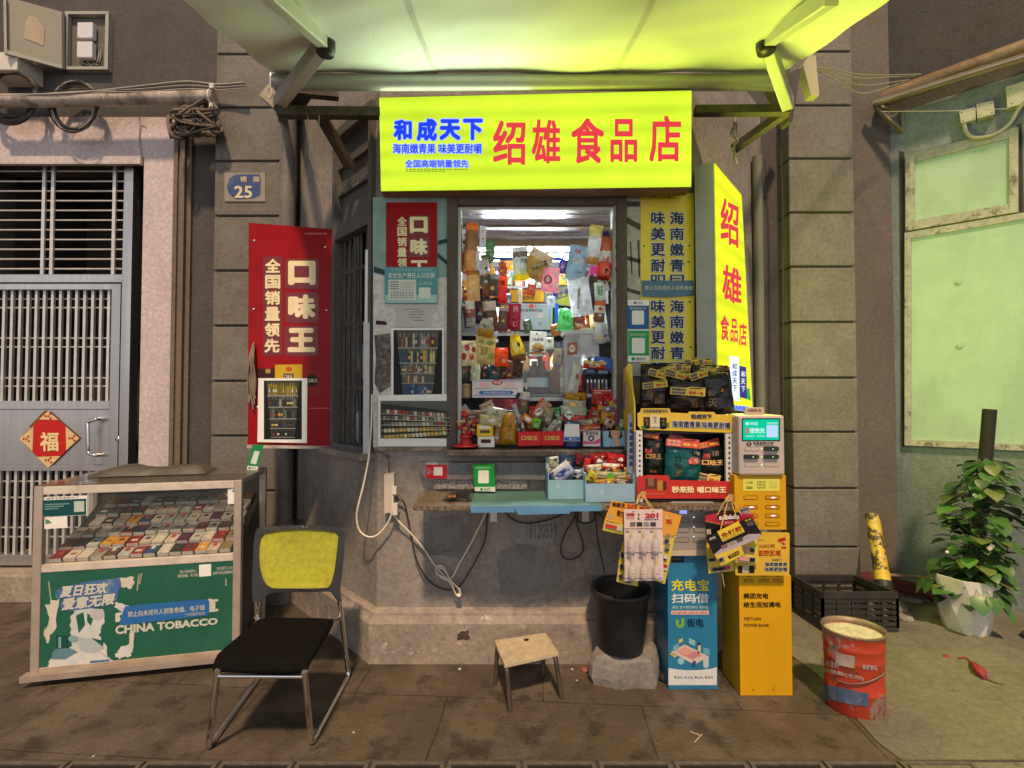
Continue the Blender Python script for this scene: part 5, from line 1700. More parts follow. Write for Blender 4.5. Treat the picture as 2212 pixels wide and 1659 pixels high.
carton('pink and white camera print box on the counter', 1260, 930, 1297, 964, FY, .06, '#c8b4b0', 0, many(*[r_(1266 + i * 7, 932, 1271 + i * 7, 940, '#6a6a70') for i in range(4)], e_(1277, 947, 6.5, 6.5, '#2a2c3a'), e_(1277, 947, 3.2, 3.2, '#c0c0c8', .003), lambda b, pl: b.poly(pl, [(1260, 952), (1261, 960), (1296, 958), (1297, 946), (1280, 955)], C('#c84a7c'), .0016)))
heap('red and white packet lying on the camera print box', 1252, 917, 1296, 930, 2.71, [(.5, '#b8281c'), (1, '#c09088')], -10, .012)
heap('pale grey flat carton end behind the camera print box', 1250, 906, 1284, 919, 2.76, [(1, '#9a9c8c')], -3, .02)
carton('light blue box printed with a smiling cartoon face at the right of the counter', 1304, 931, 1349, 964, FY - .02, .06, '#7ea6bc', -2,
       many(lambda b, pl: b.poly(pl, [(1316, 931), (1314, 944), (1322, 947), (1340, 947), (1345, 943), (1342, 931)], C('#2c1a16'), .0015),
            lambda b, pl: b.poly(pl, [(1319, 930), (1320, 941), (1326, 949), (1334, 949), (1339, 941), (1340, 930)], C('#c89a84'), .003),
            lambda b, pl: [b.line(pl, (1323, 937), (1327, 936.4), .8, C('#2c1a16'), .0042), b.line(pl, (1332, 936.4), (1336, 937), .8, C('#2c1a16'), .0042), b.poly(pl, [(1324, 941), (1329, 945), (1334, 941), (1329, 943)], C('#e8dcd4'), .0042)],
            lambda b, pl: b.poly(pl, [(1328, 950), (1326, 956), (1332, 964), (1340, 964), (1338, 956), (1341, 950), (1337, 953), (1335, 948)], C('#c89a84'), .0036)))
# right heap
carton('red carton with white print standing at the right back', 1280, 840, 1324, 872, 2.82, .05, '#8a3028', 0, many(r_(1284, 843, 1320, 845, '#c0a098'), r_(1284, 848, 1300, 849.5, '#c0a098')))
for lab, x0, y0, x1, y1, Y, bands, rot, th in (
        ('red candy pouch leftmost of the row in front of the red carton', 1286, 854, 1304, 882, 2.79, [(1, '#b0241c')], -4, .018),
        ('red candy pouch in the middle of the row in front of the red carton', 1302, 852, 1320, 880, 2.79, [(1, '#a81f1c')], 3, .018),
        ('red candy pouch rightmost of the row in front of the red carton', 1316, 852, 1338, 882, 2.78, [(1, '#b82a20')], 10, .018),
        ('small yellow sachet on the red pouches', 1317, 866, 1326, 882, 2.75, [(1, '#c8a41c')], -25, .008),
        ('yellow lollipop sachet left in the right heap', 1291, 876, 1306, 892, 2.76, [(1, '#b8901c')], 12, .01),
        ('pale blue sachet in the right heap', 1304, 877, 1322, 888, 2.74, [(1, '#7c96b8')], -15, .01),
        ('red crumpled wrapper at the left of the right heap', 1272, 880, 1300, 912, 2.77, [(1, '#96281c')], 20, .022),
        ('purple pink sachet sloping down the right heap', 1322, 882, 1338, 918, 2.75, [(1, '#a04a86')], -30, .012),
        ('dark green foil sweet at the right of the heap', 1328, 874, 1344, 896, 2.78, [(1, '#3a4426')], 20, .014),
        ('green and white sachet at the right end of the counter', 1336, 906, 1350, 932, 2.73, [(.5, '#b8b89a'), (1, '#6a8a4a')], 20, .012),
        ('mustard sachet with a red oval print in the right heap', 1298, 890, 1328, 914, 2.74, [(1, '#b08824')], 3, .012),
        ('brown striped wafer sachet left in the right heap', 1278, 898, 1298, 920, 2.75, [(1, '#8a6a3a')], -28, .012),
        ('maroon wrapper under the mustard sachet', 1296, 908, 1332, 934, 2.76, [(1, '#5c1c1c')], 8, .018),
        ('black wrapper between the camera box and the blue box', 1294, 918, 1312, 948, 2.76, [(1, '#1f1c1e')], 15, .018),
        ('yellow orange sachet right below the mustard one', 1322, 906, 1338, 932, 2.76, [(1, '#b87a20')], -12, .012),
        ('white paper cone lying on the right heap', 1306, 905, 1326, 922, 2.71, [(1, '#c0b0a4')], 30, .012),
        ('tan wrapper at the far right of the heap', 1338, 884, 1352, 910, 2.76, [(1, '#8a6a54')], 5, .014)):
    art = e_(1313, 902, 6, 4.5, '#9a3034') if 'oval' in lab else None
    heap(lab, x0, y0, x1, y1, Y, bands, rot, th, art=art)
heap('shiny red foil pack beside the clear boxes', 1242, 806, 1260, 850, 2.86, [(1, '#a01428')], 4, .024, e_(1251, 826, 6, 6, '#c07060'))
heap('white slim packet with brown print before the clear boxes', 1232, 786, 1254, 850, 2.82, [(1, '#a8aaa6')], 12, .014, many(e_(1246, 815, 4, 7, '#8a4a3a')))
# clear boxes
cb = M('clear_storage_plastic', (.70, .74, .76), .15, .08, 5, .15, 15, alpha=.38, spec=.7)
carton('clear plastic storage box standing at the right under the open tub', 1221, 771, 1258, 848, 2.92, .12, cb, 0, None, 'storage_box', 'storage box', 'clear storage boxes')
t = thing('storage_tub', 'clear plastic tub with a brown label on top of the clear storage box', 'storage box', P(1257, 771, 2.88), 'clear storage boxes')
b = MB()
cbox(b, 1222, 716, 1294, 771, 2.88, .14, cb, -1)
b.slab(FR(2.88), [(1217, 714), (1218, 722), (1297, 719), (1296, 711)], .15, M('tub_rim', (.62, .66, .67), .25, .05, 5, alpha=.7), .004)
b.build('tub', t)
b = MB()
pl = FR(2.875)
b.poly(pl, [(1226, 742), (1226, 768), (1247, 765), (1247, 737)], C('#7a4a34'), 0)
b.ell(pl, 1236, 753, 7, 8, C('#c8b4a0'), .0015)
b.text(pl, '可可', 1231, 749, 1242, 757, C('#7a3a24'), .003, .02)
b.build('label', t)
b = MB()
c = P(1267, 752, 2.94)
b.lathe([(0, 0), (.04, 0), (.042, .09), (.036, .1)], M('milky_jar', (.62, .60, .54), .3, .06, 8), c, 16)
b.lathe([(.04, .095), (.041, .118), (.036, .122), (0, .122)], C('#d8c890'), c, 16)
b.build('jar', label='milky jar with a cream lid standing in the clear tub', cat='jar', group=CG)
carton('blue box with white print lying on the lighter rack', 1286, 772, 1328, 797, 2.80, .06, '#1f4a90', 8, many(lambda b, pl: b.poly(pl, [(1292, 780), (1300, 777), (1312, 784), (1306, 790)], C('#88a4c8'), .002)))
carton('dark blue box with grey letters under the red packet', 1264, 797, 1316, 809, 2.86, .08, '#1c3860', 0, many(r_(1267, 800, 1284, 801.5, '#8098b8'), r_(1267, 803, 1284, 804.5, '#8098b8'), t_('898', 1293, 799, 1313, 807, '#9ab0cc', .04)))
heap('red and yellow packet lying before the blue box', 1260, 780, 1308, 797, 2.79, [(.45, '#c8b468'), (1, '#b0201c')], 5, .018)
t = thing('lighter_rack', 'black rack of cigarette lighters at the right of the counter', 'lighter rack', P(1288, 860, 2.84))
b = MB()
cbox(b, 1262, 810, 1317, 862, 2.90, .04, '#14161c')
b.slab(FR(2.86), [(1262, 845), (1262, 862), (1317, 862), (1317, 845)], .004, C('#1a2038'), 0)
b.text(FR(2.86), '888', 1268, 850, 1290, 858, C('#9aa8c8'), .002, .04)
b.build('rack', t)
for i, c_ in enumerate(('#4a3a3c', '#8a3038', '#3a3f8a', '#b8a83c', '#5a3a6a', '#a8a8ac')):
    b = MB()
    x = 1267 + i * 8
    b.slab(FR(2.875), [(x, 826), (x, 846), (x + 5, 846), (x + 5, 826)], .014, FOIL(c_), 0)
    b.slab(FR(2.875), [(x + 1, 820), (x + 1, 826), (x + 4, 826), (x + 4, 820)], .012, steel, 0)
    b.build('lighter', t)
b = MB()
for i in range(5):
    a = P(1175 + i * 9, 845, 3.02)
heapgl = M('window_glass', (.5, .55, .55), .06, .02, 3, alpha=.14, spec=.8)
b.slab(FR(3.0), [(1112, 738), (1112, 858), (1216, 858), (1216, 738)], .005, heapgl, 0)
b.slab(FR(3.0), [(1112, 858), (1112, 866), (1240, 866), (1240, 858)], .02, alu, 0)
b.build('glass_pane', label='dark sliding glass pane low in the middle of the kiosk window', cat='glass pane')
for lab, px, w, m_, cap_, lb in (('dark brown jar with white label behind the glass pane', 1154, .045, '#2a1a18', '#3a2020', '#a8b0b0'), ('maroon jar with pale blue label behind the glass pane', 1172, .04, '#4a2430', '#5a2a34', '#8ab0b8'), ('amber tin behind the glass pane', 1200, .04, '#6a4a24', '#4a3018', None), ('white dotted bag jar at the right behind the glass pane', 1216, .035, '#a8a090', '#8a2a20', '#c8c0b4')):
    b = MB()
    c = P(px, 852, 3.16)
    bottle(b, c, w, .22, FOIL(m_), C(cap_), C(lb) if lb else None)
    b.build('jar', label=lab, cat='jar', group='jars behind the glass pane')
carton('navy bottle box on the shelf behind the glass', 1228 - 20, 738, 1240, 800, 3.30, .1, '#1c2040', 0, many(r_(1214, 790, 1236, 793, '#7a84b0')))
heap('black slanted bag between the white carton and the glass pane', 1110, 838, 1142, 905, 2.92, [(1, '#141a24')], -14, .03)
# right edge leaflets on the window side
b = MB()
b.slab(FR(2.66), [(1349, 826), (1347, 882), (1361, 884), (1363, 828)], .003, C('#24489a'), 0)
b.rect(FR(2.66), 1351, 826, 1362, 836, C('#c8ccd0'), .002)
b.rect(FR(2.66), 1350, 858, 1361, 882, C('#a8242c'), .002)
b.rect(FR(2.66), 1352, 846, 1360, 856, C('#b8c4dc'), .002)
b.build('price_card', label='narrow blue and red card hung at the right window post', cat='card')
# side window stock
for lab, t0, z, h, w, cols in (('white carrier bag hanging behind the side window bars', .22, 1.95, .32, .09, [(1, '#b8b8ae')]), ('dark packet hanging at the top of the side window', .16, 2.3, .2, .07, [(.4, '#8a8a84'), (1, '#4a4440')]), ('orange handled tool bag behind the side window bars', .10, 2.18, .2, .05, [(.3, '#b87c24'), (1, '#4a4440')]), ('maroon umbrella bag behind the side window bars', .13, 1.72, .3, .05, [(1, '#5c1420')]), ('clear bag of bottles low behind the side window bars', .20, 1.32, .26, .1, [(.4, '#a8b0b8'), (1, '#5d6a6a')]), ('pale bag at the far end of the side window', .38, 1.3, .2, .08, [(1, '#a8b0ac')]), ('grey packet in the middle of the side window', .33, 1.72, .22, .07, [(1, '#8a8a84')]), ('dark green bottle bag low in the side window', .28, 1.33, .22, .05, [(1, '#3a5c5c')])):
    b = MB()
    bands = [(f, FOIL(m)) for f, m in cols]
    vs = []
    nu, nv = 6, 9
    sd0 = R.uniform(0, 9)
    for j in range(nv + 1):
        v = -1 + 2 * j / nv
        ring = []
        for k_ in range(10):
            a = math.tau * k_ / 10
            e = max(.12, (1 - abs(v) ** 3)) * (1 + .35 * noise.noise(Vector((math.cos(a) * 1.5 + sd0, math.sin(a) * 1.5, v * 2))))
            ring.append(SP(t0 + w * .5 * math.cos(a) * e, z - v * h / 2, -.075 + .03 * math.sin(a) * e))
        vs += ring
    for j in range(nv):
        m_ = next((m for f, m in bands if (j + .5) / nv <= f), bands[-1][1])
        b.add(vs[j * 10:(j + 2) * 10], [(q, (q + 1) % 10, 10 + (q + 1) % 10, 10 + q) for q in range(10)], m_, True)
    b.build('hanging_bag', label=lab, cat='bag', group='bags behind the side window bars')
b = MB()
b.tube([SP(.085, 1.92, .03), SP(.085, 2.36, .03)], .012, M('unlit_white_tube', (.75, .78, .8), .2), 8)
b.build('spare_tube', label='unlit white fluorescent tube leaning in the side window', cat='tube light')
C = PRINT
# ================================================================ cigarette display case
CA, CB = Vector((-2.495, 2.50, 0)), Vector((-1.523, 2.70, 0))
cu = (CB - CA).normalized()
cv = Vector((-cu.y, cu.x, 0))
CW, CD, CH = (CB - CA).length, .478, 1.025
def CPt(u, v, z): return CA + cu * u + cv * v + Vector((0, 0, z))
CR = Matrix((cu, cv, Vector((0, 0, 1)))).transposed()
CPL = VP(CA, CB)
def cbx(b, u0, u1, v0, v1, z0, z1, m):
    return b.box(CPt((u0 + u1) / 2, (v0 + v1) / 2, (z0 + z1) / 2), (u1 - u0, v1 - v0, z1 - z0), m, CR)
case = thing('display_case', 'glass topped tobacco display case with a torn green front panel, left on the pavement', 'display case', CPt(CW / 2, CD / 2, 0))
alp = M('pinkish_aluminium', (.50, .42, .36), .38, .1, 10, metal=.45, dirt=(.30, .24, .2), dscale=8, damt=.5)
pale_bar = M('pale_case_bar', (.60, .54, .47), .5, .08, 8, dirt=(.36, .30, .25), dscale=10, damt=.6)
zf = lambda py, px=300: CPL.p(px, py).z
zm0, zm1 = .575, .615
for u0 in (0, CW - .04):
    for v0 in (0, CD - .035):
        b = MB()
        cbx(b, u0, u0 + .04, v0, v0 + .035, .04, CH, alp)
        b.build('post', case, bevel=.004)
b = MB()
cbx(b, .04, CW - .04, .002, .03, CH - .045, CH - .002, pale_bar)
cbx(b, .04, CW - .04, CD - .03, CD - .004, CH - .03, CH - .002, alp)
for u0 in (.004, CW - .034):
    cbx(b, u0, u0 + .03, .035, CD - .035, CH - .03, CH - .002, alp)
b.build('top_rail', case, bevel=.003)
b = MB()
cbx(b, .04, CW - .04, .002, .03, zm0, zm1, pale_bar)
b.build('middle_rail', case, bevel=.003)
b = MB()
cbx(b, .04, CW - .04, .001, .035, .045, .085, M('dirty_bottom_rail', (.38, .30, .23), .6, .2, 9, dirt=(.2, .15, .1), dscale=7, damt=.6))
b.build('bottom_rail', case, bevel=.003)
for u in (.06, CW - .1):
    for v in (.05, CD - .06):
        b = MB()
        cbx(b, u - .02, u + .02, v - .02, v + .02, 0, .045, rust)
        b.build('foot', case)
b = MB()
b.beam(CPt(-.02, -.01, .05), CPt(CW, -.012, .052), .05, .03, M('grey_skid', (.28, .23, .19), .7, .2, 8))
b.build('skid', case)
dirty_green = M('green_case_panel', (.008, .105, .062), .45, .1, 4, dirt=(.02, .13, .085), dscale=5, damt=.5)
whp = C('#c4c6bc')
b = MB()
cbx(b, .04, CW - .04, .006, .02, .085, zm0, dirty_green)
L0 = -.006                          # panel face lies 6 mm behind the case front
def on(l): return L0 + l
# torn remains of a pasted poster
torn = M('torn_white_paper', (.58, .60, .58), .7, .08, 12, dirt=(.36, .46, .52), dscale=7, damt=.7)
def jag(pts, amp, n=4, seed=1):
    r = random.Random(seed)
    out = []
    for i in range(len(pts)):
        a, c = pts[i], pts[(i + 1) % len(pts)]
        for k in range(n):
            t = k / n
            out.append((a[0] + (c[0] - a[0]) * t + (r.uniform(-amp, amp) if k else 0), a[1] + (c[1] - a[1]) * t + (r.uniform(-amp, amp) if k else 0)))
    return out
def tornp(pts, lift, amp=3, seed=1, m=torn):
    """ragged shape laid as a fan so that it stays simple"""
    q = jag(pts, amp, 4, seed)
    cx, cy = sum(p[0] for p in q) / len(q), sum(p[1] for p in q) / len(q)
    vs = [CPL.p(cx, cy, on(lift))] + [CPL.p(x, y, on(lift)) for x, y in q]
    b.add(vs, [(0, i + 1, (i + 1) % len(q) + 1) for i in range(len(q))], m)
cream_torn = M('torn_cream_paper', (.56, .55, .46), .7, .1, 12)
tornp([(97, 1306), (128, 1292), (122, 1330), (118, 1362), (104, 1390), (94, 1370), (106, 1340)], .0008, 4, 2, cream_torn)
tornp([(258, 1248), (290, 1247), (288, 1262), (282, 1272), (262, 1268)], .0008, 3, 3, cream_torn)
tornp([(160, 1314), (222, 1316), (226, 1345), (212, 1372), (228, 1392), (232, 1420), (252, 1432), (238, 1444), (150, 1448), (102, 1440), (108, 1424), (150, 1408), (158, 1380), (150, 1350)], .0016, 3, 4)
tornp([(262, 1396), (280, 1388), (288, 1400), (284, 1416), (256, 1424), (248, 1412)], .0016, 3, 5)
tornp([(250, 1300), (278, 1308), (284, 1320), (264, 1324), (248, 1312)], .0016, 2, 6)
tornp([(280, 1366), (289, 1364), (288, 1398), (280, 1398)], .0012, 1.5, 8, cream_torn)
for pts in ([(164, 1330), (180, 1322), (184, 1350), (170, 1368)], [(198, 1378), (224, 1384), (222, 1400), (206, 1396)], [(188, 1324), (202, 1334), (196, 1352), (188, 1342)]):
    b.poly(CPL, pts, dirty_green, on(.0024))
blu = M('worn_blue_print', (.05, .14, .36), .5, .15, 8, dirt=(.35, .42, .5), dscale=12, damt=.5)
b.ell(CPL, 209, 1327, 15, 12, C('#b8b4c0'), on(.003))
b.poly(CPL, [(121, 1372), (121, 1402), (146, 1404), (146, 1374)], C('#174a4c'), on(.003))
b.poly(CPL, [(126, 1376), (126, 1400), (132, 1400), (132, 1376)], C('#7aa49c'), on(.004))
b.poly(CPL, [(112, 1412), (120, 1402), (150, 1400), (168, 1408), (140, 1424), (112, 1424)], C('#5d8496'), on(.0034))
b.ell(CPL, 158, 1380, 11, 7, C('#7d9fa8'), on(.0042))
b.poly(CPL, [(168, 1376), (200, 1380), (226, 1400), (200, 1410), (172, 1404)], C('#a9b4b8'), on(.0036))
b.poly(CPL, [(194, 1428), (236, 1424), (236, 1430), (196, 1434)], blu, on(.0036))
b.poly(CPL, [(118, 1278), (136, 1268), (190, 1256), (258, 1248), (262, 1262), (256, 1276), (252, 1296), (226, 1310), (150, 1320), (128, 1310), (136, 1292), (120, 1292)], blu, on(.002))
b.text(CPL, '夏日狂欢', 0, 0, 0, 0, whp, on(.0035), .05, C('#24508c'), .05, quad=((134, 1266), (236, 1256), (230, 1282), (128, 1292)))
b.text(CPL, '爱意无限', 0, 0, 0, 0, whp, on(.0035), .05, C('#24508c'), .05, quad=((136, 1292), (252, 1280), (246, 1306), (132, 1320)))
b.text(CPL, '中国烟草', 0, 0, 0, 0, whp, on(.001), .05, quad=((249, 1318), (472, 1291), (472, 1326), (249, 1354)))
b.text(CPL, 'CHINA TOBACCO', 0, 0, 0, 0, whp, on(.001), .045, quad=((249, 1351), (470.6, 1334), (470.6, 1349), (249, 1371)))
b.poly(CPL, [(265, 1322), (270, 1310), (300, 1306), (446, 1294), (452, 1298), (452, 1324), (448, 1330), (300, 1346), (266, 1351), (258, 1345)], M('blue_warning_sticker', (.02, .14, .42), .4, .1, 5), on(.003))
b.text(CPL, '禁止向未成年人销售卷烟、电子烟', 0, 0, 0, 0, whp, on(.0042), .01, quad=((276, 1321), (442, 1306), (442, 1318), (276, 1334)))
b.text(CPL, '广州市烟草专卖局', 0, 0, 0, 0, whp, on(.0042), 0, quad=((399, 1325), (443, 1321), (443, 1328), (399, 1332)))
b.text(CPL, '禁止向未成年人', 0, 0, 0, 0, whp, on(.001), .01, quad=((388, 1232), (425, 1229), (425, 1236), (388, 1239)))
b.text(CPL, '售卖卷烟、电子烟', 0, 0, 0, 0, whp, on(.001), .01, quad=((384, 1241), (427, 1238), (427, 1245), (384, 1248)))
b.text(CPL, '欢迎拨打12313', 0, 0, 0, 0, whp, on(.001), .01, quad=((468, 1225), (504, 1222), (504, 1229), (468, 1232)))
b.text(CPL, '烟草市场监管服务热线', 0, 0, 0, 0, whp, on(.001), .01, quad=((460, 1235), (511, 1231), (511, 1238), (460, 1242)))
b.poly(CPL, [(430, 1220), (430, 1246), (456, 1244), (456, 1218)], pw, on(.001))
for a, c in (((300, 1240), (296, 1276)), ((306, 1238), (301, 1262)), ((488, 1250), (488, 1266)), ((105, 1256), (110, 1296))):
    b.line(CPL, a, c, 3, C('#9aa48c'), on(.001))
b.build('front_panel', case)
gl = M('case_glass', (.3, .34, .33), .04, .02, 3, alpha=.05, spec=.6)
b = MB()
cbx(b, .04, CW - .04, .012, .016, zm1, CH - .045, gl)
b.build('front_glass', case)
for u in (.016, CW - .02):
    b = MB()
    cbx(b, u, u + .004, .036, CD - .036, .1, CH - .03, gl if u > .5 else gl)
    b.build('side_glass', case)
b = MB()
cbx(b, .002, CW - .002, .002, CD - .002, CH + .0005, CH + .006, M('brownish_top_glass', (.16, .14, .11), .1, .2, 4, alpha=.45, spec=.6))
b.build('top_glass', case)
b = MB()
cbx(b, .04, CW - .04, CD - .012, CD - .006, .1, CH - .03, M('dark_case_back', (.06, .05, .045), .6, .2, 6, alpha=1))
cbx(b, .02, CW - .02, .03, CD - .01, .085, .1, dark_m)
b.prism([CPt(.04, .022, .10), CPt(.04, CD - .014, .10), CPt(.04, CD - .014, .84), CPt(.04, .022, .585)], cu * (CW - .08), dark_m)
b.build('slanted_rack', case)
# labels on the glass
b = MB()
def gpoly(pts, m, l): b.poly(CPL, pts, m, l - .011)
gpoly([(90, 1074), (90, 1117), (188, 1113), (188, 1070)], pw, .001)
gpoly([(92, 1081), (92, 1116), (186, 1112), (186, 1077)], C('#0e4c50'), .002)
gpoly([(160, 1083), (160, 1106), (182, 1105), (182, 1082)], C('#b4c4bc'), .003)
for i in range(3):
    gpoly([(96, 1089 + i * 5), (96, 1091 + i * 5), (150 - i * 12, 1089 + i * 5), (150 - i * 12, 1087 + i * 5)], C('#7aa4a0'), .003)
b.text(CPL, '烟草专卖零售许可', 0, 0, 0, 0, C('#3a4444'), -.008, 0, quad=((100, 1075), (170, 1072), (170, 1076), (100, 1079)))
b.build('glass_label', case)
b = MB()
gpoly([(96, 1118), (96, 1143), (146, 1140), (145, 1115)], pw, .001)
gpoly([(98, 1121), (98, 1132), (112, 1130), (106, 1124)], C('#5a8a5a'), .002)
b.build('glass_label', case)
b = MB()
gpoly([(492, 1056), (492, 1089), (516, 1088), (516, 1054)], pw, .001)
b.ell(CPL, 504, 1061, 2, 2, C('#3a3a3a'), -.008, 8)
b.build('glass_label', case)
# cigarette packs on the slanted rack
pcol = [('#b8b0a0', 'off white'), ('#c4bca8', 'cream'), ('#7a1c24', 'dark red'), ('#8a8a84', 'grey'), ('#2a2c30', 'black'), ('#a8b0ac', 'pale grey'), ('#c49020', 'yellow'), ('#3a5c5c', 'teal'), ('#8a3a34', 'brick red'), ('#24486c', 'blue'), ('#c0b8b0', 'white'), ('#7a7050', 'olive'), ('#98a89c', 'pale green'), ('#5a4038', 'brown'), ('#4c1a34', 'plum'), ('#b8a898', 'beige'), ('#a8321f', 'orange red'), ('#24463a', 'dark green')]
wts = [12, 11, 6, 6, 7, 8, 2, 5, 4, 3, 10, 5, 5, 4, 3, 8, 1, 3]
rc = random.Random(12)
slope = math.atan2(.84 - .585, CD - .036)
nrow, ncol = 6, 14
off_ = [rc.uniform(0, .022) for _ in range(nrow)]
rnames = ['front row', 'second row', 'third row', 'fourth row', 'fifth row', 'back row']
onames = ['first', 'second', 'third', 'fourth', 'fifth', 'sixth', 'seventh', 'eighth', 'ninth', 'tenth', 'eleventh', 'twelfth', 'thirteenth', 'fourteenth']
pmesh = {}
up_ = (cv * math.cos(slope) + Vector((0, 0, math.sin(slope))))
nn_ = (-cv * math.sin(slope) + Vector((0, 0, math.cos(slope))))
PR = Matrix((cu, up_, nn_)).transposed()
def pack(c, k):
    if (c, k) in pmesh:
        return pmesh[(c, k)]
    b = MB()
    b.box((0, 0, .011), (.056, .082, .022), FOIL(c) if k % 3 == 0 else C(c, .35), RX(-3))
    b.box((0, -.0425, .0115), (.054, .003, .019), C('#b4aea0'))
    lt = C(('#d0c8b4', '#8a6a2c', '#3a3a40', '#a03028', '#c8c4bc')[k])
    b.box((0, -.012 + .006 * k, .0232), (.030 - .003 * k, .016 + .003 * k, .0012), lt, RX(-3))
    b.box((0, .026, .0262), (.052, .001 + .002 * k, .001), lt, RX(-3))
    me = b.build('proto')
    d_ = me.data
    bpy.data.objects.remove(me)
    pmesh[(c, k)] = d_
    return d_
rack_o = CPt(.05, .035, .594)
Ls = (CD - .05) / math.cos(slope)
for j in range(nrow):
    for i in range(ncol):
        if j in (3, 4, 5) and i == 0: continue
        c, nm_ = rc.choices(pcol, wts)[0]
        if j == 1 and i in (3, 4): c, nm_ = (('#c49020', 'yellow'), ('#b87c24', 'amber'))[i - 3]
        me = pack(c, rc.randrange(5))
        o = bpy.data.objects.new('cigarette_pack', me)
        COL.objects.link(o)
        s_ = .045 + j * (Ls - .085) / (nrow - 1)
        p = rack_o + cu * (.026 + off_[j] + i * (CW - .155 - .02) / (ncol - 1) + rc.uniform(-.003, .003)) + up_ * s_ + nn_ * .014
        o.matrix_world = Matrix.Translation(p) @ (PR @ RZ(rc.uniform(-3, 3)) @ RX(-11 + rc.uniform(-2, 2))).to_4x4()
        tag(o, '%s cigarette pack, %s from the left in the %s of the glass case' % (nm_, onames[i], rnames[j]), 'cigarette pack', 'cigarette packs in the glass case')
# things on the case top
b = MB()
ct = CH + .007
def top(px, py, dz_=0): return G(px, py, ct + dz_)
cloth = M('dark_olive_tarpaulin', (.075, .07, .055), .55, .25, 6, .3, 30, dirt=(.13, .12, .10), dscale=5, damt=.5)
nx, ny = 24, 8
vs = []
for j in range(ny + 1):
    for i in range(nx + 1):
        u, v = i / nx, j / ny
        px = 158 + u * 206
        d0 = CPt(.12 + u * .60, .20 + v * .22, ct)
        e = (max(0, 1 - abs(2 * u - 1) ** 4) * max(0, 1 - abs(2 * v - 1) ** 4)) ** .6
        n_ = noise.noise(Vector((u * 5, v * 3, 2.2)))
        vs.append(d0 + Vector((.02 * n_, .02 * noise.noise(Vector((u * 4, v * 4, 8))), .004 + e * (.036 + .022 * n_ + .012 * math.sin(u * 9)))))
b.add(vs, [(j * (nx + 1) + i, j * (nx + 1) + i + 1, (j + 1) * (nx + 1) + i + 1, (j + 1) * (nx + 1) + i) for j in range(ny) for i in range(nx)], cloth, True)
b.build('folded_tarpaulin', label='folded dark olive tarpaulin lying on top of the display case', cat='tarpaulin')
b = MB()
cst = top(545, 1016)
QP = Pl(top(545, 1015), (.25, -1, .15))
b.slab(QP, [(546, 960), (532, 1015), (556, 1016), (569, 961)], .004, C('#0f7a4a'), 0)
b.poly(QP, [(549.5, 974), (541, 1001), (553, 1003), (561, 975)], C('#c4d0c4'), .0015)
b.poly(QP, [(535, 1006), (532.5, 1015), (556, 1016), (558, 1008)], C('#c4d0c4'), .0015)
b.ell(QP, 539, 1011, 2.5, 2.5, C('#0f7a4a'), .003, 10)
b.text(QP, '微信支付', 0, 0, 0, 0, C('#2a5a44'), .003, 0, quad=((543, 1009), (553, 1010), (552, 1013), (542, 1012)))
b.build('payment_stand', label='leaning green payment stand on the right back corner of the display case', cat='payment stand')

# ================================================================ office chair
ch = thing('visitor_chair', 'office chair with yellow mesh back, black seat and chrome sled legs', 'chair', G(610, 1540))
fl, frr, bl_, brr = G(450, 1622), G(673, 1613), G(560, 1468), G(753, 1464)
sfl, sfr = G(470, 1448, .395), G(658, 1450, .395)
bkl, bkr = P(556, 1300, 2.42), P(733, 1296, 2.42)
for nm_, f0, r0, s0, k0, tp in (('sled_leg', fl, bl_, sfl, bkl, P(566, 1215, 2.50)), ('sled_leg', frr, brr, sfr, bkr, P(722, 1215, 2.50))):
    b = MB()
    z = Vector((0, 0, .013))
    d = (r0 - f0).normalized()
    path = spline([s0, s0 * .5 + (f0 + z) * .5, f0 + z * 1.6 + (s0 - f0) * .06, f0 + z + d * .02, f0 + z + d * .09], 5) + spline([f0 + z + d * .16, r0 + z - d * .10, r0 + z - d * .02, r0 + z * 3.2, r0 + (k0 - r0) * .18, r0 + (k0 - r0) * .6, k0, tp], 5)
    b.tube(path, .012, chrome, 10)
    b.build(nm_, ch)
b = MB()
b.tube([G(470, 1460, .37), G(656, 1461, .37)], .009, chrome, 8)
b.build('front_bar', ch)
b = MB()
b.tube([P(737, 1333, 2.44), P(720, 1340, 2.40)], .010, chrome, 8)
b.tube([P(553, 1333, 2.44), P(566, 1340, 2.40)], .010, chrome, 8)
b.build('seat_bracket', ch)
seat_m = M('black_seat_fabric', (.007, .0065, .006), .95, .3, 40, .3, 200, spec=.08)
b = MB()
c00, c10 = G(449, 1428, .43), G(668, 1432, .43)
c01, c11 = G(560, 1334, .415), G(727, 1335, .415)
nx = 16
vs = []
for lay in (0, 1):
    for j in range(nx + 1):
        for i in range(nx + 1):
            u, v = i / nx, j / nx
            a, q = 2 * u - 1, 2 * v - 1
            # rounded plan
            k = 1 - .06 * abs(a) ** 3 * abs(q) ** 3
            a2, q2 = a * k * (1 - .03 * (1 - abs(q))), q * k
            uu, vv = (a2 + 1) / 2, (q2 + 1) / 2
            p = (c00 * (1 - uu) + c10 * uu) * (1 - vv) + (c01 * (1 - uu) + c11 * uu) * vv
            ed = max(0, 1 - abs(a) ** 8) ** .5 * max(0, 1 - abs(q) ** 8) ** .5
            drop = -.028 * max(0, (.16 - v) / .16) ** 2
            p = p + Vector((0, 0, (.012 * ed - .006 * (1 - a * a) * (1 - q * q) + drop) if lay == 0 else (-.018 - .022 * ed + drop)))
            vs.append(p)
n1 = (nx + 1) ** 2
fs = []
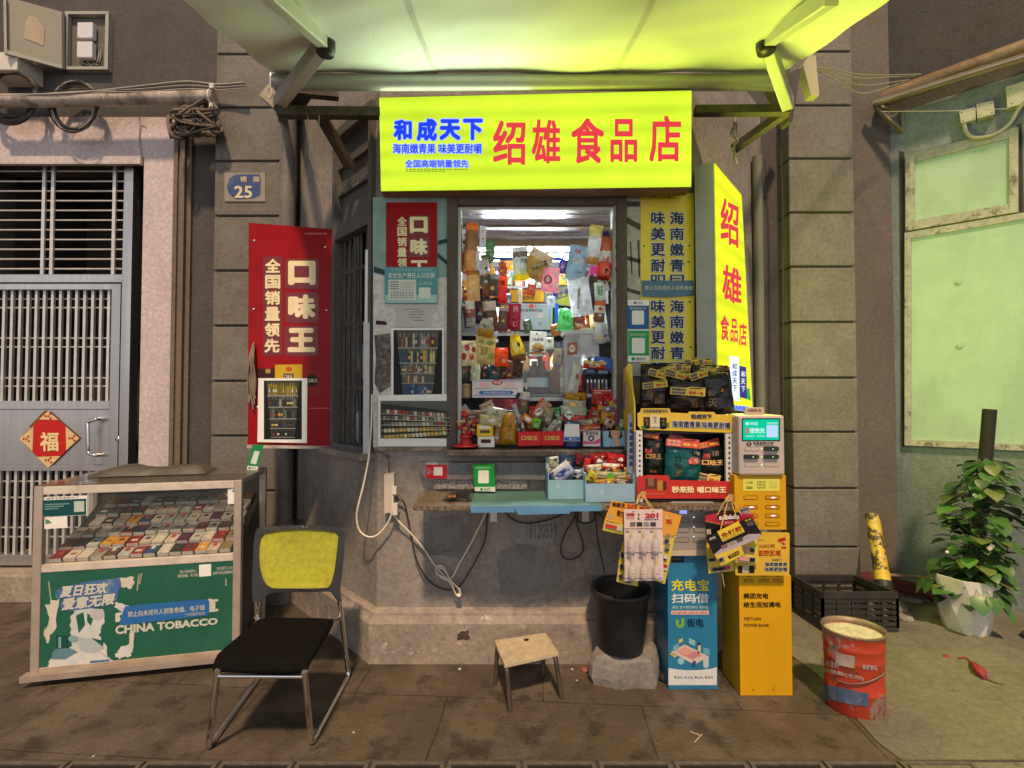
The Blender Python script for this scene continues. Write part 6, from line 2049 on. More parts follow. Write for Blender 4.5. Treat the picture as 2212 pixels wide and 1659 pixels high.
for lay in (0, 1):
    for j in range(nx):
        for i in range(nx):
            q = [lay * n1 + j * (nx + 1) + i, lay * n1 + j * (nx + 1) + i + 1, lay * n1 + (j + 1) * (nx + 1) + i + 1, lay * n1 + (j + 1) * (nx + 1) + i]
            fs.append(q if lay == 0 else q[::-1])
rim = [i for i in range(nx + 1)] + [(j + 1) * (nx + 1) + nx for j in range(nx)] + [nx * (nx + 1) + nx - 1 - i for i in range(nx)] + [(nx - 1 - j) * (nx + 1) for j in range(nx - 1)]
fs += [(rim[i], n1 + rim[i], n1 + rim[(i + 1) % len(rim)], rim[(i + 1) % len(rim)]) for i in range(len(rim))]
b.add(vs, fs, seat_m, True)
b.build('seat', ch)
# backrest: a ring of black plastic round a yellow mesh
BK = PP(P(560, 1290, 2.42), P(735, 1290, 2.42), P(640, 1140, 2.50))
outer = [(551, 1150), (556, 1141), (600, 1136), (650, 1134), (700, 1135), (738, 1140), (745, 1146), (744, 1190), (739, 1240), (735, 1270), (738, 1300), (729, 1298), (722, 1282), (710, 1278), (650, 1279), (590, 1281), (576, 1287), (564, 1299), (546, 1301), (544, 1270), (546, 1210), (548, 1170)]
inner = [(563, 1161), (572, 1152), (605, 1146.5), (650, 1144), (695, 1146), (724, 1150), (731, 1157), (728, 1190), (722, 1235), (717, 1255), (712, 1266), (706, 1269.5), (690, 1270.5), (670, 1271), (640, 1271), (600, 1271), (588, 1270), (576, 1263), (568, 1250), (561, 1225), (559, 1200), (560, 1178)]
bp_m = M('black_chair_plastic', (.018, .017, .020), .42, .2, 10)
b = MB()
n = len(outer)
def bend(px, py, l):
    w_ = ((px - 645) / 95.0)
    return BK.p(px, py, l + .018 * w_ * w_)
A = [bend(x, y, .020) for x, y in outer]
B_ = [bend(x, y, .024) for x, y in inner]
A2 = [bend(x, y, -.006) for x, y in outer]
B2 = [bend(x, y, -.006) for x, y in inner]
vs = A + B_ + A2 + B2
fs = []
for i in range(n):
    k = (i + 1) % n
    fs += [(i, k, n + k, n + i), (2 * n + i, 3 * n + i, 3 * n + k, 2 * n + k), (i, 2 * n + i, 2 * n + k, k), (n + i, n + k, 3 * n + k, 3 * n + i)]
b.add(vs, fs, bp_m)
bo = b.build('backrest', ch, bevel=.005)
b = MB()
ymesh = M('yellow_chair_mesh', (.36, .36, .022), .75, .12, 6, .35, 160, dirt=(.26, .26, .02), dscale=4, damt=.6)
icx, icy = 645, 1208
rings = []
for k in range(7):
    s_ = k / 6
    rings.append([bend(icx + (x - icx) * s_ * 1.02, icy + (y - icy) * s_ * 1.02, .004 + .012 * s_ * s_) for x, y in inner] if k else [bend(icx, icy, .004)])
vs = rings[0] + [v for r_i in rings[1:] for v in r_i]
fs = [(0, 1 + i, 1 + (i + 1) % n) for i in range(n)]
for k in range(5):
    o0, o1 = 1 + k * n, 1 + (k + 1) * n
    fs += [(o0 + i, o1 + i, o1 + (i + 1) % n, o0 + (i + 1) % n) for i in range(n)]
b.add(vs, fs, ymesh, True)
b.build('mesh_back', bo)
for px in (664, 681):
    b = MB()
    b.lathe([(0, .004), (.004, .003), (.005, 0)], chrome, bend(px * .5 + 322, 1139, .022), 8, RX(90))
    b.build('screw', bo)

# ================================================================ little stool
st = thing('low_stool', 'low stool with a worn plywood top and bent steel legs in front of the kiosk', 'stool', G(1140, 1500))
zt = .21
b = MB()
qd = [G(1068, 1383, zt), G(1090, 1436, zt), G(1207, 1410, zt), G(1178, 1367, zt)]
b.prism(qd, (0, 0, -.016), M('worn_plywood_top', (.50, .42, .29), .6, .08, 5, .2, 50, dirt=(.36, .29, .2), dscale=4, damt=.5, stretch=(1, 4, 1)))
TP = Pl((0, 0, zt), (0, 0, 1))
b.ell(TP, 1137, 1382, 5.5, 2.6, C('#1c140e'), .001, 14)
b.build('seat', st, bevel=.004)
feet = [G(1070, 1476), G(1102, 1536), G(1213, 1508), G(1173, 1460)]
tops = [qd[i] + (sum(qd, Vector()) / 4 - qd[i]) * .10 - Vector((0, 0, .028)) for i in range(4)]
leg_m = M('brown_stool_steel', (.11, .085, .065), .4, .3, 10, metal=.6)
for i0, i1 in ((0, 1), (3, 2)):
    b = MB()
    b.tube(spline([feet[i0], feet[i0] * .45 + tops[i0] * .55, tops[i0] * .97 + feet[i0] * .03, tops[i0] * .8 + tops[i1] * .2], 5) + spline([tops[i0] * .5 + tops[i1] * .5, tops[i1] * .8 + tops[i0] * .2, tops[i1] * .97 + feet[i1] * .03, feet[i1] * .45 + tops[i1] * .55, feet[i1]], 5), .012, leg_m, 8)
    b.build('leg', st)

# ================================================================ wall shelf with its clutter
YW = YB
b = MB()
nichem = M('grey_painted_stone', (.15, .15, .155), .6, .25, 7, .3, 30, dirt=(.38, .42, .46), dscale=6, damt=.8, dlo=.62, dhi=.64)
WF = FR(YW - .001)
b.slab(WF, [(904, 1004), (912, 1028), (925, 1036), (1300, 1036), (1300, 999), (906, 999)], .05, nichem, .05)
b.build('stone_ledge', label='grey peeling stone moulding on the wall under the kiosk sill', cat='moulding')
b = MB()
gran = M('speckled_granite', (.30, .28, .26), .35, .2, 90, dirt=(.05, .045, .04), dscale=110, damt=.9, dlo=.5, dhi=.56)
b.slab(WF, [(938, 1037), (938, 1056), (1139, 1056), (1139, 1037)], .03, gran, .03)
b.build('granite_strip', label='speckled granite strip on the wall behind the shelf', cat='strip')
ws = thing('wall_shelf', 'narrow speckled granite shelf on brackets under the kiosk window', 'shelf', (.2, 2.55, .93))
SHZ = .955
def T(px, py): return G(px, py, SHZ)
b = MB()
granb = M('brown_speckled_granite', (.22, .165, .11), .35, .3, 60, dirt=(.035, .03, .025), dscale=80, damt=.9, dlo=.48, dhi=.55)
xr = 1.10
pts = [T(892, 1093), Vector((xr, 2.37, SHZ)), Vector((xr, YW - .003, SHZ)), Vector((T(915, 1058).x, YW - .003, SHZ))]
b.prism(pts, (0, 0, -.022), granb)
b.build('board', ws, bevel=.003)
b = MB()
m1 = M('pale_teal_mat', (.065, .16, .14), .5, .12, 5, dirt=(.10, .19, .18), dscale=5, damt=.5)
m2 = M('sky_blue_mat_edge', (.09, .25, .46), .45, .1, 6)
q = [T(1017, 1095), T(1300, 1092.5), T(1290, 1060), T(1022, 1062)]
b.add([v + Vector((0, 0, .002)) for v in q], [(0, 1, 2, 3)], m1)
f0, f1 = q[0] + Vector((0, -.004, .002)), q[1] + Vector((0, -.004, .002))
b.prism([f0, f1, f1 - Vector((0, 0, .026)), f0 - Vector((0, 0, .030))], (0, -.003, 0), m2)
b.prism([T(1110, 1094.4) + Vector((0, -.012, .001)), T(1230, 1093) + Vector((0, -.012, .001)), T(1230, 1093) + Vector((0, -.012, -.034)), T(1120, 1094.4) + Vector((0, -.012, -.037))], (0, -.002, 0), m2)
b.build('mat', ws)
for px in (1066, 1265):
    b = MB()
    a = P(px, 1100, YW - .02)
    b.bx(a.x - .02, a.x + .02, YW - .02, YW - .004, .78, SHZ - .023, steel_d)
    b.bx(a.x - .018, a.x + .018, 2.44, YW - .02, SHZ - .04, SHZ - .023, steel_d)
    b.build('bracket', ws)
blkp = M('black_foil_pouch', (.018, .017, .018), .3, .3, 12, .3, 22)
def flat_pouch(lab, pts, art):
    b = MB()
    n = 10
    vs = []
    for j in range(n + 1):
        for i in range(n + 1):
            u, v = i / n, j / n
            p = (T(*pts[0]) * (1 - u) + T(*pts[1]) * u) * (1 - v) + (T(*pts[3]) * (1 - u) + T(*pts[2]) * u) * v
            e = ((1 - abs(2 * u - 1) ** 3) * (1 - abs(2 * v - 1) ** 3)) ** .7
            vs.append(p + Vector((0, 0, .005 + .024 * e + .006 * noise.noise(Vector((u * 5, v * 4, pts[0][0]))) * e)))
    fs = [(j * (n + 1) + i, j * (n + 1) + i + 1, (j + 1) * (n + 1) + i + 1, (j + 1) * (n + 1) + i) for j in range(n) for i in range(n)]
    b.add(vs, fs, blkp, True)
    class H: pass
    pl = H()
    def pp(px, py, lift=0):
        p = G(px, py, SHZ + .026)
        return p + Vector((0, 0, .006 + lift))
    pl.p = pp
    for s_, q_ in art:
        b.text(pl, s_, 0, 0, 0, 0, C('#a8623c'), .002, .03, quad=q_)
    b.build('foil_pouch', label=lab, cat='pouch', group='black pouches lying on the wall shelf')
flat_pouch('flat black foil pouch lying on the bare left end of the wall shelf', [(955, 1083), (1018, 1084), (1026, 1062), (980, 1062)], [('和成', ((970, 1072), (986, 1071), (984, 1078), (966, 1079)))])
flat_pouch('flat black foil pouch lying on the teal mat before the snack trays', [(1206, 1080), (1270, 1079), (1262, 1059), (1198, 1060)], [('口味王', ((1234, 1060), (1262, 1059), (1264, 1066), (1238, 1067)))])
b = MB()
CP = FR(YW - .052)
b.slab(CP, [(921, 1004), (920, 1033), (965, 1034), (965, 1004)], .002, C('#a8141c'), .003)
b.poly(CP, [(937, 1009), (937, 1027), (956, 1027), (956, 1009)], C('#cfc8c4'), .0045)
b.ell(CP, 933, 1019, 2.5, 2.5, C('#5a84b8'), .0045, 10)
b.vtext(CP, '扫码', 923, 929, 1011, 1026, C('#d0a0a0'), .0045, 0)
b.build('red_payment_card', label='small red payment card stuck on the grey moulding under the window', cat='payment card')
b = MB()
GP = Pl((0, 2.655, SHZ), (-.05, -1, .03))
b.slab(GP, [(1021, 1003), (1026, 1061), (1070, 1062), (1067, 1002)], .004, C('#0c8a30'), 0)
b.poly(GP, [(1025, 1052), (1026, 1061), (1070, 1062), (1069.4, 1052)], C('#c8d2c4'), .0015)
b.rrect(GP, 1033, 1016, 1056, 1044, 2, C('#d4d6ce'), .0015)
b.text(GP, '推荐使用微信支付', 1028, 1008, 1060, 1013, C('#a8d8a8'), .0015, 0)
b.ell(GP, 1040, 1057, 3, 3, C('#0c8a30'), .003, 10)
b.text(GP, '微信支付', 1045, 1054, 1060, 1060, C('#4a6a50'), .003, 0)
b.build('payment_stand', label='upright green payment stand in the middle of the wall shelf', cat='payment stand')
# two snack trays
def tray(lab, x0, x1, yt, yb, Y, dep, hb, col):
    b = MB()
    a, c = FR(Y).p(x0, yb), FR(Y).p(x1, yb)
    zt_, zb = FR(Y).p(x0, yt).z, SHZ + .004
    th = .004
    m = C(col, .55)
    mi_ = C('#a8c0c8', .6)
    b.bx(a.x, c.x, Y, Y + th, zb, zt_, m)
    b.bx(a.x, a.x + th, Y + th, Y + dep, zb, zt_ + hb * .4, m)
    b.bx(c.x - th, c.x, Y + th, Y + dep, zb, zt_ + hb * .4, m)
    b.bx(a.x, c.x, Y + dep, Y + dep + th, zb, zt_ + hb, mi_)
    b.bx(a.x + th, c.x - th, Y + th, Y + dep, zb, zb + th, m)
    b.ell(FR(Y), (x0 + x1) / 2 - 18, (yt + yb) / 2 + 2, 5, 5, C('#9ab8c8'), .001, 12)
    b.build('snack_tray', label=lab, cat='tray', group='pale blue cardboard snack trays')
tray('smaller pale blue tray of blister packs on the wall shelf', 1184, 1262, 1037, 1060, 2.50, .16, .10, '#7fa8b8')
tray('larger pale blue tray heaped with wafers beside the snack stand', 1265, 1371, 1045, 1078, 2.44, .20, .12, '#86a8c0')
TG = 'sweets heaped in the pale blue trays'
hang('white and blue blister pack leaning in the smaller tray', 1193, 1003, 1238, 1036, 2.53, [(.35, '#a8aab0'), (1, '#9098b0')], -38, .014, many(lambda b, pl: b.poly(pl, [(1198, 1030), (1206, 1018), (1222, 1012), (1218, 1026)], C('#1c3f8a'), .002), t_('打火机', 1214, 1010, 1230, 1017, '#30509a')), group=TG)
for lab, x0, y0, x1, y1, Y, bands, rot, th in (
        ('dark blue foil packet in the smaller tray', 1206, 984, 1242, 1014, 2.60, [(1, '#1a2c50')], 10, .02),
        ('pale clear packet at the left back of the smaller tray', 1186, 986, 1208, 1012, 2.60, [(1, '#98a094')], -8, .018),
        ('navy packet at the left front of the smaller tray', 1186, 1016, 1212, 1040, 2.54, [(1, '#243c78')], 20, .018),
        ('orange yellow packet at the left edge of the smaller tray', 1184, 1012, 1194, 1034, 2.56, [(1, '#b89a3c')], 5, .012),
        ('dark packet at the right of the smaller tray', 1236, 1014, 1260, 1042, 2.55, [(.5, '#8a94a8'), (1, '#22283a')], -12, .018),
        ('maroon packet between the two trays', 1240, 980, 1262, 1008, 2.62, [(1, '#6a1420')], 14, .018),
        ('crumpled dark red foil bag at the back of the larger tray', 1272, 978, 1318, 1012, 2.58, [(1, '#7a1418')], -6, .03),
        ('shiny red foil bag at the right back of the larger tray', 1310, 980, 1352, 1012, 2.57, [(1, '#a01420')], 8, .03),
        ('white round bun packet in the larger tray', 1269, 1003, 1300, 1020, 2.53, [(1, '#b8b0a0')], -6, .02),
        ('red and orange carton lying in the larger tray', 1301, 1001, 1338, 1020, 2.53, [(.3, '#c8c4bc'), (.6, '#b81c1c'), (1, '#c88a1c')], 4, .014),
        ('green and cream wafer tube across the larger tray', 1288, 1019, 1352, 1034, 2.49, [(1, '#9a9a78')], 2, .018),
        ('yellow green wrapper at the left of the larger tray', 1268, 1018, 1292, 1044, 2.50, [(1, '#a8a02c')], 30, .016),
        ('yellow wrapper along the front of the larger tray', 1284, 1034, 1330, 1048, 2.475, [(1, '#a88a24')], -6, .014),
        ('brown wafer pack at the right front of the larger tray', 1322, 1030, 1360, 1048, 2.48, [(1, '#6a4a2c')], 8, .016),
        ('orange sachet at the right end of the larger tray', 1350, 1008, 1368, 1044, 2.52, [(.4, '#a8863c'), (1, '#b8741c')], -10, .014),
        ('dark maroon wrapper in the middle of the larger tray', 1296, 1010, 1326, 1030, 2.52, [(1, '#3a1414')], -12, .016),
        ('red corner of a sachet at the left wall of the larger tray', 1262, 990, 1276, 1020, 2.56, [(1, '#a8201c')], 4, .012)):
    art = r_(1308, 1021, 1326, 1032, '#5a9a24') if 'tube' in lab else None
    hang(lab, x0, y0, x1, y1, Y, bands, rot, th, art=art, group=TG)
# power strip and cables
ps = thing('power_strip', 'upright white power strip on the wall left of the shelf', 'power strip', P(839, 1108, 2.74))
b = MB()
b.slab(FR(2.715), [(830, 1024), (830, 1109), (851, 1107), (851, 1022)], .04, M('cream_power_strip', (.56, .48, .40), .45, .08, 8, dirt=(.34, .27, .2), dscale=9, damt=.5))
b.build('body', ps, bevel=.004)
for y0, y1, x0, x1 in ((1052, 1068, 846, 856), (1088, 1113, 848, 858)):
    b = MB()
    b.slab(FR(2.69), [(x0, y0), (x0, y1), (x1, y1), (x1, y0)], .03, M('white_plug', (.66, .60, .54), .4))
    b.build('plug', ps, bevel=.003)
def zc(pts, o=(745, 945), k=.3092): return [(o[0] + x * k, o[1] + y * k) for x, y in pts]
def cable(lab, zpts, r, m, Y=2.735, name='cable', extra=None):
    b = MB()
    b.tube(spline([P(x, y, Y - .006 * math.sin(i * 1.7)) for i, (x, y) in enumerate(zc(zpts))], 6), r, m, 7)
    if extra: extra(b)
    return b.build(name, label=lab, cat='cable')
wc = M('cream_cable', (.72, .64, .54), .5, .08, 8)
cable('cream cable hanging in a long loop from the window strip to the power strip', [(190, -300), (186, -120), (178, 0), (165, 150), (130, 330), (95, 470), (82, 560), (100, 645), (150, 690), (210, 690), (270, 640), (318, 560), (332, 480), (332, 395)], .0055, wc, 2.70)
def bundle(b):
    for i in range(6):
        ph = (-24, -14, -5, 5, 14, 24)[i]
        pts = [(640 + ph, 905 + ph * .4), (690, 900 + i * 5), (735, 990), (790 + ph * .5, 1040 + i * 6), (805, 1085 + ph), (775, 1095), (735 + ph * .3, 1010), (665 + i * 5, 975), (632, 930 + ph)]
        b.tube([P(x, y, 2.72 - i * .004) for x, y in zc([tuple(v[:2]) for v in spline([(x, y, 0) for x, y in pts], 5)])], .0032, wc, 5, closed=True)
cable('white cable running from a plug to a tied bundle and up under the shelf', [(345, 545), (380, 590), (460, 670), (560, 790), (640, 910), (735, 985), (800, 880), (880, 740), (950, 600), (1000, 500)], .0048, wc, 2.725, extra=bundle)
cable('black cable looping low from the power strip up under the shelf', [(345, 420), (410, 450), (440, 560), (470, 720), (500, 850), (560, 970), (640, 1040), (720, 1066), (800, 1040), (880, 920), (950, 790), (985, 680), (996, 500)], .0048, dark_wire, 2.73)
cable('grey cable hugging the wall in the shadow under the shelf', [(885, 505), (850, 620), (800, 720), (740, 780), (670, 815), (580, 825)], .004, M('grey_cable', (.22, .21, .2), .6), 2.745)
cable('black cable slung loosely between the two shelf brackets', [(1090, 495), (1180, 575), (1280, 600), (1400, 580), (1500, 545), (1600, 492)], .005, dark_wire, 2.72)
cable('black cable drooping in a narrow teardrop loop under the shelf', [(1620, 492), (1600, 570), (1545, 660), (1508, 760), (1525, 835), (1585, 852), (1645, 820), (1668, 770), (1650, 690), (1620, 600), (1640, 500)], .0045, dark_wire, 2.72)
b = MB()
b.tube([P(x, y, 2.70) for x, y in zc([(1682 + 70 * math.cos(t), 545 + 55 * math.sin(t)) for t in [i * math.tau / 24 for i in range(24)]])], .0045, dark_wire, 6, closed=True)
b.build('cable', label='small ring of black cable at the right shelf bracket', cat='cable')
cable('black cable falling from the right bracket into the black bucket', [(1730, 490), (1750, 560), (1765, 700), (1790, 830), (1815, 945)], .0045, dark_wire, 2.66)
cable('thin black cord running right from the bracket behind the orange card', [(1700, 495), (1760, 520), (1820, 575), (1880, 640)], .004, dark_wire, 2.60)
b = MB()
b.tube(spline([P(x, y, 2.72) for x, y in zc([(210, 90), (260, 110), (300, 140), (308, 200), (310, 250)])], 5), .004, rust, 6)
b.tube([P(x, y, 2.715) for x, y in zc([(300 + 14 * math.cos(t), 130 + 10 * math.sin(t)) for t in [i * .7 for i in range(9)]])], .004, rust, 5)
b.build('wire_hook', label='rusty twisted wire holding the top of the power strip', cat='wire')
b = MB()
scr = M('old_stencil_paint', (.125, .115, .105), .8, .3, 20)
b.text(FR(YW - .001), '18120539', 1137, 1131, 1203, 1163, scr, .002, .01)
b.build('stencilled_number', label='faint stencilled telephone number on the wall under the shelf', cat='stencil')
# ================================================================ snack stand
Y2 = 2.44
SP2 = FR(Y2)
SG = 'pouches in the snack stand'
ss = thing('snack_stand', 'two tier snack stand with a yellow header and red front board on the shelf end', 'snack stand', (.85, 2.5, SHZ))
post_w = M('white_perforated_steel', (.60, .60, .62), .4, .06, 8)
hole = C('#141418')
zb = SHZ + .003
for x0, x1, ya, yb in ((1375, 1389, 930, 1040), (1568, 1583, 935, 1044)):
    b = MB()
    a, c = SP2.p(x0, ya), SP2.p(x1, yb)
    b.bx(a.x, c.x, Y2 + .004, Y2 + .02, zb, a.z, post_w)
    pl = FR(Y2 + .004)
    for i in range(10):
        b.rrect(pl, (x0 + x1) / 2 - 2, ya + 8 + i * 11, (x0 + x1) / 2 + 2, ya + 13 + i * 11, 1.5, hole, .0015)
    b.build('post', ss)
b = MB()
yb1 = M('yellow_stand_board', (.62, .43, .03), .4, .06, 5)
sdk = M('dark_stand_inside', (.03, .03, .032), .6, .2, 5)
xa, xb = SP2.p(1377, 950).x, SP2.p(1583, 950).x
zm = SP2.p(1400, 925).z
b.bx(xa + .003, xb - .003, Y2 + .02, Y2 + .24, zm - .03, zm - .022, sdk)
b.bx(xa + .003, xb - .003, Y2 + .02, Y2 + .24, zb, zb + .008, sdk)
b.bx(xa + .003, xb - .003, Y2 + .235, Y2 + .245, zb + .009, zm + .12, sdk)
b.bx(xb - .006, xb, Y2 + .021, Y2 + .234, zb + .009, zm - .031, sdk)
b.build('shelf', ss)
b = MB()
# curved yellow left cheek
prof = [(0, .0), (0, .12), (.008, .16), (.03, .20), (.05, .25), (.055, .32), (.05, .345), (.12, .36), (.24, .33), (.24, 0)]
b.prism([Vector((xa - .004, Y2 + .02 + y, zm - .02 + z)) for y, z in prof], (-.006, 0, 0), yb1)
b.prism([Vector((xa - .004, Y2 + .024, zb)), Vector((xa - .004, Y2 + .24, zb)), Vector((xa - .004, Y2 + .24, zm - .022)), Vector((xa - .004, Y2 + .024, zm - .022))], (-.005, 0, 0), C('#8a8c94'))
sp_ = VP((xa - .0095, Y2 + .2), (xa - .0095, Y2))
b.build('cheek', ss)
b = MB()
b.slab(SP2, [(1377, 893), (1383, 890), (1385, 882), (1446, 882), (1449, 891), (1486, 893), (1489, 889), (1543, 890), (1546, 895), (1581, 896), (1585, 901), (1583, 932), (1579, 935), (1385, 928), (1378, 920)], .004, yb1, 0)
b.rrect(SP2, 1386, 883.5, 1446, 891, 2, C('#c8b450'), .0012)
b.text(SP2, '全国高端销量领先', 1389, 884, 1443, 891, navy, .003, .015)
b.text(SP2, '和成天下', 1493, 894.5, 1538, 904.5, navy, .003, .04, C('#b8b080'), .05)
b.text(SP2, '海南嫩青果', 0, 0, 0, 0, navy, .003, .035, wpr, .07, quad=((1452, 908), (1514, 910), (1514, 925), (1452, 923)))
b.text(SP2, '味美更耐嚼', 0, 0, 0, 0, navy, .003, .035, wpr, .07, quad=((1516, 910), (1578, 912), (1578, 927), (1516, 925)))
for x0, y0, x1, y1, c_, t2 in ((1390, 901, 1404, 924, '#2c1c18', '#a08048'), (1425, 902, 1440, 925, '#1c1a1e', '#a08048'), (1404.5, 896, 1425, 924, '#c4bca4', '#24222a')):
    b.rect(SP2, x0, y0, x1, y1, C(c_), .0015 if x0 != 1404.5 else .0025)
    b.ell(SP2, (x0 + x1) / 2, y1, (x1 - x0) / 2, 2, C(c_), .0015 if x0 != 1404.5 else .0025, 12)
    b.text(SP2, '和', (x0 + x1) / 2 - 3, y0 + 4, (x0 + x1) / 2 + 3, y0 + 10, C(t2), .004, 0)
    b.text(SP2, '天', (x0 + x1) / 2 - 2, y0 + 12, (x0 + x1) / 2 + 4, y0 + 18, C(t2), .004, 0)
b.poly(SP2, [(1384, 920), (1390, 928), (1398, 926), (1392, 921)], C('#3a6a3a'), .004)
b.poly(SP2, [(1440, 914), (1446, 912), (1445, 924), (1440, 922)], C('#3a7a5a'), .004)
b.build('header_board', ss)
b = MB()
redf = M('red_stand_board', (.48, .022, .014), .4, .08, 5)
b.slab(SP2, [(1376, 1031), (1380, 1029), (1394, 1028), (1397, 1026), (1444, 1027), (1447, 1037), (1577, 1040), (1577, 1077), (1375, 1077)], .004, redf, 0)
b.text(SP2, '秒来劲', 0, 0, 0, 0, goldp, .003, .045, quad=((1451, 1050), (1499, 1050), (1499, 1065), (1451, 1065)))
b.text(SP2, '嚼口味王', 0, 0, 0, 0, goldp, .003, .045, quad=((1506, 1051), (1569, 1051), (1569, 1065), (1506, 1065)))
b.rect(SP2, 1394, 1034, 1420, 1056, C('#5a3028'), .0015)
b.rect(SP2, 1420, 1038, 1432, 1060, C('#a87a2c'), .0015)
b.rect(SP2, 1432, 1040, 1440, 1058, C('#4c2420'), .0015)
b.rect(SP2, 1400, 1030, 1412, 1050, C('#8a5c44'), .003)
for i in range(14):
    b.rect(SP2, 1394 + i * 3, 1066, 1396 + i * 3, 1068, C('#c07a60'), .0015)
b.build('front_board', ss)
def spouch(lab, x0, y0, x1, y1, Y, col, rot=0, th=.03, art=None, taper=.0):
    return hang(lab, x0, y0, x1, y1, Y, [(1, col)], rot, th, art=art, name='foil_pouch', cat='pouch', group=SG, crumple=.35, taper=taper)
bk = '#1e1519'
spouch('black pouch at the left of the upper stand tier', 1382, 808, 1444, 892, Y2 + .07, '#241417', 3, .035, many(t_('和', 1392, 838, 1408, 858, '#7a5f38', .01), t_('成', 1410, 856, 1425, 872, '#7a5f38', .01)))
spouch('black pouch in the middle of the upper stand tier', 1446, 812, 1524, 894, Y2 + .06, '#1f1414', 0, .035, many(t_('和', 1467, 842, 1484, 864, '#7a5f38', .01), t_('成', 1486, 862, 1502, 880, '#7a5f38', .01)))
spouch('shiny black pouch at the right of the upper stand tier', 1516, 802, 1582, 897, Y2 + .07, '#1a161c', -6, .035, many(t_('和', 1524, 842, 1538, 856, '#8a7a60', .01), t_('天', 1526, 860, 1542, 878, '#8a7a60', .01), r_(1552, 840, 1556, 846, '#c8862c')))
for lab, x0, y0, x1, y1, Y in (('black pouch standing at the left back of the upper tier', 1384, 786, 1440, 860, .16), ('black pouch standing in the middle back of the upper tier', 1432, 784, 1500, 862, .17), ('black pouch standing at the right back of the upper tier', 1494, 788, 1570, 864, .16)):
    spouch(lab, x0, y0, x1, y1, Y2 + Y, bk, R.uniform(-5, 5), .035)
tagy = M('yellow_paper_tag', (.60, .44, .06), .5, .08, 8)
def tagcard(lab, x0, y0, x1, y1, Y, rot, m=tagy, cols=('#1c2f6a', '#b8482c'), words=('海南嫩青果', '再来一包'), grp='yellow paper tags on the black pouches'):
    b = MB()
    cx, cy, w, h = (x0 + x1) / 2, (y0 + y1) / 2, x1 - x0, y1 - y0
    c, q = math.cos(rad(rot)), math.sin(rad(rot))
    def rp(u, v):
        x, y = u * w / 2, v * h / 2
        return (cx + x * c - y * q, cy + x * q + y * c)
    pl = Pl((0, Y, 1.5), (R.uniform(-.25, .25), -1, R.uniform(.0, .35)))
    pl.pt = P(cx, cy, Y)
    b.slab(pl, [rp(-1, -.7), rp(-1, 1), rp(1, 1), rp(1, -1), rp(.1, -1), rp(-.1, -.7)], .0015, m, 0)
    b.text(pl, words[0], 0, 0, 0, 0, C(cols[0]), .0015, .03, quad=(rp(-.92, -.5), rp(-.12, -.5), rp(-.12, .15), rp(-.92, .15)))
    b.text(pl, '味美更耐嚼' if words[0][0] == '海' else words[0], 0, 0, 0, 0, C(cols[0]), .0015, .03, quad=(rp(-.92, .25), rp(-.12, .25), rp(-.12, .85), rp(-.92, .85)))
    b.text(pl, words[1], 0, 0, 0, 0, C(cols[1]), .0015, .04, quad=(rp(.05, -.05), rp(.9, -.05), rp(.9, .7), rp(.05, .7)))
    b.rect(pl, min(rp(.1, -.75)[0], rp(.8, -.55)[0]), rp(.45, -.7)[1] - 1, max(rp(.1, -.75)[0], rp(.8, -.55)[0]), rp(.45, -.7)[1] + 1, C('#4a3a1c'), .0015)
    return b.build('paper_tag', label=lab, cat='tag', group=grp)
TD = (((1401, 797, 1440, 815), 16, .03, 'yellow tag at the top left of the black pouches'), ((1430, 788, 1460, 806), -14, .12, 'yellow tag standing behind the top left one'), ((1434, 799, 1492, 817), 14, .04, 'long yellow tag in the middle of the upper row'),
      ((1458, 785, 1492, 800), 10, .14, 'yellow tag at the back in the middle of the black pouches'), ((1478, 773, 1510, 789), -6, .18, 'yellow tag sticking up highest at the back'), ((1504, 774, 1538, 788), 2, .19, 'yellow tag right of the highest one'),
      ((1490, 800, 1528, 818), -18, .03, 'yellow tag right of the long one'), ((1512, 790, 1546, 807), 16, .10, 'yellow tag at the right back of the black pouches'), ((1388, 822, 1442, 838), -6, .03, 'yellow tag lying lowest on the left black pouch'),
      ((1545, 803, 1572, 818), 10, .06, 'pale tag at the right end of the black pouches'), ((1448, 835, 1524, 854), 4, .015, 'yellow tag bent over the middle black pouch'))
for (x0, y0, x1, y1), rot, dy, lab in TD:
    tagcard(lab, x0, y0, x1, y1, Y2 + dy - .005, rot)
spouch('dark green black pouch with gold print at the left of the lower tier', 1389, 936, 1436, 1034, Y2 + .07, '#141c18', -1, .035, many(t_('100', 1412, 955, 1420, 964, '#8a7a68', .02), t_('口味王', 1392, 978, 1424, 990, '#b08a54', .04), r_(1391, 968, 1404, 977, '#a84a48'), t_('经典', 1399, 1013, 1415, 1020, '#8a5c44')))
spouch('teal pouch with black characters in the middle of the lower tier', 1436, 952, 1514, 1042, Y2 + .045, '#0f565a', 1, .04, many(t_('口', 1454, 984, 1466, 995, '#16302c', .03), t_('味', 1453, 998, 1467, 1010, '#16302c', .03), t_('王', 1454, 1013, 1467, 1026, '#8a7a3c', .03), r_(1491, 970, 1507, 984, '#0f2430'), t_('50g', 1492, 974, 1506, 982, '#a8a488', .03), e_(1493, 994, 14, 8, '#b04a50'), t_('火爆', 1482, 989, 1503, 998, '#d8b0a8', .03)), taper=.05)
spouch('dark green pouch with shiny gold print at the right of the lower tier', 1509, 954, 1568, 1042, Y2 + .07, '#141c18', 1, .035, many(t_('100', 1532, 972, 1546, 982, '#8a7a68', .02), t_('口味王', 1513, 991, 1556, 1003, '#d0a468', .05), r_(1514, 979, 1528, 989, '#a84a48'), t_('经典', 1548, 1026, 1556, 1032, '#8a5c44')))
redtag = M('red_paper_tag', (.46, .03, .025), .45, .08, 8)
RT = 'red paper tags on the lower pouches'
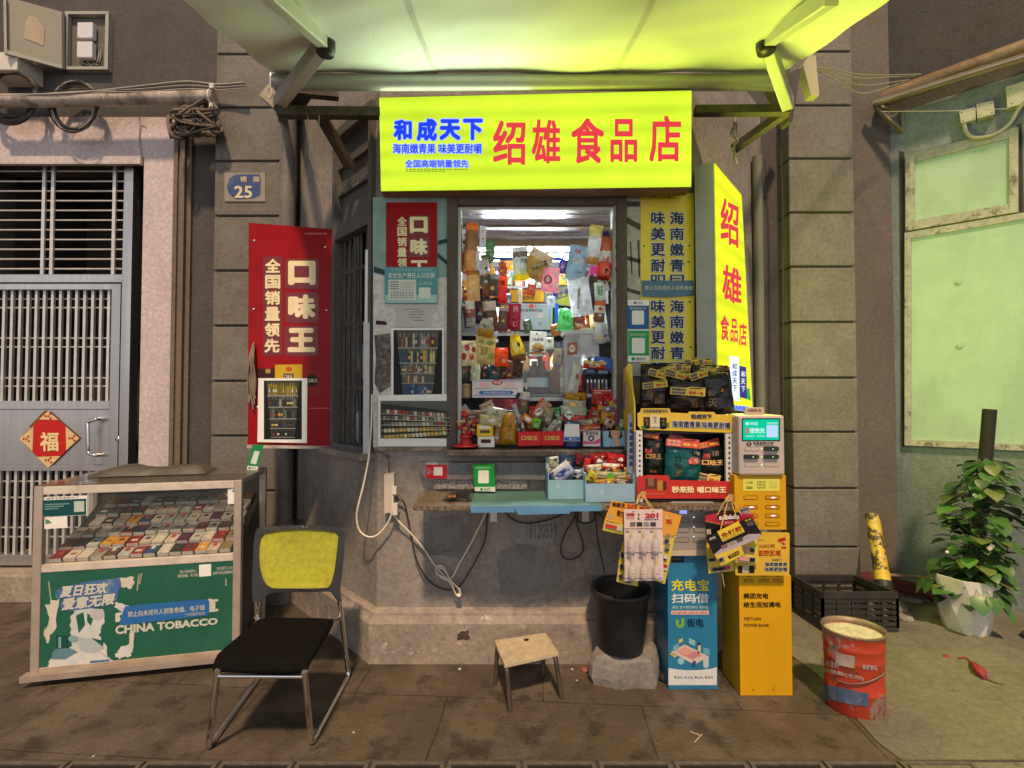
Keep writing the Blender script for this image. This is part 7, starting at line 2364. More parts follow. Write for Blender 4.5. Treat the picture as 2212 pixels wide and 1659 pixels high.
tagcard('red tag hanging over the left lower pouch', 1390, 934, 1424, 947, Y2 + .03, 8, redtag, ('#d8b070', '#e0b84a'), ('口味王', '再来'), RT)
tagcard('large red tag folded over the teal pouch', 1439, 947, 1510, 966, Y2 + .002, 5, redtag, ('#d8b0a0', '#e0b84a'), ('秒来劲', '再来一包'), RT)
tagcard('red tag standing behind the large one on the teal pouch', 1444, 938, 1476, 954, Y2 + .06, 18, redtag, ('#c89080', '#c89080'), ('口味王', '再来'), RT)
tagcard('red tag tilted over the right lower pouch', 1508, 950, 1554, 966, Y2 + .03, -12, redtag, ('#d8b070', '#e0b84a'), ('口味王', '两包'), RT)
tagcard('yellow tag at the foot of the right lower pouch behind the red board', 1506, 1022, 1556, 1042, Y2 + .025, 12)
b = MB()
b.slab(FR(2.50), [(1357, 893), (1354, 1020), (1368, 1026), (1371, 905)], .003, C('#7a8496'), 0)
for i in range(7):
    b.text(FR(2.50), '海南嫩青果味美'[i], 1359, 912 + i * 14, 1367, 923 + i * 14, C('#1c3a78'), .0015, .04)
b.build('side_leaflet', label='narrow blue lettered strip hung at the left side of the snack stand', cat='leaflet')

# ================================================================ power bank stations
YS = 2.42
YP_ = FR(YS)
ys_m = M('yellow_station_paint', (.62, .345, .010), .45, .05, 4, .05, 60, spec=.2, dirt=(.42, .24, .02), dscale=5, damt=.55, dlo=.55, dhi=.7, streak=.25, dirt2=(.22, .13, .02), d2scale=17, d2lo=.69, d2hi=.72)
def X_(px, Y=YS): return P(px, 860, Y).x
def Z_(py, Y=YS): return FR(Y).p(1640, py).z
yel = thing('power_bank_station', 'tall yellow power bank rental station with slots and a printed pedestal', 'power bank station', ((X_(1592) + X_(1703)) / 2, YS + .1, 0), 'power bank stations')
b = MB()
b.bx(X_(1592), X_(1703), YS, YS + .20, 0.002, Z_(1243), ys_m)
b.text(YP_, '美团充电', 1606, 1281, 1660, 1293.5, C('#1c160c'), .0015, .03)
b.text(YP_, '给生活加满电', 1606, 1300, 1687, 1312.5, C('#1c160c'), .0015, .03)
b.text(YP_, 'MEITUAN', 1607, 1333.5, 1644, 1340, C('#5a3c10'), .0015, .02)
b.text(YP_, 'POWER BANK', 1607, 1347.5, 1662, 1354, C('#5a3c10'), .0015, .02)
for x0, t3 in ((1606, '免押借出'), (1638, '扫码借用'), (1669, '随借随还')):
    b.text(YP_, t3, x0, 1250, x0 + 23, 1256, C('#6a4810'), .0015, 0)
    b.rect(YP_, x0, 1257.5, x0 + 24, 1258.5, C('#6a4810'), .0015)
    b.line(YP_, (x0 + 7, 1244.5), (x0 + 12, 1247), 1, C('#6a4810'), .0015)
    b.line(YP_, (x0 + 12, 1247), (x0 + 17, 1244.5), 1, C('#6a4810'), .0015)
for px in (1627, 1671):
    b.ell(YP_, px, 1490, 1.6, 1.6, C('#5a3a10'), .0015, 8)
b.build('pedestal', yel, bevel=.006)
b = MB()
YU = YS - .03
UP = FR(YU)
ux0, ux1 = P(1586, 1000, YU).x, P(1697, 1000, YU).x
zu0, zu1 = UP.p(1600, 1144).z, UP.p(1600, 1027).z
b.bx(ux0, ux1, YU, YS + .17, zu0, zu1, ys_m)
b.rrect(UP, 1605, 1034, 1684, 1060.5, 2, M('lime_label', (.66, .66, .10), .4, .05, 5), .0015)
b.text(UP, '工商', 1611, 1040, 1626, 1045, C('#5a5a1c'), .003, 0)
b.rect(UP, 1612, 1051, 1626, 1052.4, C('#5a5a1c'), .003)
b.rect(UP, 1612, 1054, 1626, 1055.4, C('#5a5a1c'), .003)
for i in range(3):
    b.text(UP, '扫码充', 1635, 1039 + i * 6, 1654, 1043.5 + i * 6, C('#5a5a1c'), .003, 0)
b.rect(UP, 1663, 1039, 1679, 1054, C('#c4c45a'), .003)
slotd = C('#7a4608')
slotl = C('#c08418')
glint = EM('white_slot_glint', (.9, .9, 1.0), 0.667)  # white glints in the slots, painted as small glowing patches
for cx in (1622, 1669):
    for cy in (1075, 1095.5, 1114, 1132):
        b.rrect(UP, cx - 16, cy - 4.5, cx + 16, cy + 4.5, 4, slotd, .0015)
        b.rrect(UP, cx - 14.6, cy - 3.2, cx + 14.6, cy + 3.2, 3, ys_m if (cy == 1132 or (cx == 1622 and cy == 1075)) else slotl, .003)
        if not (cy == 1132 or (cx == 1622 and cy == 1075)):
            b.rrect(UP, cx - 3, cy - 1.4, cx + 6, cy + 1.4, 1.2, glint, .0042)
b.build('slot_unit', yel, bevel=.008)
b = MB()
BPn = FR(YS - .045)
b.slab(BPn, [(1590, 1150), (1588, 1240), (1591, 1243), (1703, 1243), (1705, 1239), (1706, 1154), (1703, 1151)], .008, M('yellow_board_print', (.60, .40, .035), .4, .05, 5), 0)
b.text(BPn, '进入24小时', 1629, 1175, 1674, 1184, C('#8a3c10'), .0015, .02)
b.text(BPn, '监控区域', 1636, 1188, 1687, 1201, C('#a82010'), .0015, .03)
b.text(BPn, '和成天下', 1668, 1207, 1690, 1212, C('#3a4060'), .0015, .01)
b.text(BPn, '海南嫩青果', 1652, 1214.5, 1701, 1223.5, navy, .0015, .03, wpr, .05)
b.text(BPn, '味美更耐嚼', 1652, 1225, 1701, 1234.5, navy, .0015, .03, wpr, .05)
b.poly(BPn, [(1680, 1165), (1696, 1160), (1698, 1167), (1682, 1172)], C('#a82010'), .0015)
b.poly(BPn, [(1690, 1171), (1697, 1175), (1694, 1178), (1687, 1173)], C('#a82010'), .0015)
b.rrect(BPn, 1688, 1181, 1699, 1185, 1, C('#a82010'), .0015)
b.rect(BPn, 1636, 1166, 1650, 1167.2, C('#8a5a20'), .0015)
b.rect(BPn, 1594, 1222, 1604, 1238, C('#2a1c14'), .0015)
b.poly(BPn, [(1604, 1218), (1604, 1238), (1618, 1238), (1618, 1218)], C('#b4ac98'), .0015)
b.rect(BPn, 1618, 1222, 1630, 1238, C('#20181c'), .0015)
b.build('notice_board', yel)
gs = M('warm_grey_station_plastic', (.46, .40, .37), .45, .05, 6)
wst = thing('power_bank_station', 'small grey charging station with a lit green screen standing on the yellow station', 'power bank station', P(1645, 1027, YS), 'power bank stations')
b = MB()
YG = YS - .05
GPl = FR(YG)
b.bx(P(1596, 960, YG).x, P(1696, 960, YG).x, YG, YG + .20, zu1 + .002, GPl.p(1600, 897).z, gs)
b.build('housing', wst, bevel=.012)
b = MB()
b.slab(FR(YG + .06), [(1609, 900), (1612, 880), (1650, 880), (1651, 900)], .012, C('#b4a494'), 0)
b.text(FR(YG + .06), '5倍快充', 1615, 883, 1645, 890, C('#7a4434'), .0015, .02)
b.build('top_tab', wst, bevel=.002)
b = MB()
b.rrect(GPl, 1602.5, 903.5, 1685.5, 953, 2, C('#16201e'), .001)
b.rrect(GPl, 1605, 906, 1683, 950.5, 1.5, EM('lit_green_screen', (0, .52, .30), 0.556), .0022)
swh = EM('lit_screen_white', (.55, .85, .80), 0.556)
srd = EM('lit_screen_red', (.75, .05, .06), 0.556)
b.text(GPl, '5', 1611, 924, 1618, 936, srd, .0035, .05)
b.text(GPl, '倍快充', 1619, 924, 1652, 936, swh, .0035, .035)
b.ell(GPl, 1614, 915, 3.5, 3.5, swh, .0035, 12)
b.text(GPl, '冲电宝', 1619, 911.5, 1637, 918.5, swh, .0035, .02)
b.text(GPl, '扫码免押', 1657, 912, 1679, 917, swh, .0035, .01)
b.text(GPl, '充电更快、不用等待', 1611, 940, 1652, 944, swh, .0035, 0)
b.rect(GPl, 1656, 918.5, 1680, 944.5, EM('lit_screen_pale_blue', (.45, .62, .95), 0.556), .0035)
b.build('screen', wst)
b = MB()
b.ell(GPl, 1618, 959.5, 5.4, 5, C('#1c1614'), .0012, 14)
b.text(GPl, '5', 1615.5, 956.5, 1620, 962.5, C('#b0a498'), .0025, .05)
b.text(GPl, '免费使用5分钟', 1627, 954.5, 1671, 960.5, C('#241c18'), .0012, .02)
b.rect(GPl, 1630, 962, 1672, 963.4, C('#5a4c44'), .0012)
sl_e = C('#8f7f74')
for cx, cy, full in ((1624, 970, 0), (1667, 970, 1), (1624, 987, 1), (1667, 987, 1), (1624, 1004, 0), (1667, 1004, 0)):
    b.rrect(GPl, cx - 16.5, cy - 4.6, cx + 16.5, cy + 4.6, 3.5, sl_e, .0012)
    b.rrect(GPl, cx - 15.6, cy - 3.7, cx + 15.6, cy + 3.7, 3, gs, .002)
    b.ell(GPl, cx + (22 if cx < 1640 else -22), cy, 1.0, 1.6, EM('lit_green_led', (.4, 1, .25), 0.833), .0012, 8)
b.build('slot_panel', wst)
for cx, cy in ((1667, 969.5), (1624, 986.8), (1667, 986.8)):
    b = MB()
    b.slab(GPl, [(cx - 15.5, cy - 3.2), (cx - 15.5, cy + 3.4), (cx - 13, cy + 4.6), (cx + 13, cy + 4.6), (cx + 15.5, cy + 3.4), (cx + 15.5, cy - 3.2), (cx + 13, cy - 4.5), (cx - 13, cy - 4.5)], .014, black_pl, .012)
    b.ell(GPl, cx + 3, cy + .3, 1.2, 1.2, EM('lit_green_led', (.4, 1, .25), 0.833), .0135, 8)
    b.build('power_bank', wst)
# blue station
YB2 = 2.47
BL_ = FR(YB2)
blu_m = M('blue_station_paint', (.018, .185, .36), .35, .06, 4, dirt=(.02, .14, .28), dscale=3, damt=.5, streak=.25)
bst = thing('power_bank_station', 'blue power bank rental pedestal with a grey slot unit on top', 'power bank station', (P(1496, 1480, YB2).x, YB2 + .1, 0), 'power bank stations')
b = MB()
bx0, bx1 = P(1443, 1350, YB2).x, P(1549, 1350, YB2).x
b.bx(bx0, bx1, YB2, YB2 + .20, .002, BL_.p(1500, 1197).z, blu_m)
b.text(BL_, '充电宝', 1450, 1251.5, 1532, 1277, C('#d4cc28'), .0015, .03)
b.text(BL_, '扫码借', 1450.5, 1282, 1531.5, 1303, C('#d4dcdc'), .0015, .03)
b.text(BL_, '微信 支付宝信用分 免押金', 1452, 1308.5, 1530, 1315, C('#c0d4d8'), .0015, 0)
b.rect(BL_, 1450, 1319, 1531, 1327.5, C('#d8b8b4'), .0015)
b.text(BL_, '街头便利借 无需充电 更便宜', 1453, 1320.5, 1528, 1326, C('#a03a34'), .003, 0)
lime = C('#7aa83c')
b.poly(BL_, [(1460, 1338), (1460, 1350), (1464, 1356), (1473, 1356.5), (1478, 1351), (1478, 1335), (1472, 1335), (1472, 1349), (1466, 1350), (1466, 1338)], lime, .0015)
b.text(BL_, '街电', 1484, 1336, 1520, 1355, C('#0c2440'), .0015, .03)
# printed desk scene
b.poly(BL_, [(1449, 1408), (1479, 1392), (1531, 1418), (1500, 1436)], C('#c8b4ac'), .0015)
b.poly(BL_, [(1462, 1407), (1480, 1397), (1498, 1406), (1479, 1417)], C('#c8988c'), .003)
b.poly(BL_, [(1481, 1417), (1500, 1407), (1514, 1414), (1496, 1425)], C('#b87a84'), .003)
b.poly(BL_, [(1519, 1425), (1531, 1418), (1531, 1440), (1525, 1444), (1519, 1440)], C('#a8bcc8'), .0017)
for pts, c_ in (([(1454, 1395), (1454, 1408), (1466, 1402), (1466, 1389)], '#6aa0b8'), ([(1466, 1382), (1466, 1390), (1475, 1386), (1475, 1378)], '#c8b45a'), ([(1488, 1378), (1488, 1390), (1502, 1396), (1502, 1384)], '#7ab0b4'), ([(1519, 1398), (1519, 1412), (1533, 1416), (1533, 1402)], '#5a9ab8'), ([(1509, 1393), (1507, 1406), (1511, 1414), (1514, 1404), (1513, 1394)], '#c8bc9a'), ([(1507, 1406), (1506, 1418), (1511, 1418), (1511, 1408)], '#2a3a5a'), ([(1496, 1428), (1494, 1442), (1502, 1440), (1504, 1428)], '#2a4a8a'), ([(1464, 1424), (1470, 1420), (1478, 1424), (1478, 1432), (1470, 1436), (1464, 1432)], '#88b8c8'), ([(1446, 1412), (1451, 1410), (1456, 1413), (1451, 1416)], '#c8a83c'), ([(1452, 1416), (1457, 1414), (1463, 1417), (1457, 1421)], '#c8b05a')):
    b.poly(BL_, pts, C(c_), .0025)
b.ell(BL_, 1510.5, 1391, 2.6, 2.8, C('#2a2020'), .003, 10)
wave = [(1444, 1443)] + [(1444 + i * 8, 1443 + 5 * math.sin(i / 12.5 * math.pi)) for i in range(1, 13)] + [(1548.5, 1441), (1548.5, 1480), (1444, 1480)]
b.poly(BL_, wave[::-1], C('#c8ccce'), .0015)
for i in range(4):
    b.ell(BL_, 1465 + i * 22 - 6, 1463, 2.4, 2.4, C(('#3a8a4a', '#3a8ac8', '#2a6ab8', '#5a5a5a')[i]), .003, 10)
    b.text(BL_, ('微信支付', '支付宝', '免押金', '随时还')[i], 1463 + i * 22, 1461, 1475 + i * 22, 1466, C('#5a6a78'), .003, 0)
b.rect(BL_, 1451, 1203, 1477, 1215, C('#1c2428'), .0015)
b.text(BL_, '扫码联系客服', 1453, 1205, 1470, 1209, C('#8a9498'), .003, 0)
b.build('pedestal', bst, bevel=.004)
b = MB()
YU2 = YB2 - .03
U2 = FR(YU2)
beige = M('beige_unit_plastic', (.50, .43, .35), .45, .06, 6)
b.bx(P(1440, 1150, YU2).x, P(1550, 1150, YU2).x, YU2, YB2 + .15, BL_.p(1500, 1197).z + .002, SHZ - .03, beige)
b.rrect(U2, 1441, 1083, 1548, 1187, 12, M('grey_slot_face', (.30, .29, .28), .4, .06, 8), .0015)
b.rect(U2, 1468, 1095, 1484, 1110, EM('lit_blue_panel', (.32, .36, .95), 0.556), .003)
b.rrect(U2, 1508, 1095, 1521, 1109, 2, C('#b8b4b0'), .003)
b.text(U2, '还', 1510, 1097, 1519.5, 1107, C('#1c1c22'), .0042, .03)
b.text(U2, 'IJ', 1488, 1098, 1494, 1106, C('#2a2a2c'), .003, .03)
b.text(U2, '街电', 1496, 1098, 1504, 1104, C('#6a6662'), .003, 0)
for cx in (1473, 1514):
    for cy in (1124, 1145, 1166):
        b.rrect(U2, cx - 17, cy - 5.6, cx + 17, cy + 5.6, 5, C('#5f5a56'), .003)
        b.rrect(U2, cx - 15.8, cy - 4.6, cx + 15.8, cy + 4.6, 4.2, C('#8f8a85'), .0042)
        b.ell(U2, cx - 15, cy - 6.5, 1.3, 1.3, EM('white_led', (.85, .88, 1), 0.833), .0054, 8)
b.build('slot_unit', bst, bevel=.006)

# ================================================================ glue cards hung under the stand
ZK = .1831
def zk(*pts): return [(1296 + x * ZK, 1053 + y * ZK) for x, y in pts]
GG = 'glue cards hanging below the snack stand'
ycard = M('yellow_blister_card', (.60, .47, .04), .35, .08, 6)
ocard = M('orange_card_print', (.64, .30, .025), .4, .06, 5)
strg = M('yellow_string', (.52, .36, .12), .7, .15, 20)
cl_bl = M('clear_blister', (.62, .6, .58), .15, .1, 8, alpha=.5, spec=.7)
def card(lab, Y, base, art=None, m=ycard, th=.004, yaw=0, group=GG):
    b = MB()
    pts = zk(*base)
    cx, cy = sum(p[0] for p in pts) / len(pts), sum(p[1] for p in pts) / len(pts)
    pl = Pl(P(cx, cy, Y), (math.sin(rad(yaw)), -math.cos(rad(yaw)), .04))
    b.slab(pl, pts, th, m, 0)
    if art: art(b, pl)
    return b.build('glue_card', label=lab, cat='glue card', group=group)
def tubes(lst):
    def f(b, pl):
        for x, y, w, h, rot, c1, c2 in lst:
            c, q = math.cos(rad(rot)), math.sin(rad(rot))
            def rr(dx, dy): return zk((x + dx * c - dy * q, y + dx * q + dy * c))[0]
            b.slab(pl, [rr(-w / 2, -h / 2), rr(-w / 2, h / 2), rr(w / 2, h / 2), rr(w / 2, -h / 2)], .006, cl_bl, .006)
            b.slab(pl, [rr(-w * .45, -h * .28), rr(-w * .45, h * .28), rr(w * .15, h * .28), rr(w * .15, -h * .28)], .004, C(c1), .0105)
            b.slab(pl, [rr(w * .17, -h * .34), rr(w * .17, h * .34), rr(w * .45, h * .34), rr(w * .45, -h * .34)], .004, C(c2), .0105)
    return f
card('yellow blister card of glue tubes lowest at the left behind the pink card', 2.345, [(270, 640), (225, 860), (195, 1110), (300, 1140), (447, 1166), (470, 660)], tubes([(262, 800, 70, 50, 80, '#1c1a18', '#2a2a2c'), (255, 940, 70, 50, 80, '#1a1a1a', '#3a3a3c'), (245, 1060, 70, 50, 82, '#201c1a', '#2c2c30'), (340, 1120, 90, 40, 12, '#5a4a20', '#8a8a8a')]), yaw=-6)
card('orange glue card with black characters at the back of the left bunch', 2.33, [(145, 152), (60, 372), (30, 505), (290, 560), (880, 570), (905, 540), (965, 332), (780, 280)], many(
    lambda b, pl: b.poly(pl, zk((62, 372), (31, 504), (289, 558), (286, 425)), ycard, .0012),
    lambda b, pl: b.text(pl, '粘胶王', 0, 0, 0, 0, C('#2a1408'), .0015, .05, quad=zk((148, 170), (305, 188), (295, 245), (140, 222))),
    lambda b, pl: b.text(pl, '502', 0, 0, 0, 0, C('#b02010'), .0015, .04, quad=zk((322, 192), (440, 210), (432, 262), (318, 245))),
    lambda b, pl: b.text(pl, '瞬间', 0, 0, 0, 0, C('#a03010'), .0015, .04, quad=zk((470, 222), (600, 240), (592, 270), (465, 255))),
    lambda b, pl: b.text(pl, '强力', 0, 0, 0, 0, C('#3a1c08'), .0015, .05, quad=zk((205, 265), (285, 280), (280, 350), (195, 335))),
    lambda b, pl: b.poly(pl, zk((98, 308), (92, 362), (150, 374), (158, 318)), C('#b09a70'), .0015),
    lambda b, pl: b.text(pl, '超强粘合力', 0, 0, 0, 0, C('#8a2c10'), .0025, .02, quad=zk((75, 385), (240, 420), (238, 440), (72, 402))),
    lambda b, pl: b.poly(pl, zk((765, 290), (790, 400), (850, 400), (830, 370), (800, 365)), C('#c8c4b8'), .0015),
    lambda b, pl: b.poly(pl, zk((780, 370), (790, 425), (850, 430), (840, 375)), C('#b04024'), .0025),
    tubes([(165, 470, 220, 70, 14, '#b8301c', '#b0b0a8')])), m=ocard, yaw=4)
card('yellow blister card hanging behind the right of the pink card', 2.335, [(700, 545), (650, 1100), (765, 1140), (830, 850), (890, 562)], tubes([(800, 600, 120, 70, 105, '#8a7a3c', '#23305a'), (800, 710, 100, 60, 105, '#8a7a3c', '#1c2a50'), (770, 830, 70, 60, 100, '#c8c0b8', '#1a1c20'), (765, 940, 70, 90, 100, '#a82c2c', '#c8c0b8'), (735, 1060, 80, 60, 100, '#2a2420', '#8a2420')]), yaw=8)
pinkc = M('pinkish_white_card', (.62, .52, .52), .25, .05, 6, coat=.4)
def bottles(b, pl):
    for r0, ys in enumerate((520, 830)):
        for cx in (372 + r0 * 10, 517 + r0 * 4, 660 + r0 * 8):
            p = pl.p(*zk((cx, ys + 250))[0], .018)
            k = .00043
            b.lathe([(0, 0), (34 * k, 0), (40 * k, 12 * k), (40 * k, 100 * k), (30 * k, 135 * k), (14 * k, 160 * k), (14 * k, 170 * k)], M('milky_glue_bottle', (.60, .55, .53), .15, .06, 8, alpha=.85), p, 14)
            b.lathe([(15 * k, 165 * k), (12 * k, 190 * k), (8 * k, 240 * k), (3 * k, 262 * k), (0, 262 * k)], M('yellow_nozzle', (.58, .40, .08), .35), p, 10)
            q = zk((cx, ys + 195))[0]
            b.rrect(pl, q[0] - 3.6, q[1] - 4.5, q[0] + 3.6, q[1] + 5, 2, C('#cfc4c0'), .0375)
            b.rect(pl, q[0] - 2.4, q[1] - 1.5, q[0] + 2.4, q[1] + .8, C('#5a3040'), .0385)
            q = zk((cx - 48, ys))[0]
            b.rect(pl, q[0] - 4, q[1] - 2, q[0] + 3.5, q[1] + .4, C('#8a3a4a'), .0015)
            b.rect(pl, q[0] - 4, q[1] + .4, q[0] + 3.5, q[1] + 2.4, C('#3a3a6a'), .0015)
    for y in (485, 770, 1072):
        a, c = zk((292, y), (740, y - 4))
        b.line(pl, a, c, 1.0, C('#5a5468'), .0015)
        b.line(pl, (a[0], a[1] + 2), (c[0], c[1] + 2), 1.0, C('#c8b8bc'), .0015)
    b.slab(pl, zk((300, 500), (300, 760), (735, 760), (735, 500)), .0005, M('clear_blister_face', (.7, .66, .66), .08, .05, 6, alpha=.12, spec=.8), .042)
    b.slab(pl, zk((300, 808), (300, 1062), (742, 1062), (742, 808)), .0005, MC['clear_blister_face'], .042)
card('pinkish white card with six clear glue bottles at the front of the left bunch', 2.29, [(285, 260), (292, 1105), (752, 1098), (735, 256)], many(
    bottles,
    lambda b, pl: b.text(pl, '201', 0, 0, 0, 0, C('#b02420'), .0015, .06, quad=zk((530, 305), (692, 300), (692, 358), (530, 362))),
    lambda b, pl: b.text(pl, '高级强力胶水', 0, 0, 0, 0, C('#4a3c40'), .0015, .02, quad=zk((525, 368), (695, 364), (695, 385), (525, 390))),
    lambda b, pl: b.text(pl, '特', 0, 0, 0, 0, C('#3a3438'), .0015, .02, quad=zk((445, 305), (468, 305), (468, 340), (445, 340))),
    lambda b, pl: b.text(pl, '级', 0, 0, 0, 0, C('#3a3438'), .0015, .02, quad=zk((445, 345), (468, 345), (468, 385), (445, 385))),
    lambda b, pl: b.poly(pl, zk((310, 300), (310, 375), (410, 372), (410, 300)), C('#b89094'), .0015),
    lambda b, pl: b.text(pl, '牢固', 0, 0, 0, 0, C('#a02428'), .0025, .06, quad=zk((315, 305), (405, 303), (405, 335), (315, 340))),
    lambda b, pl: [b.poly(pl, zk((355 + i * 80, 410), (355 + i * 80, 462), (420 + i * 80, 460), (420 + i * 80, 408)), C(('#6a6468', '#2a2a2e', '#8a8480', '#3a3a40')[i]), .0015) for i in range(4)],
    lambda b, pl: [b.ell(pl, zk((x, 285))[0][0], zk((x, 285))[0][1], 1.4, 1.4, C('#1c1a1a'), .0015, 8) for x in (393, 626)]), m=pinkc)
card('yellow blister card lowest at the back of the right bunch', 2.36, [(1252, 570), (1268, 860), (1285, 1016), (1580, 985), (1570, 880), (1500, 560)], tubes([(1340, 855, 110, 50, -8, '#1a1a1a', '#c09040'), (1435, 960, 230, 60, -8, '#1c2418', '#b03c50')]), yaw=3)
card('yellow blister card with two wide tubes at the right of the right bunch', 2.35, [(1590, 640), (1580, 890), (1882, 880), (1850, 600)], tubes([(1740, 738, 190, 66, 6, '#c89088', '#141a14'), (1735, 850, 210, 66, 6, '#c89088', '#141a14')]), yaw=-4)
card('red and black glue card at the back of the right bunch', 2.335, [(1243, 335), (1250, 565), (1500, 620), (1840, 560), (1815, 320), (1650, 298), (1400, 300)], many(
    lambda b, pl: b.poly(pl, zk((1243, 400), (1250, 564), (1500, 618), (1838, 558), (1830, 470), (1500, 460)), C('#171114'), .0012),
    lambda b, pl: b.line(pl, zk((1244, 398))[0], zk((1470, 445))[0], 1.2, C('#c88a2c'), .0025),
    lambda b, pl: b.poly(pl, zk((1390, 305), (1393, 385), (1440, 395), (1662, 370), (1655, 290)), C('#16110f'), .002),
    lambda b, pl: b.text(pl, 'aibida', 0, 0, 0, 0, C('#d4ccc8'), .0035, .06, quad=zk((1402, 322), (1652, 312), (1648, 370), (1404, 386))),
    lambda b, pl: b.text(pl, '爱必达', 0, 0, 0, 0, C('#c88a88'), .0035, .03, quad=zk((1470, 400), (1580, 395), (1580, 428), (1472, 435))),
    lambda b, pl: b.poly(pl, zk((1256, 495), (1260, 555), (1312, 552), (1308, 490)), C('#a89c98'), .0025)), m=M('red_card_print', (.40, .012, .03), .4, .08, 6))
card('small grey tag sticking out above the red and black card', 2.345, [(1645, 262), (1660, 300), (1690, 318), (1782, 310), (1755, 228), (1735, 226)], lambda b, pl: b.text(pl, '502', 0, 0, 0, 0, C('#2a2a30'), .0015, .03, quad=zk((1655, 262), (1745, 235), (1755, 260), (1665, 288))), m=C('#8a8a90'))
card('black glue card with a yellow middle tilted at the front of the right bunch', 2.30, [(1250, 592), (1345, 795), (1640, 690), (1870, 600), (1912, 548), (1782, 342)], many(
    lambda b, pl: b.poly(pl, zk((1345, 792), (1360, 800), (1640, 700), (1868, 602), (1908, 548), (1790, 548), (1500, 660)), C('#a89ca8'), .0012),
    lambda b, pl: b.poly(pl, zk((1380, 520), (1450, 642), (1710, 522), (1632, 398)), M('bright_yellow_card', (.64, .50, .03), .4, .05, 6), .002),
    lambda b, pl: b.text(pl, '免钉胶', 0, 0, 0, 0, C('#8a1c14'), .0035, .03, quad=zk((1422, 548), (1660, 445), (1682, 500), (1445, 606))),
    lambda b, pl: b.text(pl, 'NAILS FREE GLUE', 0, 0, 0, 0, C('#6a3a1c'), .0035, .01, quad=zk((1458, 612), (1690, 510), (1694, 520), (1462, 624))),
    lambda b, pl: b.text(pl, '强力型', 0, 0, 0, 0, C('#c8b43c'), .0025, .03, quad=zk((1708, 385), (1778, 358), (1788, 380), (1718, 406))),
    lambda b, pl: [b.line(pl, zk((1730 + i * 6, 424 + i * 16))[0], zk((1805 + i * 6, 396 + i * 16))[0], .9, C('#8a8488'), .0025) for i in range(3)],
    lambda b, pl: b.text(pl, '家装', 0, 0, 0, 0, C('#b0a8a4'), .0025, .05, quad=zk((1285, 600), (1360, 570), (1370, 598), (1295, 628))),
    lambda b, pl: [b.poly(pl, zk((1428 + i * 90, 690 - i * 38), (1442 + i * 90, 730 - i * 38), (1512 + i * 90, 700 - i * 38), (1498 + i * 90, 658 - i * 38)), C(('#7a5c58', '#8a8480', '#4a4444', '#9a9aa0')[i]), .0025) for i in range(4)]), m=C('#17141a'))
card('small yellow blister card hung from the front of the black one', 2.295, [(1358, 802), (1425, 920), (1500, 895), (1700, 790), (1668, 690)], many(tubes([(1440, 850, 70, 60, -24, '#141a28', '#8a8a90')]), lambda b, pl: b.poly(pl, zk((1510, 810), (1528, 842), (1648, 782), (1634, 742)), C('#1f1c1a'), .003), lambda b, pl: b.text(pl, '免钉胶', 0, 0, 0, 0, C('#c8a82c'), .0045, .03, quad=zk((1530, 805), (1632, 758), (1638, 776), (1538, 824)))))
for lab, kn, ends in (('yellow string knotted over the left bunch of glue cards', (490, 55), ((425, 195), (600, 245), (440, 190), (620, 235))), ('yellow string knotted over the right bunch of glue cards', (1525, 85), ((1385, 325), (1670, 325), (1420, 500), (1430, 480), (1640, 420)))):
    b = MB()
    k0 = zk(kn)[0]
    for e in ends:
        q = zk(e)[0]
        b.tube(spline([P(k0[0], k0[1], 2.40), P((k0[0] + q[0]) / 2 + R.uniform(-2, 2), (k0[1] + q[1]) / 2, 2.34), P(q[0], q[1], 2.30)], 4), .0022, strg, 5)
    for i in range(4):
        pts = [(kn[0] + R.uniform(-60, 60), kn[1] + R.uniform(-5, 90)) for _ in range(5)]
        b.tube(spline([P(*zk(pt)[0], 2.36) for pt in [kn] + pts], 4), .0022, strg, 5)
    b.tube([P(k0[0], k0[1] - 8, 2.425), P(k0[0], k0[1] + 3, 2.40)], .004, rust, 6)
    b.build('string', label=lab, cat='string', group='strings holding the glue cards')
b = MB()
b.tube(spline([P(*zk((x, y))[0], 2.34) for x, y in ((1440, 990), (1448, 1060), (1456, 1120), (1470, 1172))], 4), .003, C('#a89868'), 6)
b.build('string_tail', label='frayed pale string tail dangling below the right bunch of glue cards', cat='string')

# ================================================================ bucket on its stone, rag
stone_m = M('grey_broken_stone', (.22, .20, .185), .9, .18, 9, .6, 24, dirt=(.14, .12, .11), dscale=5, damt=.7, dirt2=(.52, .49, .47), d2scale=9, d2lo=.64, d2hi=.68)
b = MB()
sc0 = G(1344, 1478)
base = [G(1275, 1468), G(1284, 1480), G(1345, 1491), G(1412, 1488), G(1419, 1470), G(1420, 1445), G(1290, 1440)]
cen = sum(base, Vector()) / len(base)
lv = ((0, 1.0), (.03, 1.04), (.09, 1.02), (.135, .97), (.155, .88), (.157, .5))
fine = []
for i in range(len(base)):
    for k_ in range(4):
        fine.append(base[i].lerp(base[(i + 1) % len(base)], k_ / 4))
rings = []
for z, s_ in lv:
    ring = []
    for i, p in enumerate(fine):
        q = cen + (p - cen) * s_
        q.z = z
        nn = Vector(noise.noise_vector(q * 9)) * .016
        if z > .1: nn.z *= .3
        if z == 0: nn.z = 0
        ring.append(q + nn)
    rings.append(ring)
n = len(fine)
vs = [v for r_k in rings for v in r_k]
fs = [(i * n + j, i * n + (j + 1) % n, (i + 1) * n + (j + 1) % n, (i + 1) * n + j) for i in range(len(lv) - 1) for j in range(n)]
fs.append(tuple((len(lv) - 1) * n + j for j in range(n)))
b.add(vs, fs, stone_m)
b.build('stone_block', label='rough grey stone block under the black bucket', cat='stone')
b = MB()
bc = Vector((P(1341, 1400, 2.58).x, 2.575, .160))
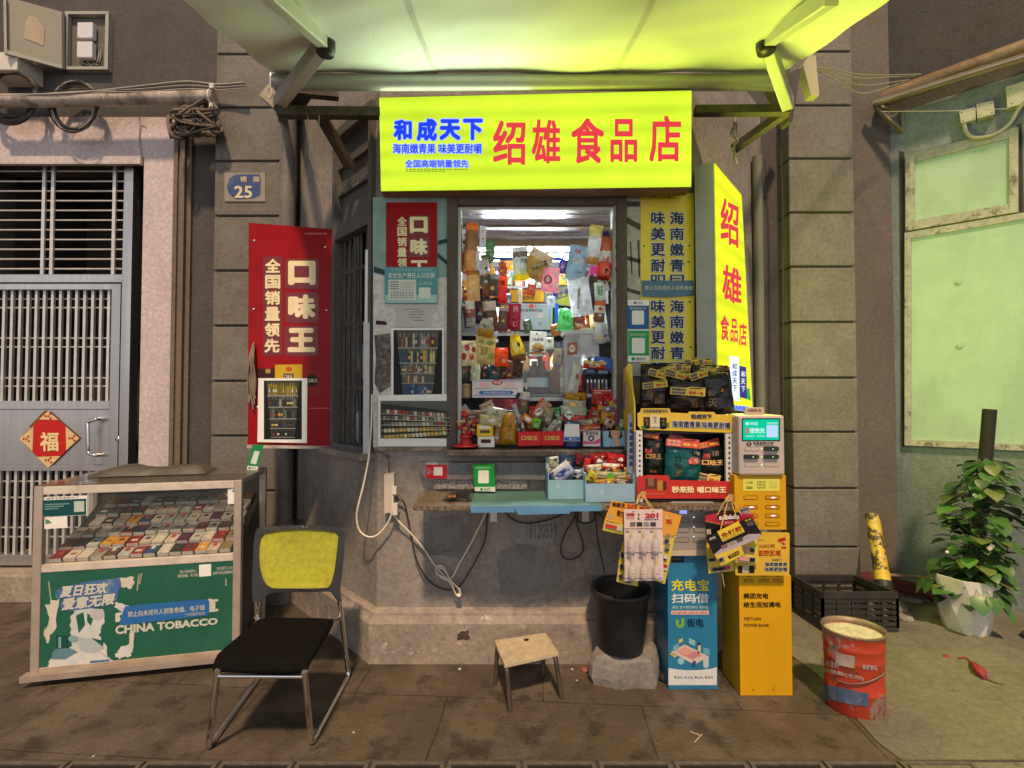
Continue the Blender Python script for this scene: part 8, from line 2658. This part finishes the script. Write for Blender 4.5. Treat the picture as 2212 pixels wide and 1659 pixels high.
bm = M('black_bucket_plastic', (.016, .016, .018), .55, .25, 12)
b.lathe([(0, .004), (.112, 0), (.115, .004), (.146, .285), (.149, .29), (.158, .296), (.16, .315), (.152, .322), (.146, .318), (.143, .29), (.112, .02), (0, .02)], bm, bc, 40)
b.build('bucket', label='black plastic bucket standing on the grey stone block', cat='bucket')
b = MB()
wob(b.lathe([(0, .05), (.02, .048), (.045, .03), (.05, .012), (.048, .0), (0, 0)], M('black_rubber_scrap', (.025, .024, .024), .6, .3, 10, .4, 30), G(1434, 1466), 16, RZ(30), sx=.75, sy=1.2), .012, 22)
b.build('black_rag', label='crumpled black rag between the stone block and the blue station', cat='rag')

# ================================================================ crate, roll, pot, paint bucket
crm = M('black_crate_plastic', (.022, .022, .021), .5, .3, 8, dirt=(.075, .07, .06), dscale=6, damt=.5)
cr = thing('plastic_crate', 'black slatted plastic crate against the right pier', 'crate', G(1860, 1340))
A0, A1 = G(1778, 1366), G(1939, 1366)
B0, B1 = G(1714, 1322), G(1846, 1322)
chh = .255
def wall(a, c, name):
    b = MB()
    d = (c - a)
    for z0, z1 in ((.0, .03), (.215, .255)):
        b.beam(a + Vector((0, 0, (z0 + z1) / 2)), c + Vector((0, 0, (z0 + z1) / 2)), .018, z1 - z0, crm)
    for t_i in range(5):
        z = .052 + t_i * .037
        b.beam(a + Vector((0, 0, z)), c + Vector((0, 0, z)), .006, .022, crm)
    nrib = max(3, int(d.length / .085))
    for i in range(nrib + 1):
        p = a.lerp(c, i / nrib)
        b.beam(p + Vector((0, 0, .03)), p + Vector((0, 0, .215)), .014, .014, crm)
    b.build(name, cr)
for a, c in ((A0, A1), (B0, A0), (B1, A1), (B0, B1)):
    wall(a, c, 'crate_side')
b = MB()
b.prism([A0 + Vector((0, 0, .008)), A1 + Vector((0, 0, .008)), B1 + Vector((0, 0, .008)), B0 + Vector((0, 0, .008))], (0, 0, .01), crm)
b.build('crate_floor', cr)
b = MB()
ra, rb = P(1884, 1112, 3.42), P(1909, 1268, 3.20)
rm = M('yellow_black_tape_wrap', (.52, .38, .045), .5, .2, 10, dirt=(.03, .026, .02), dscale=11, damt=.95, dlo=.49, dhi=.53)
dl = (rb - ra)
b.tube([ra, ra + dl * .8], .043, rm, 18)
b.tube([ra + dl * .8, ra + dl * .92], .046, M('plain_yellow_wrap', (.55, .40, .04), .5, .15, 10), 18)
b.tube([ra + dl * .92, rb + Vector((0, 0, -.0))], .050, black_pl, 18)
b.build('wrapped_roll', label='yellow and black wrapped roll leaning upright behind the black crate', cat='roll')
pt = thing('potted_plant', 'pothos climbing a dark pole in a white faceted pot by the right wall', 'potted plant', G(2088, 1368))
pc = G(2086, 1372)
pc.y += .08
pc = Vector((pc.x * (pc.y) / (pc.y - .08), pc.y, 0))
b = MB()
potm = M('white_faceted_pot', (.68, .66, .62), .4, .06, 8, dirt=(.36, .32, .27), dscale=6, damt=.5)
N8 = 8
def og(r, z, off=0): return [pc + Vector((r * math.cos(math.tau * (i + off) / N8), r * math.sin(math.tau * (i + off) / N8), z)) for i in range(N8)]
vs = og(.115, .004) + og(.150, .17, .5) + og(.178, .350) + og(.167, .350) + og(.152, .30)
fs = []
for i in range(N8):
    k = (i + 1) % N8
    fs += [(i, k, N8 + i), (k, N8 + k, N8 + i), (N8 + i, N8 + k, 2 * N8 + k), (N8 + i, 2 * N8 + k, 2 * N8 + i), (2 * N8 + i, 2 * N8 + k, 3 * N8 + k, 3 * N8 + i), (3 * N8 + i, 3 * N8 + k, 4 * N8 + k, 4 * N8 + i)]
b.add(vs, fs, potm)
b.add(og(.115, .004), [tuple(range(N8))], potm)
b.add(og(.153, .30), [tuple(range(N8))], M('potting_soil', (.05, .035, .025), .9, .4, 30, .5, 60))
b.build('pot', pt)
b = MB()
ptop = P(2138, 884, pc.y + .02)
b.tube([P(2106, 1252, pc.y + .05), P(2124, 1050, pc.y + .03), ptop], .036, M('dark_coir_pole', (.016, .015, .015), .8, .3, 30, .5, 90), 16)
b.build('pole', pt)
leafm = [M('pothos_leaf_mid', (.050, .130, .030), .38, .25, 8), M('pothos_leaf_light', (.078, .19, .042), .35, .25, 8), M('pothos_leaf_dark', (.028, .07, .02), .4, .25, 8), M('pothos_leaf_yellowing', (.11, .145, .04), .4, .3, 12)]
b = MB()
rl = random.Random(9)
def leaf(p, d, up, L, m):
    d = d.normalized()
    s_ = d.cross(up).normalized()
    u2 = s_.cross(d)
    prof = [(0, 0), (.08, .34), (.26, .47), (.5, .44), (.76, .26), (1, 0)]
    vs = [p]
    for t, w in prof[1:-1]:
        for sg in (-1, 0, 1):
            cv_ = -.22 * t * t * L
            vs.append(p + d * t * L + s_ * sg * w * L + u2 * (cv_ + abs(sg) * .10 * w * L * 1.5))
    vs.append(p + d * L + u2 * -.22 * L)
    fs = [(0, 1, 2), (0, 2, 3)]
    for i in range(3):
        a = 1 + i * 3
        fs += [(a, a + 3, a + 4, a + 1), (a + 1, a + 4, a + 5, a + 2)]
    a = 1 + 3 * 3
    fs += [(a, len(vs) - 1, a + 1), (a + 1, len(vs) - 1, a + 2)]
    b.add(vs, fs, m, True)
stems = MB()
stm = M('pothos_stem', (.10, .14, .05), .5, .2, 10)
for i in range(250):
    h = rl.uniform(.28, 1.08) if i < 222 else rl.uniform(.2, .45)
    a = rl.uniform(0, math.tau)
    ax = pc.lerp(ptop, max(0, (h - .3)) / (ptop.z - .3)) if h > .3 else pc.copy()
    wid = (.16 if h < .55 else .19 if h < .85 else .16 if h < 1.0 else .09)
    r0 = wid * math.sqrt(rl.uniform(.03, 1))
    p = Vector((ax.x + .045, ax.y, h)) + Vector((math.cos(a) * r0 * 1.1, math.sin(a) * r0, 0))
    d = Vector((math.cos(a), math.sin(a), rl.uniform(-.9, .25)))
    leaf(p, d, Vector((rl.uniform(-.2, .2), rl.uniform(-.2, .2), 1)), rl.uniform(.06, .125), leafm[rl.choice((0, 0, 1, 2, 2, 3))])
    stems.tube(spline([Vector((ax.x, ax.y, h - .06)), p * .6 + Vector((ax.x, ax.y, h)) * .4 + Vector((0, 0, .01)), p], 3), .0025, stm, 4, caps=False)
for i in range(5):
    a = rl.uniform(2.6, 5.2)
    p0 = pc + Vector((.12 * math.cos(a), .12 * math.sin(a), .34))
    p1 = p0 + Vector((.07 * math.cos(a), .07 * math.sin(a), -.06))
    stems.tube(spline([pc + Vector((0, 0, .36)), p0, p1], 4), .0025, stm, 4, caps=False)
    leaf(p1, Vector((math.cos(a), math.sin(a), -1.2)), Vector((0, 0, 1)), rl.uniform(.08, .12), leafm[rl.choice((0, 1))])
leaf(ptop + Vector((-.06, -.05, -.42)), Vector((-.4, -.2, 1)), Vector((-1, -1, .2)), .11, leafm[1])
b.build('foliage', pt)
stems.build('stems', pt)
b = MB()
b.tube([G(2015, 1250, .12), P(2046, 1192, 3.05)], .009, M('steel_rod_pale', (.55, .58, .6), .3, .1, 8, metal=.6), 8)
b.build('metal_rod', label='short pale metal rod leaning at the left of the white pot', cat='rod')
pbk = thing('paint_bucket', 'dented red orange paint bucket full of pale plaster, right foreground', 'paint bucket', G(1846, 1545))
pb = G(1846, 1545)
pb = Vector((pb.x * 1.03, pb.y * 1.03, 0))
b = MB()
redb2 = M('scuffed_red_orange_tin', (.42, .045, .018), .4, .12, 5, .15, 20, dirt=(.30, .26, .23), dscale=5.5, damt=.8, dlo=.54, dhi=.585, dirt2=(.10, .05, .03), d2scale=9, d2lo=.57, d2hi=.61)
hgt = .375
prof = [(0, .003), (.122, .0), (.126, .006), (.127, .10), (.130, .105), (.127, .11), (.128, .24), (.131, .246), (.128, .252), (.131, .30), (.134, .306), (.131, .312), (.134, .36), (.139, .368), (.139, hgt), (.134, hgt), (.131, .345)]
tilt = RZ(0)
b.lathe(prof, redb2, pb, 40, None, 1.0, .86)
rustrim = M('rusty_tin_rim', (.20, .15, .11), .5, .3, 14, metal=.4)
b.lathe([(.1385, .366), (.1405, .370), (.1405, hgt + .002), (.134, hgt + .003), (.130, .350)], rustrim, pb, 40, None, 1.0, .86)
b.lathe([(.132, .346), (.09, .350), (.05, .347), (0, .350)], M('crusty_pale_plaster', (.50, .46, .36), .9, .18, 14, .6, 40, dirt=(.28, .24, .16), dscale=9, damt=.7), pb, 32, None, 1.0, .86)
class CylPl:
    def __init__(s, c, r, ky): s.c, s.r, s.ky = c, r, ky
    def p(s, px, py, lift=0.0):
        a = ray(px, py)
        r = s.r + lift
        ky = s.ky
        # intersect with an upright elliptic cylinder
        ox, oy = EYE.x - s.c.x, (EYE.y - s.c.y) / ky
        dx, dy = a.x, a.y / ky
        A, Bq, Cq = dx * dx + dy * dy, 2 * (ox * dx + oy * dy), ox * ox + oy * oy - r * r
        D = max(0.0, Bq * Bq - 4 * A * Cq)
        t = (-Bq - math.sqrt(D)) / (2 * A)
        return EYE + a * t
cp = CylPl(pb, .1285, .86)
def cgrid(x0, y0, x1, y1, m, lift, n=10):
    for i in range(n):
        a0, a1 = x0 + (x1 - x0) * i / n, x0 + (x1 - x0) * (i + 1) / n
        s0, s1 = (y1[0] + (y1[1] - y1[0]) * i / n), (y1[0] + (y1[1] - y1[0]) * (i + 1) / n)
        t0, t1 = (y0[0] + (y0[1] - y0[0]) * i / n), (y0[0] + (y0[1] - y0[0]) * (i + 1) / n)
        b.add([cp.p(a0, t0, lift), cp.p(a0, s0, lift), cp.p(a1, s1, lift), cp.p(a1, t1, lift)], [(0, 1, 2, 3)], m)
cgrid(1781, (1477, 1499), 1876, (1510, 1528), M('worn_blue_label', (.06, .10, .20), .5, .3, 10, dirt=(.30, .28, .27), dscale=12, damt=.8), .0035)
greyl = M('worn_grey_lettering', (.36, .33, .31), .6, .2, 14)
b.text(cp, '防水涂料', 0, 0, 0, 0, greyl, .005, .02, quad=((1774, 1420), (1812, 1431), (1812, 1446), (1775, 1437)))
b.text(cp, '聚氨酯(主剂)', 0, 0, 0, 0, greyl, .005, .03, quad=((1776, 1441), (1866, 1462), (1866, 1472), (1777, 1452)))
b.text(cp, '材料', 0, 0, 0, 0, greyl, .005, .03, quad=((1862, 1434), (1896, 1438), (1896, 1450), (1862, 1446)))
cgrid(1805, (1410, 1418), 1846, (1436, 1444), M('scraped_grey_patch', (.34, .30, .27), .7, .25, 16), .0036, 6)
b.build('tin', pbk)
b = MB()
hp = [cp.p(1812, 1471, .006), cp.p(1840, 1477, .012), cp.p(1872, 1474, .014), cp.p(1900, 1462, .012), cp.p(1914, 1450, .008)]
b.tube(spline(hp, 5), .004, rustrim, 6)
b.build('handle', pbk)

# ================================================================ right wall fittings
b = MB()
ra_, rb_ = RP.p(1908, 222, .10), RP.p(2330, 70, .10)
amber = M('rolled_brown_awning', (.20, .13, .06), .4, .25, 5, .3, 20, dirt=(.34, .27, .16), dscale=4, damt=.5, stretch=(1, 1, 1))
ro = thing('rolled_awning', 'rolled brown awning on a bracket high on the right canted wall', 'awning', RP.p(1910, 250, .1))
b.tube([RP.p(1908 + i * 42, 214 - i * 15, .115 + .006 * math.sin(i * 2.1)) for i in range(11)], .062, amber, 14)
b.build('roll', ro)
b = MB()
b.tube([RP.p(1886, 224, .21), RP.p(2330, 88, .21)], .028, M('shiny_front_rail', (.42, .34, .24), .18, .1, 6, metal=.7), 12)
b.build('front_rail', ro)
b = MB()
for a, c in (((1890, 232, .20), (1949, 284, .01)), ((1948, 236, .01), (1949, 286, .01)), ((1890, 228, .2), (1948, 240, .01))):
    b.beam(RP.p(*a), RP.p(*c), .022, .022, yst)
b.build('bracket', ro)
jb = M('cream_junction_box', (.50, .50, .36), .45, .08, 8, dirt=(.30, .29, .2), dscale=9, damt=.5)
for lab, q in (('cream junction box left of its twin above the shutter', [(2072, 240), (2076, 266), (2108, 258), (2107, 231)]), ('cream junction box in the middle of the three above the shutter', [(2109, 225), (2111, 256), (2149, 246), (2146, 217)]), ('larger cream junction box at the right picture edge', [(2173, 188), (2176, 233), (2240, 216), (2240, 165)])):
    b = MB()
    b.slab(RP, q, .055, jb, .055)
    for i in range(4):
        x = sum(p[0] for p in q) / 4 * .3 + q[i][0] * .7
        y = sum(p[1] for p in q) / 4 * .3 + q[i][1] * .7
        b.ell(RP, x, y, 1.3, 1.3, C('#2a2a1c'), .0565, 8)
    b.build('junction_box', label=lab, cat='junction box', group='cream junction boxes', bevel=.004)
b = MB()
b.tube(spline([RP.p(2083, 262, .03), RP.p(2086, 282, .04), RP.p(2098, 295, .045), RP.p(2118, 297, .045), RP.p(2148, 290, .045), RP.p(2180, 268, .045), RP.p(2200, 236, .06), RP.p(2215, 220, .08)], 6), .012, M('cream_flex_conduit', (.52, .50, .36), .5, .08, 10), 10)
b.build('flex_conduit', label='cream flexible conduit looping from the left junction box to the right one', cat='conduit')
for i, (lab, ya, yb, sag) in enumerate((('topmost thin wire strung from the right pier to the rolled awning', 148, 160, 8), ('upper middle wire strung from the right pier to the rolled awning', 150, 163, 14), ('lower middle wire strung from the right pier to the rolled awning', 153, 172, 24), ('lowest sagging wire strung from the right pier to the rolled awning', 155, 176, 40))):
    b = MB()
    b.tube(spline([P(1764, ya - 2, 2.74), P(1800, ya + sag * .3, 2.85), P(1860, (ya + yb) / 2 + sag * .9, 3.05), P(1925, yb + sag * .25, 3.3), P(1990 - i * 12, yb, 3.4)], 6), .0035, M('yellowed_wire', (.36, .34, .20), .5), 5)
    b.build('wire', label=lab, cat='wire', group='wires from the pier to the rolled awning')
b = MB()
b.tube([P(1905, 241, 3.5), P(2040, 240, 3.25), P(2176, 235, 3.12)], .0025, M('pale_thread', (.45, .45, .36), .6), 5)
b.build('thin_cord', label='thin straight cord stretched before the junction boxes on the right', cat='cord')

# ================================================================ litter, drain covers, rubble
b = MB()
clm = M('faded_red_cloth', (.26, .03, .045), .8, .25, 14, .4, 40)
wob(b.tube([G(2098, 1430, .012), G(2108, 1440, .02), G(2118, 1452, .025), G(2126, 1464, .018)], .022, clm, 9, radii=[.006, .018, .026, .012]), .008, 30)
b.tube([G(2126, 1464, .01), G(2150, 1474, .01), G(2168, 1478, .008)], .004, C('#6a5a44'), 5)
b.tube(spline([G(2098, 1430, .012), G(2085, 1420, .012), G(2070, 1422, .01)], 4), .004, clm, 5)
b.build('red_scrap', label='red cloth scrap on a twig lying on the right pavement', cat='scrap')
b = MB()
wob(b.lathe([(0, .012), (.016, .010), (.022, 0)], clm, G(2044, 1420), 9), .006, 60)
b.build('red_scrap', label='small faded red scrap left of the twig on the right pavement', cat='scrap')
b = MB()
wob(b.tube(spline([Vector((2.62, 3.66, .10)), Vector((2.76, 3.58, .12)), Vector((2.90, 3.50, .10)), Vector((3.02, 3.46, .06))], 4), .05, M('dark_maroon_cloth', (.09, .012, .018), .85, .3, 12, .4, 30), 10), .03, 9)
b.build('maroon_cloth', label='dark maroon cloth heaped at the wall foot behind the crate', cat='cloth')
b = MB()
b.tube(spline([Vector((2.64, 3.5, .20)), Vector((2.86, 3.42, .215)), Vector((3.02, 3.30, .23))], 4), .012, M('grey_branch', (.2, .15, .12), .8), 7)
b.build('branch', label='grey branch lying between the crate and the white pot', cat='branch')
ri = random.Random(4)
rubm = [M('rubble_grey', (.22, .2, .17), .9, .2, 10, .5, 30), M('rubble_brick', (.24, .09, .05), .9, .25, 10, .5, 30), M('rubble_pale', (.45, .42, .38), .9, .15, 10, .4, 30)]
def pebble(p, r, m, lab, flat=.6):
    b = MB()
    wob(b.lathe([(0, r * flat), (r * .6, r * flat * .9), (r, r * flat * .4), (r * .9, 0), (0, 0)], m, p, 9, RZ(ri.uniform(0, 90)), sx=ri.uniform(.7, 1.2)), r * .35, 2.2 / r * .4, ri.uniform(0, 40))
    b.build('stone', label=lab, cat='stone', group='loose stones and rubble')
spots = (('in front of the wall foot between the crate and the pot', (2.70, 3.40), .07, 0), ('at the left of the white pot', (2.62, 3.22), .055, 0), ('against the right wall foot behind the pot', (3.05, 3.35), .06, 0), ('right of the white pot at the wall', (3.22, 2.95), .075, 0), ('lying in front of the right wall beyond the pot', (3.40, 2.80), .05, 0), ('in the corner behind the white pot', (2.92, 3.55), .08, 0), ('beside the right picture edge', (3.32, 2.66), .04, 2))
for i, (lab, (x, y), r, m) in enumerate(spots):
    pebble(Vector((x, y, 0)), r, rubm[m], 'grey rubble stone ' + lab)
for lab, px, py, r, m in (('reddish brick crumb at the plinth foot left of the stone block', 1262, 1448, .022, 1), ('brick crumb next to the left side of the stone block', 1270, 1460, .014, 1), ('white pebble before the plinth left of the stool', 993, 1446, .010, 2), ('tiny white pebble on the pavement right of the chair', 764, 1582, .009, 2), ('white crumb at the plinth foot right of the stool', 1236, 1446, .009, 2), ('pale crumb left of the stone block', 1246, 1470, .006, 2), ('white chip on the left pavement', 202, 1634, .007, 2)):
    pebble(G(px, py), r, rubm[m], lab)
b = MB()
b.tube([G(1490, 1580, .004), G(1516, 1590, .004)], .003, C('#a89880'), 5)
b.tube([G(1516, 1586, .004), G(1500, 1604, .004)], .003, C('#a89880'), 5)
b.build('straw_scrap', label='bent pale straw scrap on the pavement before the yellow station', cat='scrap')
dcm = M('dark_drain_frame', (.10, .085, .07), .7, .25, 14, .4, 50, dirt=(.16, .13, .10), dscale=6, damt=.5)
dch = M('drain_slot_dark', (.012, .010, .009), .9, .2, 9)
d0 = MB()
y0_, y1_, w_ = 1.90, 1.982, .292
d0.bx(-w_ / 2, w_ / 2, y0_, y0_ + .014, 0.0, .010, dcm)
d0.bx(-w_ / 2, w_ / 2, y1_ - .014, y1_, 0.0, .010, dcm)
d0.bx(-w_ / 2, -w_ / 2 + .016, y0_ + .014, y1_ - .014, 0, .010, dcm)
d0.bx(w_ / 2 - .016, w_ / 2, y0_ + .014, y1_ - .014, 0, .010, dcm)
d0.bx(-w_ / 2 + .016, w_ / 2 - .016, y0_ + .014, y1_ - .014, 0.001, .003, dch)
proto = d0.build('drain_cover', bevel=.003)
nd = 13
for i in range(nd):
    o = proto if i == 0 else proto.copy()
    if i: COL.objects.link(o)
    o.location = Vector((-1.95 + i * .306, proto.location.y, proto.location.z))
    side = ('left', 'middle', 'right')[min(2, i * 3 // nd)]
    tag(o, 'slotted drain cover, %s from the left in the row along the bottom edge' % onames[i], 'drain cover', 'drain covers along the pavement edge')
b = MB()
b.bx(-6, 6, 1.984, 1.992, -.01, .008, M('dark_joint_strip', (.06, .052, .045), .8, .3, 20))
b.build('gutter_strip', kind='structure')
